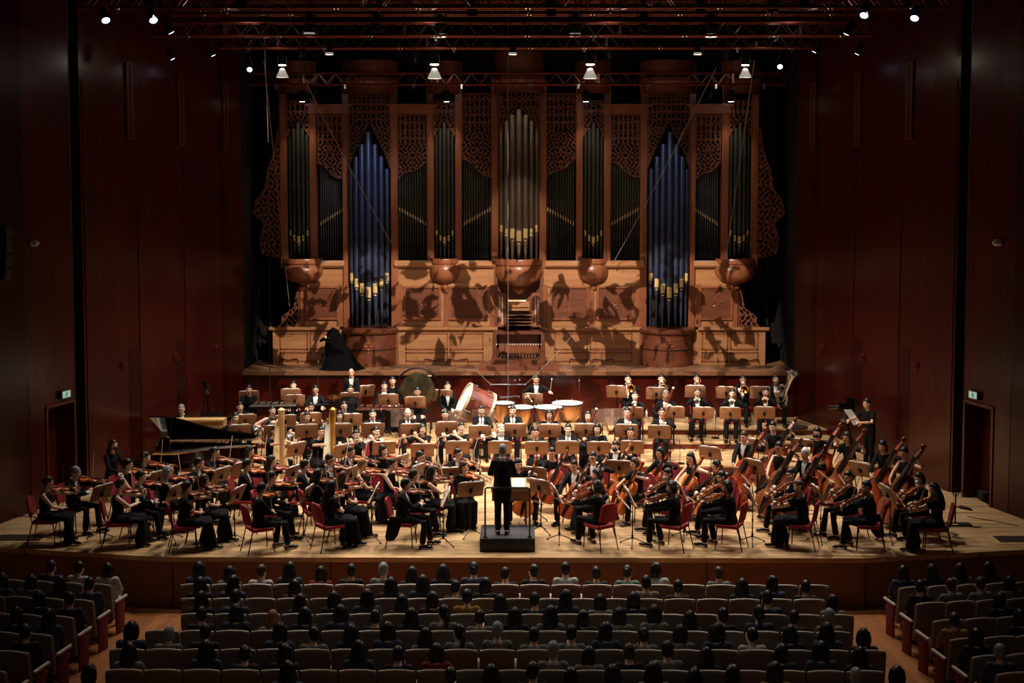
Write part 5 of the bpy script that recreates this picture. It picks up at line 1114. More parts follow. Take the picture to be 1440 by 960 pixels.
stands([(1065, 628, -40), (1128.5, 627, -32)], 'line among the basses', 0, 'hi')
# ---------------------------------------------------------------- conductor, podium, desk
p = at(707, 776, 0); PX, PYf = p.x+.05, p.y      # front bottom edge of the podium
PB = (PYf+.5)
pod = empty('podium', (at(713.5, 776, 0).x, PB, 0)); tag(pod, 'low black conductor podium with a tubular rail', 'podium')
M_POD = mat('podium_black', (26, 25, 27), .6); M_PODT = mat('podium_carpet', (62, 60, 64), .85, noise=.15, nscale=60)
b = MB(); b.rbox((0, 0, .125), (1.04, 1.0, .25), .008); b.build('platform', M_POD, pod)
b = MB(); b.bbox(-.51, .51, -.49, .49, .25, .258); b.build('carpet_top', M_PODT, pod)
b = MB(); b.tube([(-.42, -.42, .25), (-.42, -.42, 1.16), (-.415, -.42, 1.19), (-.385, -.42, 1.21), (.385, -.42, 1.21), (.415, -.42, 1.19), (.42, -.42, 1.16), (.42, -.42, .25)], .017, 10); b.build('rail', mat('rail_steel', (70, 70, 74), .3, .8), pod)
for sx in (-1, 1):
    b = MB(); b.cyl((sx*.42, -.42, .25), (sx*.42, -.42, .275), .045, n=16); b.build('rail_foot', M_BLACK, pod)
cp = at(706.5, 751, .25)
M = mtx((cp.x, cp.y, .258), PI)
person(M, 'conduct', 'suit', 'short', 'grey', 'person in black suit conducting on the podium, back turned', scale=1.0)
BATON = Proto('baton', [('stick', (lambda q: (q.cyl((0, 0, 0), (.34, 0, .02), .0025, .0015, 6), q)[1].mesh('baton_stick', M_WHITE))(MB())), ('grip', (lambda q: (q.ell((-.01, 0, 0), (.025, .012, .012), 8, 6), q)[1].mesh('baton_grip', mat('cork', (190, 150, 100), .7)))(MB()))])
W = POSES['conduct']['P']['wr']; BATON.put(M @ basis(V(W)+V((.05, -.1, .0)), (.5, -.8, .2), (0, 0, 1)), 'thin white baton in the conductor\'s hand', 'baton')
dk = at(718, 680, 1.0); d = empty('conductor_desk', (dk.x, dk.y, 0)); tag(d, 'wide wooden conductor desk beyond the podium', 'desk')
b = MB(); b.rbox((0, 0, 1.0), (.76, .46, .02), .006, Matrix.Rotation(.3, 3, 'X')); b.bbox(-.38, .38, -.235, -.22, .9, .98); b.build('desk_top', wood('desk_top', (178, 142, 92), (200, 164, 112), .45, grain=8, axis='X'), d)
for sx in (-1, 1):
    b = MB(); b.tube([(sx*.3, 0, .98), (sx*.3, 0, .05)], .018, 8); b.tube([(sx*.3, -.22, .03), (sx*.3, .22, .03)], .016, 8); b.build('leg', M_BLACK, d)
b = MB(); b.bbox(-.37, .37, -.02, .0, .66, .95); b.build('front_panel', M_DESK, d)
for k, (x, w) in enumerate(((-.20, .18), (.16, .2))):
    o = empty('score_book', (dk.x+x, dk.y, 1.012)); tag(o, ('open white score on the left of the conductor desk', 'open white score on the right of the conductor desk')[k], 'score', None); o.rotation_euler = (.3, 0, 0)
    for sx in (-1, 1):
        b = MB(); b.rings([[(sx*w*.62*q, y, .004+.018*math.sin(q*PI)) for q in (0, .3, .6, 1)]+[(sx*w*.62*q, y, .001) for q in (1, .6, .3, 0)] for y in (-.17, .17)]); b.build('page', M_PAPER, o, 60)
# ---------------------------------------------------------------- harps
def harp(loc, rz, gold, label):
    h = empty('harp', loc, rz); tag(h, label, 'harp', 'harps on the left'); mw = wood('harp_maple', (206, 168, 112), (226, 190, 136), .35, grain=8) if not gold else M_GOLD
    ms = wood('harp_board', (214, 178, 124), (232, 200, 150), .4, grain=8) if not gold else mat('harp_board_pale', (226, 214, 188), .45, noise=.06, nscale=6)
    # column stands at y=-.62 (away from the player), sound box leans back to the player
    b = MB(); b.lathe([(.06, .12), (.075, .16), (.055, .2), (.05, .26), (.052, 1.5), (.064, 1.53), (.056, 1.57), (.068, 1.62), (.075, 1.7), (.066, 1.74), (.085, 1.84), (.03, 1.88), (.001, 1.885)], (0, -.62, 0), 18)
    for k in range(10): a = 2*PI*k/10; b.cyl((.052*math.cos(a), -.62+.052*math.sin(a), .28), (.052*math.cos(a), -.62+.052*math.sin(a), 1.48), .007, n=6)
    b.build('column', mw, h)
    if gold:
        b = MB()
        for k in range(7): a = 2*PI*k/7; b.ell((.05*math.cos(a), -.62+.05*math.sin(a), 1.7), (.022, .022, .06), 8, 6); b.ell((.04*math.cos(a), -.62+.04*math.sin(a), 1.82), (.02, .02, .03), 8, 6)
        b.build('crown', M_GOLD, h)
    b = MB(); N = [(0, -.62, 1.74), (0, -.5, 1.80), (0, -.36, 1.74), (0, -.22, 1.6), (0, -.1, 1.46), (0, .02, 1.42), (0, .12, 1.45)]
    b.tube(N, [.045, .04, .036, .034, .036, .042, .05], 10); b.build('neck', mw, h)
    b = MB(); lo, hi = V((0, -.36, .14)), V((0, .12, 1.42)); u = (hi-lo).normalized(); n = V((0, -u.z, u.y)); R = []
    for t in (0, .25, .5, .75, 1): c = lo.lerp(hi, t); w = .19*(1-t)+.05; dp = .15*(1-t)+.05; R.append([c+V((-w, 0, 0)), c+V((w, 0, 0)), c+V((w*.8, 0, 0))-n*dp*.6, c+V((w*.3, 0, 0))-n*dp, c+V((-w*.3, 0, 0))-n*dp, c+V((-w*.8, 0, 0))-n*dp*.6])
    b.rings(R); b.build('sound_box', ms, h)
    b = MB(); R = []
    for t in (0, .5, 1): c = lo.lerp(hi, t)+n*.004; w = .185*(1-t)+.045; R.append([c+V((-w, 0, 0)), c+V((w, 0, 0)), c+V((w, 0, 0))+n*.006, c+V((-w, 0, 0))+n*.006])
    b.rings(R); b.build('sound_board', ms, h)
    b = MB()
    for k in range(24):
        t = k/23; a = lo.lerp(hi, .04+.88*t); yy = a.y-.0; top = None
        yt = -.56+.66*t; za = np.interp(yt, [q[1] for q in N], [q[2] for q in N]); b.cyl(a+n*.01, (0.018, yt, float(za)-.02), .0016, n=4)
    b.build('strings', mat('harp_string', (225, 215, 190), .4), h, 0)
    b = MB(); b.rbox((0, -.48, .085), (.36, .42, .13), .03); 
    for sx in (-1, 1):
        for y in (-.64, -.34): b.ell((sx*.15, y, .015), (.03, .03, .016), 8, 6)
    b.build('base', mw, h)
    for k in range(7):
        b = MB(); x = -.12+.04*k; b.tube([(x, -.30, .07), (x*1.3, -.22, .05)], .007, 6); b.build('pedal', M_BRASS, h)
q = at(394, 606, 1.0)
def harp_at(px, py, z, rz, gold, label):      # the column top is where the photo shows it
    H = at(px, py, z); r = math.radians(rz); R3 = Matrix.Rotation(r, 3, 'Z'); p = H-(R3 @ V((0, -.62, 0))); harp((p.x, p.y, 0), r, gold, label)
harp_at(396, 574, 1.87, 17, False, 'pale plain wooden harp among the violins')
harp_at(468, 573, 1.87, 17, True, 'gilded harp with carved crown right of the plain one')
# ---------------------------------------------------------------- grand piano
M_PIANO = mat('piano_black', (12, 11, 11), .12, coat=.6)
pl = at(203, 668, 0); 
pn = empty('grand_piano', (at(200, 650, .9).x-.0, at(200, 650, .9).y+.35, 0), math.radians(-4)); tag(pn, 'black grand piano with its lid raised, behind the violins', 'piano')
OUTL = [(0, 0), (0, 1.5), (2.55, 1.42), (2.7, 1.33), (2.74, 1.18), (2.66, 1.04), (2.4, .95), (2.0, .86), (1.6, .70), (1.25, .46), (.95, .2), (.7, .05), (.4, 0)]
OUTL = [(x*.78, y) for x, y in OUTL]
b = MB(); b.prism(OUTL, .64, .98); c = b.build('case', M_PIANO, pn, 20)
b = MB(); b.prism([(x*.95+.08, y*.92+.06) for x, y in OUTL], .981, .985); b.build('inner_rim', wood('piano_inner', (170, 112, 56), (196, 140, 78), .35, grain=6, axis='X'), pn, 0)
b = MB(); b.prism([(x*.86+.22, y*.78+.16) for x, y in OUTL], .986, .99); b.build('iron_frame', mat('piano_plate', (150, 106, 46), .35, .7), pn, 0)
b = MB()
for k in range(40): y = .25+1.1*k/39; L = .5+1.9*(k/39); L *= .8; b.cyl((.35, y, 1.0), (.35+L, y*.96+.03, 1.0), .003, n=4)
b.build('strings', M_SILV, pn, 0)
b = MB(); hinge = 1.5; ang = math.radians(31)
lidm = Matrix.Translation((0, 1.5, 1.0)) @ Matrix.Rotation(-ang, 4, 'X') @ Matrix.Translation((0, -1.5, 0))
b.prism([(x, y) for x, y in OUTL], 0, .03, lidm); b.build('lid', M_PIANO, pn, 20)
b = MB(); b.cyl((.42, .2, .98), (.42, 1.5-1.30*math.cos(ang), 1.0+1.30*math.sin(ang)), .012, n=8); b.build('lid_prop', M_PIANO, pn)
b = MB(); b.bbox(-.32, 0, .03, 1.47, .62, .72); b.bbox(-.32, .0, .0, .04, .62, .86); b.bbox(-.32, .0, 1.46, 1.5, .62, .86); b.build('key_bed', M_PIANO, pn, 0)
b = MB(); b.bbox(-.30, -.12, .06, 1.44, .72, .745); kb = b.build('white_keys', M_WHITE, pn, 0)
b = MB()
for k in range(36): y = .1+1.3*k/36+(.01 if k % 5 in (2, 4) else 0); b.bbox(-.24, -.12, y, y+.018, .745, .757)
b.build('black_keys', M_EBONY, kb, 0)
b = MB(); b.box((.14, .75, 1.13), (.02, .75, .28), Matrix.Rotation(.25, 3, 'Y')); b.build('music_desk', M_PIANO, pn, 0)
for (x, y) in ((.2, .15), (.2, 1.35), (1.85, 1.1)):
    b = MB(); b.lathe([(.07, .64), (.075, .55), (.05, .5), (.04, .2), (.045, .12), (.03, .08), (.03, .04), (.001, .03)], (x, y, 0), 14); lg = b.build('leg', M_PIANO, pn)
    b = MB(); b.cyl((x-.012, y, .03), (x+.012, y, .03), .03, n=12); b.build('caster', M_BRASS, lg)
b = MB(); b.bbox(.3, .36, .72, .78, .1, .64); b.bbox(.26, .40, .62, .88, .06, .12); pl_ = b.build('pedal_lyre', M_PIANO, pn, 0)
for k in range(3): b = MB(); b.bbox(.1, .28, .67+.07*k, .70+.07*k, .06, .075); b.build('pedal', M_BRASS, pl_, 0)
# ---------------------------------------------------------------- celesta
cc = at(276, 601, 1.05); ce = empty('celesta', (cc.x, cc.y, 0), .05); tag(ce, 'pale wooden celesta cabinet with lattice front left of the horns', 'celesta')
M_CEL = wood('celesta_wood', (196, 152, 96), (218, 176, 118), .42, grain=7, axis='X')
W_ = 1.28
b = MB(); b.bbox(-W_/2, W_/2, 0, .5, .1, 1.2); b.bbox(-W_/2-.02, W_/2+.02, -.03, .3, 1.2, 1.24); b.build('cabinet', M_CEL, ce, 0)
for x0, x1 in ((-.56, -.03), (.05, .56)):
    b = MB(); b.bbox(x0, x1, -.012, 0, .62, 1.12); f = b.build('lattice_panel', mat('lattice_dark', (84, 56, 34), .6), ce, 0)
    b = MB()
    for k in range(9): x = x0+(x1-x0)*(k+.5)/9; b.bbox(x-.012, x+.012, -.024, -.012, .62, 1.12)
    for k in range(5): z = .66+.1*k; b.bbox(x0, x1, -.022, -.012, z-.01, z+.01)
    b.build('lattice', M_CEL, f, 0)
b = MB(); b.bbox(-W_/2, W_/2, .5, .82, .62, .8); b.build('keyboard_shelf', M_CEL, ce, 0)
b = MB(); b.bbox(-W_/2+.06, W_/2-.06, .6, .8, .8, .82); b.build('keys', M_WHITE, ce, 0)
b = MB(); b.box((.28, .36, 1.30), (.5, .02, .12), Matrix.Rotation(-.3, 3, 'X')); b.build('music_rack', M_EBONY, ce, 0)
for x in (-.55, .55):
    b = MB(); b.bbox(x-.035, x+.035, .02, .09, 0, .1); b.build('foot', M_CEL, ce, 0)
# ---------------------------------------------------------------- timpani
def timp(px, py, r, label):
    h = .86; c = at(px, py, .32+h); o = empty('timpani', (c.x, c.y, .32)); tag(o, label, 'kettledrum', 'four kettledrums')
    b = MB(); b.lathe([(.03, h-.52), (r*.45, h-.50), (r*.78, h-.38), (r*.95, h-.18), (r*.98, h-.04), (r*.94, h-.04), (.02, h-.48)], (0, 0, 0), 32); b.build('bowl', M_COPPER, o)
    b = MB(); b.lathe([(.001, h), (r*.97, h), (r*1.0, h-.008), (r*1.0, h-.02)], (0, 0, 0), 36); b.build('head', mat('drum_head', (232, 230, 226), .55), o)
    b = MB(); b.lathe([(r*1.0, h-.035), (r*1.035, h-.035), (r*1.035, h+.004), (r*1.0, h+.004), (r*1.0, h-.035)], (0, 0, 0), 36); b.build('hoop', M_GREYM, o)
    for k in range(6):
        a = k*PI/3+.2; b = MB(); b.tube([(r*1.06*math.cos(a), r*1.06*math.sin(a), h+.02), (r*1.06*math.cos(a), r*1.06*math.sin(a), h-.12)], .008, 6); b.box((r*1.06*math.cos(a), r*1.06*math.sin(a), h+.025), (.05, .012, .012), Matrix.Rotation(a, 3, 'Z')); b.build('tuning_lug', M_SILV, o)
    for k in range(3):
        a = k*2*PI/3+PI/2; b = MB(); b.tube([(r*1.0*math.cos(a), r*1.0*math.sin(a), h-.1), (r*.95*math.cos(a), r*.95*math.sin(a), h-.4), (r*.5*math.cos(a), r*.5*math.sin(a), .12), (r*.95*math.cos(a), r*.95*math.sin(a), .02)], .014, 8); b.build('leg', M_GREYM, o)
    b = MB(); b.cyl((0, 0, .08), (0, 0, h-.5), .02, n=8); b.lathe([(.001, .1), (r*.5, .1), (r*.5, .06), (.001, .06)], n=20); b.build('base', M_BLACK, o)
    b = MB(); b.box((0, r*.85, .06), (.1, .26, .02), Matrix.Rotation(.25, 3, 'X')); b.build('pedal', M_GREYM, o)
timp(708, 566, .29, 'small kettledrum at the left end of the four')
timp(733, 572, .33, 'kettledrum second from left, partly behind a stand'); timp(771, 572, .36, 'kettledrum third from left, with a broad white head'); timp(798, 566, .40, 'largest kettledrum, at the right end')
tm = PLAYERS
# mallets of the timpanist
for (root, r, who, lv) in list(PLAYERS):
    if who.startswith('timpanist'):
        M = mtx(root, r); P = POSES['timpani']['P']
        for k, nm in (('l', 'right of the picture'), ('r', 'left of the picture')):
            W = joints(P)['W'+k]; MALLET.put(M @ basis(W+V(P['h'+k]).normalized()*.08, (0.1 if k == 'l' else .1, -.35, .9 if k == 'l' else -.1), (0, 1, .2)), 'timpani mallet in the hand on the %s' % nm, 'mallet', 'timpani mallets')
# ---------------------------------------------------------------- bass drum, gong, keyboards, cymbal
bd = at(669, 570, 1.32); o = empty('bass_drum', (bd.x, bd.y, .32)); tag(o, 'red-brown concert bass drum tilted on its stand', 'bass drum')
M_BD = mat('drum_shell', (104, 46, 34), .4, coat=.15); M_HOOP = wood('drum_hoop', (200, 176, 140), (220, 198, 160), .5, grain=10)
Rd = Matrix.Rotation(math.radians(62), 3, 'Y') @ Matrix.Rotation(math.radians(12), 3, 'X'); c = V((0, 0, 1.0)); r = .44; L = .52; L = .66; Rd = V((.88, .16, -.42)).to_track_quat('Z', 'Y').to_matrix()
T4 = Matrix.Translation(c) @ Rd.to_4x4()
def tr(b, T): b.v = [tuple(T @ V(p)) for p in b.v]; return b
b = MB(); b.lathe([(r, -L/2), (r, L/2), (r*.96, L/2), (r*.96, -L/2), (r, -L/2)], n=36); tr(b, T4).build('shell', M_BD, o)
for s_ in (-1, 1):
    b = MB(); b.lathe([(r*1.0, s_*(L/2)-.03), (r*1.07, s_*(L/2)-.03), (r*1.07, s_*(L/2)+.03), (r*1.0, s_*(L/2)+.03), (r*1.0, s_*(L/2)-.03)], n=36); tr(b, T4).build('hoop', M_HOOP, o)
    b = MB(); b.lathe([(.001, s_*(L/2)+.01), (r, s_*(L/2)+.01), (r, s_*(L/2)), (.001, s_*(L/2))], n=36); tr(b, T4).build('head', mat('drum_head', (232, 230, 226), .55), o)
    for k in range(9):
        a = 2*PI*k/9; b = MB(); b.cyl((r*1.08*math.cos(a), r*1.08*math.sin(a), s_*(L/2+.03)), (r*1.05*math.cos(a), r*1.05*math.sin(a), s_*(L/2-.17)), .008, n=6); b.ell((r*1.05*math.cos(a), r*1.05*math.sin(a), s_*(L/2-.17)), (.02, .02, .025), 8, 6); tr(b, T4).build('tension_rod', M_SILV, o)
b = MB()
for sx in (-1, 1): b.tube([(sx*.35, -.3, .0), (sx*.35, 0, .62), (sx*.35, .3, 0)], .018, 8)
b.tube([(-.35, 0, .6), (.35, 0, .6)], .018, 8); b.tube([(-.35, 0, .2), (.35, 0, .2)], .012, 8); b.build('stand', M_BLACK, o)
# gong on its frame
gc = at(587, 547, 1.15+.32); o = empty('gong', (gc.x, gc.y+.05, .32)); tag(o, 'large dark tam-tam hanging in a round frame at the back', 'gong')
rg = .46; zc = 1.12; M_GONG = mat('gong_bronze', (96, 88, 66), .35, .85, noise=.35, nscale=6, bump=.3)
b = MB(); b.lathe([(.001, .03), (.1, .03), (.14, .015), (rg*.8, .01), (rg*.96, .0), (rg, -.03), (rg*.97, -.03), (rg*.9, -.005), (.001, .0)], (0, 0, zc), 40, rot=Matrix.Rotation(PI/2, 3, 'X')); b.build('disc', M_GONG, o)
b = MB(); b.tube([(.58*math.cos(a), 0, zc+.58*math.sin(a)) for a in [2*PI*i/36 for i in range(36)]], .022, 8, closed=True); b.build('round_frame', M_BLACK, o)
for sx in (-1, 1):
    b = MB(); b.tube([(sx*.35, -.3, .02), (sx*.35, 0, .62)], .018, 8); b.tube([(sx*.35, .3, .02), (sx*.35, 0, .62)], .018, 8); b.build('leg', M_BLACK, o)
b = MB(); b.tube([(-.1, 0, zc+rg), (0, 0, zc+.58), (.1, 0, zc+rg)], .004, 5); b.build('cord', M_EBONY, o)
b = MB(); b.bbox(gc.x-.32, gc.x+.28, 11.29, 11.32, 1.60, 1.63); tag(b.build('light_bar', mat('light_bar', (235, 230, 215), .5, emit=((240, 232, 210), .9)), smooth=0), 'thin white bar with added glow on the ledge above the gong', 'light strip');  # white bar of the gong frame, given a glow of its own
def keyboard_perc(name, px, py, w, label, barm, lv=.32, h=.88, rz=0.):
    c = at(px, py, lv+h); o = empty(name, (c.x, c.y, lv), rz); tag(o, label, name.replace('_', ' '))
    b = MB()
    for s_ in (-1, 1): b.rings([[(-w/2, s_*.38, h-.06), (-w/2, s_*.35, h-.06), (-w/2, s_*.35, h-.02), (-w/2, s_*.38, h-.02)], [(w/2, s_*.22, h-.06), (w/2, s_*.19, h-.06), (w/2, s_*.19, h-.02), (w/2, s_*.22, h-.02)]])
    b.bbox(-w/2-.03, -w/2, -.4, .4, h-.1, h-.01); b.bbox(w/2, w/2+.03, -.24, .24, h-.1, h-.01); b.build('frame', M_BLACK, o, 0)
    n = 24
    for k in range(n):
        t = (k+.5)/n; x = -w/2+w*t; L = .36-.18*t
        b = MB(); b.rbox((x, -.05-L*.35, h), (w/n*.82, L, .018), .004, seg=1); b.build('bar', barm, o)
        if k % 7 not in (2, 6): b = MB(); b.rbox((x+w/n*.5, .06+L*.4, h+.02), (w/n*.78, L*.9, .018), .004, seg=1); b.build('bar', barm, o)
    b = MB()
    for k in range(n): t = (k+.5)/n; x = -w/2+w*t; b.cyl((x, -.12, h-.03), (x, -.12, h-.10-.22*(1-t)), w/n*.36, n=8)
    b.build('resonators', M_BLACK, o)
    for x in (-w/2, w/2):
        for y in (-.2, .2): b = MB(); b.tube([(x, y, h-.1), (x, y, .06)], .016, 8); b.ell((x, y, .03), (.03, .03, .03), 8, 6); b.build('leg', M_BLACK, o)
keyboard_perc('vibraphone', 386, 568.5, 1.15, 'silver-barred vibraphone behind the plain harp', mat('vibe_bar', (190, 190, 188), .25, .9), h=.86)
keyboard_perc('glockenspiel', 460, 566, .75, 'small dark keyboard glockenspiel beside the gilded harp', mat('glock_bar', (60, 60, 62), .3, .9), h=.84)
keyboard_perc('xylophone', 540, 573, 1.35, 'long rosewood xylophone behind the second wind row', wood('rosewood', (70, 32, 24), (96, 46, 34), .35, grain=10, axis='Y'), h=.80)
def cymbal(px, py, z, r, label, lv=.32):
    c = at(px, py, z); o = empty('cymbal_stand', (c.x, c.y, lv)); tag(o, label, 'cymbal', 'cymbals on stands'); h = z-lv
    b = MB(); b.lathe([(.001, .035), (.03, .03), (.05, .012), (r, -.012), (r, -.014), (.05, .008), (.001, .03)], (0, 0, h), 28, rot=Matrix.Rotation(.15, 3, 'X')); b.build('cymbal', M_BRASS, o)
    b = MB(); b.tube([(0, 0, h+.05), (0, 0, .15)], .01, 8); b.build('post', M_SILV, o)
    for k in range(3): a = k*2*PI/3; b = MB(); b.tube([(0, 0, .35), (.25*math.cos(a), .25*math.sin(a), .02)], .009, 6); b.build('leg', M_SILV, o)
cymbal(470, 557, 1.35, .2, 'small brass cymbal between two percussion stands'); cymbal(648, 579, 1.2, .2, 'brass cymbal low in front of the bass drum')
# sound shields on stands behind the wind players
for k, (px, py) in enumerate(((565, 588), (640, 590), (680, 588), (848, 587), (865, 586))):
    c = at(px, py, .16+1.0); o = empty('sound_shield', (c.x, c.y+.12, .16)); tag(o, ('clear sound shield behind the %s') % ('leftmost wind players', 'clarinet players', 'clarinets, right of the bass drum', 'bassoon players', 'rightmost wind players')[k], 'sound shield', 'clear sound shields')
    m = mat('acrylic', (150, 120, 105), .08, alpha=.28); b = MB(); b.rbox((0, 0, .98), (.56, .012, .42), .004, seg=1); b.build('panel', m, o)
    b = MB(); b.tube([(0, .02, .9), (0, .02, .05)], .012, 8); b.cyl((0, .02, 0), (0, .02, .02), .14, n=20); b.build('stand', M_BLACK, o)
# bottles
for k, (px, py) in enumerate(((861, 597), (909, 597), (1005, 597), (1057, 602))):
    c = at(px, py, .32); c.z = level_at(c.y, c.x); b = MB(); b.lathe([(.001, 0), (.034, .002), (.036, .02), (.036, .16), (.026, .2), (.013, .225), (.013, .245), (.001, .246)], (c.x, c.y, c.z), 14); o = tag(b.build('water_bottle', mat('bottle_plastic', (205, 208, 206), .25)), 'water bottle on the riser, %s from left' % ORD[k+1], 'bottle', 'water bottles on the riser')
    b = MB(); b.cyl((c.x, c.y, c.z+.245), (c.x, c.y, c.z+.262), .014, n=10); b.build('cap', M_WHITE, o)
# microphones: floor stands in the brass, hanging ones over the stage
def mic_stand(px, py, lv, h, label):
    c = at(px, py, lv); o = empty('microphone_stand', c); tag(o, label, 'microphone stand', 'microphone stands')
    b = MB(); b.tube([(0, 0, .02), (0, 0, h)], .007, 6); b.build('post', M_BLACK, o); b = MB(); b.cyl((0, 0, h), (-.02, -.03, h+.13), .014, n=10); b.build('microphone', M_GREYM, o)
    b = MB(); b.cyl((0, 0, 0), (0, 0, .02), .11, n=20); b.build('base', M_BLACK, o)
mic_stand(866, 652, .16, .5, 'short microphone stand left of the bassoons'); mic_stand(956, 652, .16, .45, 'short microphone stand right of the bassoons'); mic_stand(1006, 616, .32, .5, 'microphone stand between the two middle trumpeters')
def cable(a, b_, r, label, name='hanging_cable', cat='cable'):
    m = MB(); a, b_ = V(a), V(b_); pts = [a.lerp(b_, t)+V((0, 0, -.04*math.sin(PI*t)*(abs(a.x-b_.x)))) for t in [i/10 for i in range(11)]]; m.tube(pts, r, 6); return tag(m.build(name, mat('cable_grey', (120, 112, 104), .5)), label, cat, 'suspension cables')
Yc = 10.2
top = lambda px, y=Yc: V((aty(px, 20, y).x, y, 12.9))
def cab(px0, py0, px1, py1, y0, y1, label, r=.012): 
    a, b_ = aty(px0, py0, y0), aty(px1, py1, y1); d = (b_-a)
    cable(a-d*(.0), b_, r, label)
cab(370, 0, 377, 200, 8, 8.5, 'thin upright cable at the upper left above the organ'); 
cab(371, 85, 407, 430, 9, 12.3, 'slack cable falling past the leftmost organ tower'); cab(427, 110, 552, 345, 9, 12.2, 'diagonal cable crossing the left blue-lit pipes'); cab(1061, 85, 1019, 375, 9, 12.2, 'cable falling past the rightmost organ tower'); cab(1007, 95, 862, 370, 9, 12.2, 'diagonal cable crossing the right blue-lit pipes')
c1 = aty(714.5, 535, 9.6); cable((c1.x, 9.6, 13), c1, .008, 'long upright cable of the central microphone array')
o = empty('microphone_array', c1); tag(o, 'central hanging microphone bar above the wind players', 'microphone')
b = MB(); b.tube([(-.45, 0, -.10), (.45, 0, -.10)], .014, 8); b.tube([(0, 0, .0), (0, 0, -.5)], .02, 8); b.tube([(-.2, -.1, -.42), (.28, .1, -.42)], .02, 8); b.build('bar', M_GREYM, o)
for k, (x, z) in enumerate(((-.45, -.1), (.45, -.1), (.18, .02), (.30, .03), (-.2, -.42), (.28, -.42))):
    b = MB(); b.cyl((x, -.05, z), (x, .06, z), .022, n=10); b.ell((x, -.06, z), (.024, .024, .024), 10, 6); b.build('microphone', M_SILV if k in (2, 3) else M_GREYM, o)
for s_, px, py in ((-1, 672, 522), (1, 806, 470)): a = aty(px, py, 9.9); cable(a, c1+V((s_*.45, 0, -.1)), .006, 'bracing wire on the %s of the central microphone bar' % ('left' if s_ < 0 else 'right'))
for px, pt, pb, lab in ((447.5, 508, 545, 'slim microphone hanging left of the standing percussionist'), (814.5, 534, 552, 'slim microphone hanging right of the timpanist'), (380, 520, 560, 'slim microphone hanging above the leftmost horns')):
    a = aty(px, pt, 9.8); bb = aty(px, pb, 9.8); o = empty('hanging_microphone', a); tag(o, lab, 'microphone', 'hanging microphones')
    b = MB(); b.cyl((0, 0, 0), bb-a, .012, .006, 8); b.build('rod', M_GREYM, o); b = MB(); b.ell((0, 0, 0), (.022, .022, .035), 10, 8); b.build('capsule', M_SILV, o); b = MB(); b.cyl((0, 0, 0), (0, 0, 12.9-a.z), .003, n=5); b.build('wire', M_GREYM, o, 0)
# ---------------------------------------------------------------- video cameras and their crew
def video_camera(loc, rz, h, label, big):
    o = empty('video_camera', loc, rz); tag(o, label, 'video camera', 'television cameras on tripods'); s = 1. if big else .55
    b = MB(); b.rbox((0, 0, h), (.16*s, .42*s, .22*s), .02); b.rbox((0, .1*s, h+.17*s), (.1*s, .2*s, .1*s), .02); b.build('body', M_BLACK, o)
    b = MB(); b.lathe([(.05*s, 0), (.05*s, .08*s), (.042*s, .14*s), (.06*s, .2*s), (.06*s, .25*s), (.045*s, .25*s)], (0, -.2*s, h), 16, rot=Matrix.Rotation(PI/2, 3, 'X')); b.build('lens', M_GREYM, o)
    b = MB(); b.rbox((.0, .28*s, h+.12*s), (.2*s, .03*s, .14*s), .01); b.tube([(0, .1*s, h+.1*s), (0, .26*s, h+.1*s)], .012, 6); b.build('viewfinder', M_BLACK, o)
    b = MB(); b.tube([(.05, .1, h-.14*s), (.12, .45*s+.1, h-.25*s)], .012, 8); b.tube([(-.05, .1, h-.14*s), (-.12, .45*s+.1, h-.25*s)], .012, 8); b.build('pan_handle', M_GREYM, o)
    b = MB(); b.cyl((0, 0, h-.28*s), (0, 0, h-.11*s), .06*s+.01, .05, 14); b.cyl((0, 0, h-.36*s), (0, 0, h-.28*s), .13*s, n=20); b.build('tripod_head', M_GREYM, o)
    for k in range(3): a = k*2*PI/3+.5; b = MB(); b.tube([(.04*math.cos(a), .04*math.sin(a), h-.34*s), (.38*s*math.cos(a), .38*s*math.sin(a), .02)], .018*s+.004, 8); b.build('leg', M_BLACK, o)
    if big:
        b = MB(); b.rings([[(x, y, z) for x, y, z in ((.09, .1, h-.05), (.1, .1, h-.05), (.2, .32, h-.4), (.18, .33, h-.4))], [(x, y, z) for x, y, z in ((.09, -.1, h-.05), (.1, -.1, h-.05), (.2, .12, h-.42), (.18, .12, h-.42))]]); b.build('white_cover', M_WHITE, o)
q = at(1222.5, 567, .0+1.60); 
person(mtx((q.x, q.y, 0), math.radians(-62)), 'camera', 'tee', 'short', 'black', 'person in plain black standing at the television camera, right', scale=1.0)
v = at(1188, 569, 1.48); video_camera((v.x, v.y-.1, 0), math.radians(-78), 1.45, 'large television camera in front of the black-clad operator', True)
v = at(290, 541, .16+1.75); video_camera((v.x, v.y, 0.16), math.radians(30), 1.72, 'small video camera on a tall tripod behind the celesta', False)
# shrouded camera person on the gallery
q = aty(470, 480, 11.72); q.z = 0; M = mtx((q.x, q.y+.12, 1.737), math.radians(-25)) @ Matrix.Scale(.93, 4); person(M, 'crouch', 'lace', 'long', 'black', 'person in black crouching under a dark cloth on the organ gallery', legm=M_CLOTH)
LSTOOL.put(M @ Matrix.Diagonal((1, 1, .78, 1)), 'low stool hidden under the black cloth on the gallery', 'stool')
b = MB(); R = []
for z, r, x in ((.0, .72, .12), (.12, .62, .10), (.4, .46, .05), (.7, .36, .0), (.95, .27, -.03), (1.12, .2, -.03), (1.2, .13, -.02), (1.235, .05, -.02)):
    R.append([(x+r*(1.05 if math.cos(a) > 0 else .72)*math.cos(a)*(1+.05*math.sin(5*a+z*3)), -.02-.12*min(1, z)+max(r*.8, .06 if z > 1.2 else .16)*math.sin(a)*(1+.05*math.cos(7*a)), z) for a in [2*PI*i/40 for i in range(40)]])
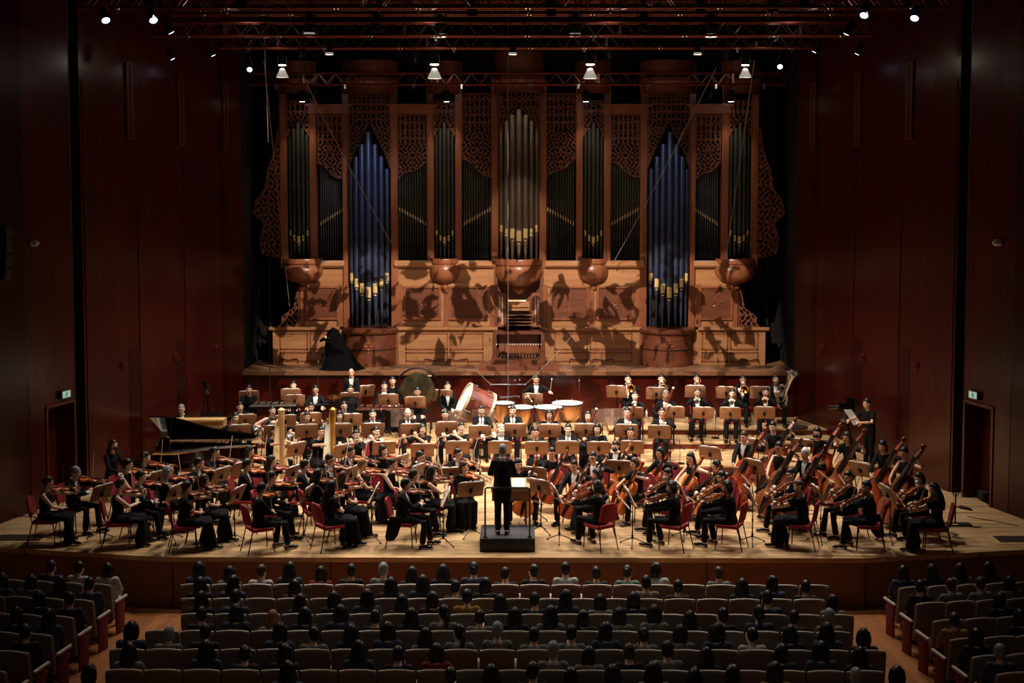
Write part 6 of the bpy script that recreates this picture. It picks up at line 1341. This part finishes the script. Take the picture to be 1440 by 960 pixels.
b.rings(R); o = b.build('draped_cloth', mat('drape_black', (5, 5, 6), .95, spec=.1)); o.location = (q.x, q.y, 1.737); o.scale = (.95, .8, .92); tag(o, 'long black cloth draped over the crouching person on the gallery', 'cloth')
b = MB(); b.box((-.05, -.12, .95), (.1, .06, .005)); b.build('fold', mat('drape_black', (5, 5, 6), .95, spec=.1), o, 0)
# instrument stand alone at the right, small white tape marks, floor box by the door
q = at(1343, 738, 0); o = empty('instrument_stand', q); tag(o, 'empty black upright instrument stand at the far right', 'instrument stand')
b = MB(); b.bbox(-.2, .32, -.12, .1, 0, .03); b.build('base', M_POD, o, 0)
b = MB(); b.tube([(0, 0, .03), (0, 0, .74)], .016, 8); b.build('post', M_BLACK, o)
b = MB(); b.tube([(-.05, 0, .80), (-.05, 0, .62), (.0, 0, .58), (.05, 0, .62), (.05, 0, .84)], .012, 8); b.ell((.05, 0, .88), (.02, .02, .04), 8, 6); b.build('yoke', M_BLACK, o)
b = MB(); b.tube([(0, 0, .36), (.12, -.02, .4), (.3, -.03, .34)], .012, 8); b.box((.2, -.02, .34), (.26, .1, .02), Matrix.Rotation(.2, 3, 'Y')); b.build('arm', M_BLACK, o)
b = MB(); b.bbox(-.1, .02, -.1, -.06, .03, .034); b.build('tape', mat('tape_yellow', (214, 204, 60), .6), o, 0)
q = at(1388, 703, 0); b = MB(); b.rbox((q.x, q.y, .1), (.34, .3, .2), .02); o = tag(b.build('floor_box', M_POD), 'dark equipment box on the floor by the right door', 'box')
b = MB(); b.box((q.x-.03, q.y-.152, .1), (.2, .005, .1)); b.build('front_plate', M_GREYM, o, 0)
m = MB(); a = at(1360, 726, 0); m.tube([a+V((0, 0, .008)), at(1385, 731, 0)+V((0, 0, .008)), at(1400, 733, 0)+V((0, 0, .008)), at(1432, 740, 0)+V((0, 0, .008))], .008, 6); tag(m.build('floor_cable', M_EBONY), 'black cable lying on the stage floor at far right', 'cable')
m = MB(); m.tube([at(18, 727, 0)+V((0, 0, .008)), at(40, 726, 0)+V((0, 0, .008)), at(52, 728, 0)+V((0, 0, .008))], .01, 6); tag(m.build('floor_cable', M_EBONY), 'short black cable lying on the stage floor at far left', 'cable')
# ---------------------------------------------------------------- the audience
def rowy(r): return -1.84-.93*(r-1)          # y of the seat centre line (backs are .3 nearer the camera)
ROWN = ['', 'front', 'second', 'third', 'fourth', 'fifth', 'sixth', 'seventh']
PX0 = {1: (257, 1166, 709, 43.3), 2: (257, 1172, 729, 45.1), 3: (236, 1205, 750.7, 47.3), 4: (210, 1202, 723.8, 49.4), 5: (157, 1250, 699, 51.8), 6: (150, 1252, 722, 54.2), 7: (0, 0, 748, 57)}
SEATX = {}; PITCH = .53
def top_z(r): return afz(rowy(r)-.3)+.93
def stage_side(y): return mtx
USED = set()
def seat(M, label, group): ASEAT.put(M, label, 'seat', group)
def seat_M(x, r): y = rowy(r); return mtx((x, y, afz(y)), PI)
HK = {'s': 'short', 'b': 'bob', 'l': 'long', 'u': 'bun', 'p': 'pony', 'd': 'bald'}
HC = {'k': 'black', 'n': 'brown', 'g': 'grey', 'w': 'white', 'o': 'blond'}
# heads: px, hair, colour of hair, clothes
AUD = {1: [(267, 'bk'), (323, 'bk', 'grey'), (355, 'sn', 'white'), (407, 'lk'), (453, 'bk', 'red'), (493, 'sk'), (533, 'sg', 'grey'), (582, 'lk'), (619, 'lk'), (660, 'uk'), (710, 'sk'), (753, 'sk'), (798, 'sk', 'white'), (834, 'sk'), (885, 'uk', 'green'), (930, 'bk', 'white'), (1013, 'sn', 'grey')],
       2: [(275, 'bk'), (332, 'lk'), (408, 'bk'), (550, 'lk'), (597, 'lk'), (640, 'sk'), (682, 'bk'), (912, 'sk', 'tan'), (953, 'sk'), (1038, 'lk'), (1088, 'bk'), (1136, 'sk')],
       3: [(237, 'bk'), (267, 'sk'), (430, 'lk'), (468, 'bk'), (515, 'lk'), (560, 'lk'), (605, 'bk'), (656, 'sk', 'ochre'), (705, 'lk'), (758, 'sk'), (793, 'lk'), (845, 'bk', 'grey'), (888, 'bk'), (1063, 'sk'), (1178, 'bk', 'tan')],
       4: [(277, 'sk'), (335, 'bk'), (387, 'bo', 'grey'), (430, 'bk'), (482, 'bk'), (533, 'sk'), (575, 'lk'), (629, 'pk', 'grey'), (680, 'sk', 'grey'), (724, 'lk'), (778, 'lk', 'grey'), (827, 'bk'), (882, 'bk', 'grey'), (930, 'bk', 'grey'), (973, 'lk'), (1018, 'sk'), (1063, 'pk'), (1127, 'sk'), (1167, 'sg', 'tan')],
       5: [(177, 'bk'), (232, 'sg', 'grey'), (288, 'sk'), (397, 'bk'), (437, 'sk', 'grey'), (488, 'lk'), (542, 'bk'), (597, 'lk', 'grey'), (651, 'pk', 'grey'), (693, 'sg', 'grey'), (749, 'sk', 'grey'), (806, 'sk', 'grey'), (855, 'bk'), (910, 'uk', 'grey'), (950, 'bk', 'grey'), (1018, 'bk'), (1060, 'sk', 'white'), (1113, 'bk'), (1173, 'lk'), (1227, 'bk')],
       6: [(180, 'lk', 'grey'), (283, 'lk'), (340, 'sk'), (405, 'bk'), (505, 'lk'), (565, 'sk'), (623, 'bk', 'red'), (777, 'sg', 'grey'), (830, 'bk', 'grey'), (888, 'sn'), (940, 'sk', 'grey'), (1010, 'lk'), (1103, 'bk'), (1160, 'bk'), (1230, 'lk')],
       7: [(113, 'bk'), (643, 'sk', 'grey'), (680, 'lk'), (750, 'sk'), (810, 'lk'), (865, 'bk'), (922, 'lk', 'grey'), (985, 'bk'), (1017, 'bk'), (1103, 'bk', 'ochre'), (1220, 'sg', 'grey'), (1287, 'bk'), (400, 'lk')]}
def clothes(e, i): return AUDC[e[2]] if len(e) > 2 else (AUDC['dark'] if i % 3 else AUDC['blue'])
def audience(M, hc, topm, label, i, grp, pz=None):
    pz = pz or ('aud', 'aud_turn', 'aud_nod', 'aud')[i*7 % 4]
    person(M @ Matrix.Translation((0, .06, -.055)), pz, 'aud', HK[hc[0]], HC[hc[1]], label, grp, scale=1.0-.03*((i*5) % 3), topm=topm)
OUTA = {id(AUDC[k]): k for k in AUDC}
CN = {'dark': 'dark clothes', 'blue': 'dark blue', 'white': 'white', 'grey': 'grey', 'ochre': 'ochre', 'red': 'red', 'tan': 'tan', 'green': 'pale green'}
def placex(px, r): return aty(px, 850, rowy(r)).x
cnt = 0
for r in range(1, 8):
    x0, x1, xc, pp = PX0[r]; c = aty(xc, 850, rowy(r)-.3).x; xs = []
    k0 = -12; lo, hi = (aty(x0, 850, rowy(r)-.3).x, aty(x1, 850, rowy(r)-.3).x) if x0 else (-9, 9)
    xs = [c+PITCH*k for k in range(-16, 17) if c+PITCH*k-PITCH/2 > lo-.2 and c+PITCH*k+PITCH/2 < hi+.2]
    taken = {}
    for e in AUD[r]:
        hx = aty(e[0], 850, rowy(r)).x; order = sorted(range(len(xs)), key=lambda i: abs(xs[i]-hx))
        j = next((i for i in order if i not in taken), order[0])
        if r == 7 and not (xs[0]-.3 < hx < xs[-1]+.3): continue
        taken[j] = e
    for i, x in enumerate(xs):
        if r < 7 or i in taken: seat(seat_M(x, r), 'pale auditorium seat, %s from left in the %s central row' % (ORD[i+1] if i+1 < len(ORD) else 'number %d' % (i+1), ROWN[r]) if r < 7 else 'auditorium seat under its sitter in the nearest central row, %s from left' % ORD[sorted(taken).index(i)+1], 'auditorium seats, central block')
    for k, i in enumerate(sorted(taken)):
        e = taken[i]; tm_ = clothes(e, cnt); audience(seat_M(xs[i], r), e[1], tm_, 'person in %s seen from behind, %s from left in the %s central row' % (CN[OUTA[id(tm_)]], ORD[k+1], ROWN[r]), cnt, 'audience, central block'); cnt += 1
# side blocks turned towards the stage
ANG = math.radians(10)
LB = {1: (138, 820, [(53, 'sn', 'blue'), (108, 'sk', 'white'), (160, 'bk', 'white')]), 2: (112, 842, [(3, 'bk'), (30, 'bk', 'grey'), (75, 'lk'), (118, 'sk')]), 3: (83, 865, [(50, 'bk'), (90, 'sk')]), 4: (52, 890, [(2, 'bk'), (45, 'lk')]), 5: (18, 914, [(20, 'sk')]), 6: (-15, 940, [])}
RB = {1: (1283, 824, [(1283, 'bk'), (1322, 'lk'), (1365, 'lk', 'grey'), (1403, 'lk')]), 2: (1308, 846, [(1302, 'sk'), (1353, 'sn', 'grey'), (1388, 'sn', 'grey'), (1435, 'bk', 'grey')]), 3: (1333, 870, [(1417, 'bk')]), 4: (1358, 896, [(1358, 'sn', 'ochre'), (1437, 'bk')]), 5: (1390, 920, [(1383, 'bk')]), 6: (1425, 944, [(1423, 'sg')])}
for sd, B_k, nm in ((-1, LB, 'left'), (1, RB, 'right')):
    ang = ANG*-sd; d = V((math.cos(sd*ANG), math.sin(sd*ANG)*1, 0))*sd     # outwards along a row, receding
    for r, (px, py, heads) in B_k.items():
        # end seat by the aisle: its top edge is where the photo shows it
        p = None; z = -.05+.058*(r-1)
        for _ in range(4): p = at(px, py, z); z = afz(p.y)+.93
        R_ = Matrix.Rotation(PI+sd*ANG, 3, 'Z'); base = p-(R_ @ V((0, .33, 0)))
        n = 8; seats_ = []
        for k in range(n):
            q = base+d*PITCH*k; 
            f = (q-V((0, Y0, 0))); pxq = CX+F*(q.x+(q.y-Y0)*math.tan(PS))/(q.y-Y0)
            if not (-30 < pxq < 1470): break
            seats_.append((q, pxq))
        used = {}
        for e in heads:
            j = min((i for i in range(len(seats_)) if i not in used), key=lambda i: abs(seats_[i][1]-e[0]), default=None)
            if j is not None: used[j] = e
        for k, (q, pxq) in enumerate(seats_):
            M = mtx((q.x, q.y, afz(q.y)), PI+sd*ANG)
            seat(M, 'auditorium seat, %s from the aisle in the %s row of the %s block' % (ORD[k+1], ROWN[r], nm), 'auditorium seats, %s block' % nm)
            if k in used:
                e = used[k]; tm_ = clothes(e, cnt); pz = 'aud_cross' if k == 0 else None
                if nm == 'left' and r == 1 and k == 0: tm_ = AUDC['white']
                person(M @ Matrix.Rotation(-sd*.25 if k == 0 else 0, 4, 'Z'), pz or 'aud', 'aud', HK[e[1][0]], HC[e[1][1]], 'person in %s, %s from the aisle, %s row of the %s block' % (CN[OUTA[id(tm_)]], ORD[k+1], ROWN[r], nm), 'audience, %s block' % nm, topm=tm_, scale=.93, legm=AUDC['white'] if (nm == 'left' and r == 1 and k == 0) else None); cnt += 1
# ---------------------------------------------------------------- lighting rig
M_TRUSS = mat('truss_red_brown', (112, 48, 34), .3, .7); M_TRUSSA = mat('truss_aluminium', (130, 92, 78), .28, .9)  # red tint in both metals holds the reflection of the organ wood
def truss(x0, x1, y, z, s, label, group='lighting trusses'):
    o = empty('lighting_truss', ((x0+x1)/2, y, z)); tag(o, label, 'truss', group); L = (x1-x0)/2
    for (dy, dz) in ((-s/2, 0), (s/2, 0), (-s/2, s), (s/2, s)):
        b = MB(); b.cyl((-L, dy, dz), (L, dy, dz), .026, n=10); b.build('chord', M_TRUSS, o)
    for dy in (-s/2, s/2):
        b = MB(); n = int(2*L/(s*.75))
        for k in range(n): a = -L+2*L*k/n; c = -L+2*L*(k+1)/n; b.cyl((a, dy, 0 if k % 2 else s), (c, dy, s if k % 2 else 0), .010, n=5)
        b.build('lattice', M_TRUSSA, o)
    b = MB(); n = int(2*L/(s*.9))
    for k in range(n): a = -L+2*L*k/n; c = -L+2*L*(k+1)/n; b.cyl((a, -s/2 if k % 2 else s/2, 0), (c, s/2 if k % 2 else -s/2, 0), .010, n=5)
    b.build('lattice', M_TRUSSA, o)
    for k in range(9):
        x = -L*.9+1.8*L*k/8+.11*((k*7) % 5); b = MB(); b.cyl((x-.05, -s/2-.01, 0), (x+.05, -s/2-.01, 0), .042, n=10); b.box((x, -s/2-.03, -.06), (.05, .04, .12)); b.build('glint_piece', M_SILV, o)  # silver pieces added as bright specks, for highlights along the chords
    for x in (-L*.8, -L*.3, L*.3, L*.8):
        b = MB(); b.cyl((x, 0, s), (x, 0, 13.2-z), .012, n=6); b.build('hanging_rod', M_BLACK, o)
        b = MB(); b.box((x, 0, s*.5), (.06, s, s*1.02)); b.build('sleeve', M_TRUSSA, o, 0)
truss(-7.15, 7.1, 11.0, 9.48, .30, 'lowest red-tinted truss just in front of the organ top')
truss(-7.3, 7.2, 8.0, 10.16, .30, 'second truss from the organ, above the brass')
truss(-7.9, 7.6, 4.4, 10.08, .28, 'third truss from the organ, above the wind players')
truss(-8.9, 8.6, 2.4, 10.42, .30, 'fourth truss from the organ, above the cellos')
truss(-9.2, 8.9, 1.0, 10.62, .30, 'truss nearest the audience at the top edge')
truss(-8.0, 7.8, 6.2, 10.75, .30, 'upper truss partly hidden behind the third one')
M_LENS = mat('lamp_glow', (255, 248, 236), .4, emit=((255, 244, 226), 14.)); M_LENSC = mat('lamp_glow_cool', (240, 242, 255), .4, emit=((206, 216, 255), 7.)); M_LDIM = mat('lamp_dim', (190, 190, 190), .3, emit=((230, 232, 255), .6))
M_CAN = mat('lamp_housing', (34, 34, 36), .35, .4); M_BELL = mat('lamp_bell', (214, 210, 202), .35, .3, emit=((255, 246, 230), .25))
LAMPS = []
def lamp(kind, px, py, y, aim, label, glow=None, size=1.):
    p = aty(px, py, y); o = empty('stage_light', p); tag(o, label, 'stage light', {'can': 'stage lights of the rig', 'bell': 'bell shaped stage lights', 'small': 'small downlights by the organ', 'spot': 'angled side spotlights', 'dark': 'unlit lamps of the rig'}[kind])
    d = (V(aim)-p).normalized() if aim is not None else V((0, 0, -1)); R3 = d.to_track_quat('-Z', 'Y').to_matrix(); T = R3.to_4x4()
    s = size
    b = MB(); b.lathe([(.001, .34), (.05, .34), (.075, .3), (.085, .1), (.095, .0), (.088, -.0), (.075, .08), (.001, .09)] if kind != 'bell' else [(.001, .42), (.07, .42), (.09, .38), (.09, .14), (.10, .12), (.08, .12), (.001, .13)], n=18); b.v = [tuple(T @ (V(q)*s)) for q in b.v]; b.build('housing', M_CAN, o)
    b = MB(); b.tube([T @ (V((-.11, 0, .14))*s), T @ (V((-.11, 0, .3))*s), V((0, 0, .45*s)), T @ (V((.11, 0, .3))*s), T @ (V((.11, 0, .14))*s)], .012*s, 6); b.cyl((0, 0, .43*s), (0, 0, .62*s), .016*s, n=8); b.build('yoke', M_CAN, o)
    if kind == 'bell':
        b = MB(); b.lathe([(.045, .03), (.06, .02), (.09, -.05), (.13, -.13), (.155, -.19), (.148, -.19), (.085, -.05), (.045, .01)], n=22); b.v = [tuple(T @ (V(q)*s)) for q in b.v]; b.build('bell', M_BELL, o)
        b = MB(); b.lathe([(.001, -.13), (.075, -.13), (.075, -.145), (.001, -.15)], n=18); b.v = [tuple(T @ (V(q)*s)) for q in b.v]; b.build('bulb', M_LENS, o)
        b = MB(); b.lathe([(.001, .12), (.088, .12), (.09, .10), (.001, .1)], n=18); b.v = [tuple(T @ (V(q)*s)) for q in b.v]; b.build('lens', M_LENS, o)
    elif kind != 'dark':
        m = {'can': M_LENS, 'small': M_LENS, 'spot': M_LENSC}[kind] if glow is None else glow
        b = MB(); b.lathe([(.001, -.012), (.05, -.008), (.084, .004), (.084, .02), (.001, .02)], n=18); b.v = [tuple(T @ (V(q)*s)) for q in b.v]; b.build('lens', m, o)
        if kind == 'can':
            b = MB(); b.lathe([(.096, .0), (.105, -.05), (.1, -.05), (.09, .0)], n=18); b.v = [tuple(T @ (V(q)*s)) for q in b.v]; b.build('barn_ring', M_BELL, o)
    return p, R3
def spot(p, aim, power, col, cone, blend=.6, rad=.12, gobo=None, name='stage_spot', shutter=None, seed=0.):
    L = bpy.data.lights.new(name, 'SPOT'); L.energy = power; L.color = col; L.spot_size = math.radians(cone); L.spot_blend = blend; L.shadow_soft_size = rad
    o = bpy.data.objects.new(name, L); COL.objects.link(o); o.location = p; o.rotation_euler = (V(aim)-V(p)).to_track_quat('-Z', 'Y').to_euler()
    if gobo:                      # a leaf pattern plate and a straight shutter inside the lamp
        L.use_nodes = True; nt = L.node_tree; N = nt.nodes; K = nt.links; em = N['Emission']; tc = N.new('ShaderNodeTexCoord'); sp = N.new('ShaderNodeSeparateXYZ'); K.new(tc.outputs['Normal'], sp.inputs[0])
        ab = N.new('ShaderNodeMath'); ab.operation = 'ABSOLUTE'; K.new(sp.outputs[2], ab.inputs[0]); q = []
        for i in (0, 1):
            d = N.new('ShaderNodeMath'); d.operation = 'DIVIDE'; K.new(sp.outputs[i], d.inputs[0]); K.new(ab.outputs[0], d.inputs[1]); q.append(d)
        cb = N.new('ShaderNodeCombineXYZ'); K.new(q[0].outputs[0], cb.inputs[0]); K.new(q[1].outputs[0], cb.inputs[1]); cb.inputs[2].default_value = seed
        n = N.new('ShaderNodeTexNoise'); n.inputs['Scale'].default_value = gobo; n.inputs['Detail'].default_value = 2.2; n.inputs['Roughness'].default_value = .55; n.inputs['Distortion'].default_value = .8; K.new(cb.outputs[0], n.inputs['Vector'])
        r = N.new('ShaderNodeMapRange'); r.inputs['From Min'].default_value = .455; r.inputs['From Max'].default_value = .49; r.inputs['To Min'].default_value = .07; K.new(n.outputs['Fac'], r.inputs['Value'])
        res = r
        for (lo, hi) in (shutter or ()):
            m = N.new('ShaderNodeMapRange'); m.inputs['From Min'].default_value = lo; m.inputs['From Max'].default_value = hi; K.new(q[1].outputs[0], m.inputs['Value'])
            mm = N.new('ShaderNodeMath'); mm.operation = 'MULTIPLY'; K.new(res.outputs[0], mm.inputs[0]); K.new(m.outputs[0], mm.inputs[1]); res = mm
        ax = N.new('ShaderNodeMath'); ax.operation = 'ABSOLUTE'; K.new(q[0].outputs[0], ax.inputs[0]); m = N.new('ShaderNodeMapRange'); m.inputs['From Min'].default_value = .585; m.inputs['From Max'].default_value = .55; K.new(ax.outputs[0], m.inputs['Value'])
        mm = N.new('ShaderNodeMath'); mm.operation = 'MULTIPLY'; K.new(res.outputs[0], mm.inputs[0]); K.new(m.outputs[0], mm.inputs[1]); res = mm
        K.new(res.outputs[0], em.inputs['Strength'])
    return o
WARM = (1., .86, .68); NEUT = (1., .90, .78); COOL = (.86, .90, 1.)
KP = .8
WHERE = {}
# bell lights (the four bright ones) and the can lights light the players
for k, px in enumerate((397, 611, 830, 1048)):
    p, R3 = lamp('bell', px, 98, 8.6, None, 'bell shaped lit stage light, %s from left' % ORD[k+1], size=1.0 if k in (0, 3) else 1.15)
    spot(p-V((0, 0, .3)), (p.x*.8, 7.6, 0), 1500*KP, NEUT, 74, .6, .14)
for k, (px, py, y) in enumerate(((435, 46, 4.4), (619, 48, 4.4), (809, 47, 4.4), (1000, 48, 4.4))):
    p, R3 = lamp('can', px, py, y, None, 'black can light with glowing rim, %s from left in the upper row' % ORD[k+1], size=1.25)
    spot(p-V((0, 0, .1)), (p.x*.9, 4.2, 0), 1900*KP, NEUT, 95, .7, .14)
for k, (px, py) in enumerate(((463, 78), (721, 78), (981, 78))):
    p, R3 = lamp('can', px, py-4, 7.0, None, 'smaller black can light with glowing rim, %s from left in the lower row' % ORD[k+1], size=.95)
    spot(p-V((0, 0, .1)), (p.x, 5.6, 0), 1300*KP, NEUT, 90, .7, .12)
for k, px in enumerate((425, 628, 824, 1028)):
    p, R3 = lamp('small', px, 143, 12.0, None, 'small lit downlight before the organ pipes, %s from left' % ORD[k+1], size=.95)
    spot(p-V((0, .0, .08)), (p.x, 12.25, 4), 60, WARM, 90, .8, .06)
for k, (px, py, y, aim) in enumerate(((149, 29, 1.4, (-3, 3, 0)), (216, 29, 1.4, (-2, 3.5, 0)), (241, 46, 2.6, (-2, 5, 0)), (243, 83, 6.0, (-3, 8, 0)), (300, 78, 6.0, (-2, 8, 0)), (351, 98, 9.0, (-4.5, 2, 0)))):
    p, R3 = lamp('spot', px, py, y, (aim[0]-0, -6 if k in (0, 1, 5) else aim[1], 0), 'angled spotlight on the left side of the rig, %s from left' % ORD[k+1], size=.9 if k < 3 else .75)
    if k < 3: spot(p, aim, 1100*KP, NEUT, 62, .7, .15)
for k, (px, py, y, aim) in enumerate(((1286, 26, 1.4, (3, 3, 0)), (1215, 22, 1.4, (2, 3.5, 0)), (1190, 48, 2.6, (2.5, 5, 0)), (1205, 76, 6.0, (3, 8, 0)), (1145, 73, 6.0, (2, 8, 0)), (1097, 94, 9.0, (4.5, 2, 0)))):
    p, R3 = lamp('spot', px, py, y, (aim[0], -6 if k in (0, 1, 5) else aim[1], 0), 'angled spotlight on the right side of the rig, %s from right' % ORD[k+1], size=.9 if k < 3 else .75)
    if k < 3: spot(p, aim, 1100*KP, NEUT, 62, .7, .15)
for k, (px, py, y) in enumerate(sorted(((340, 14, 2.4), (372, 50, 4.4), (425, 82, 8.0), (530, 45, 4.4), (583, 88, 8.3), (664, 22, 2.4), (690, 66, 7.0), (775, 22, 2.4), (857, 84, 8.3), (905, 44, 4.4), (985, 18, 2.4), (1019, 84, 8.3), (1068, 58, 6.0), (1087, 18, 2.4), (440, 138, 11.5), (1000, 138, 11.5), (1130, 14, 2.4), (210, 8, 1.2)))):
    lamp('dark', px, py, y, None, 'unlit black lamp hanging in the rig, %s from left among the unlit' % ORD[k+1], size=1.2 if y < 5 else 1.0)
# leaf patterned light thrown on the organ case from the truss over the stage front, and washes up the pipes
def organ_spot(px, tx, tz, pw, seed):
    P_ = V((px, 2.4, 10.3)); A = V((tx, 12.6, tz)); R_ = (A-P_).to_track_quat('-Z', 'Y').to_matrix().inverted()
    def yy(z): d = R_ @ (V((tx, 12.6, z))-P_); return d.y/abs(d.z)
    spot(P_, A, pw, (1., .87, .72), 80, .25, .012, gobo=19, seed=seed, shutter=((yy(5.0), yy(4.5)),))
organ_spot(0, 0, 3.4, 8000, 2.)
spot((0, 6.2, 9.9), (0, 12.4, 5.9), 1300, (1., .84, .68), 17, .8, .08)
for s_ in (-1, 1): spot((s_*2, 6.2, 9.9), (s_*3.5, 12.5, 5.6), 230, (1., .84, .68), 50, 1., .1)
for s_ in (-1, 1): spot((s_*1.8, 8.6, 9.8), (s_*4.15, 12.2, 6.9), 480, (.60, .70, 1.), 27, .9, .1)
# added point lights that brighten the trusses, with no fixture of their own
for x in (-6, -2, 2, 6):
    for y in (3.4, 7.1):
        L = bpy.data.lights.new('rig_fill', 'POINT'); L.energy = 7; L.color = (1., .85, .7); L.shadow_soft_size = .1; o = bpy.data.objects.new('rig_fill', L); COL.objects.link(o); o.location = (x, y, 9.9)
w = bpy.data.worlds.new('hall_world'); SC.world = w; w.use_nodes = True
w.node_tree.nodes['Background'].inputs[0].default_value = (1., .72, .5, 1); w.node_tree.nodes['Background'].inputs[1].default_value = .007
for (x, y, z) in ((-7.0, 1.4, 10.4), (-4.6, 1.4, 10.4), (4.6, 1.4, 10.4), (7.0, 1.4, 10.4)): spot((x, y, z), (x*.4, -5.5, 0), 650, NEUT, 60, .8, .1)
# faint house light over the audience
L = bpy.data.lights.new('house_light', 'AREA'); L.energy = 22; L.size = 10; L.size_y = 4; L.shape = 'RECTANGLE'; L.color = (1., .8, .62)
o = bpy.data.objects.new('house_light', L); COL.objects.link(o); o.location = (0, -9, 8); o.rotation_euler = (.25, 0, 0)
SC.view_settings.view_transform = 'Standard'; SC.view_settings.look = 'None'; SC.view_settings.gamma = 1; SC.view_settings.use_curve_mapping = False
SC.view_settings.exposure = 0.
c = SC.cycles; c.use_denoising = True; c.max_bounces = 5; c.diffuse_bounces = 3; c.glossy_bounces = 3; c.transmission_bounces = 2; c.transparent_max_bounces = 6; c.sample_clamp_indirect = 4; c.sample_clamp_direct = 12; c.caustics_reflective = False; c.caustics_refractive = False
c.use_light_tree = True
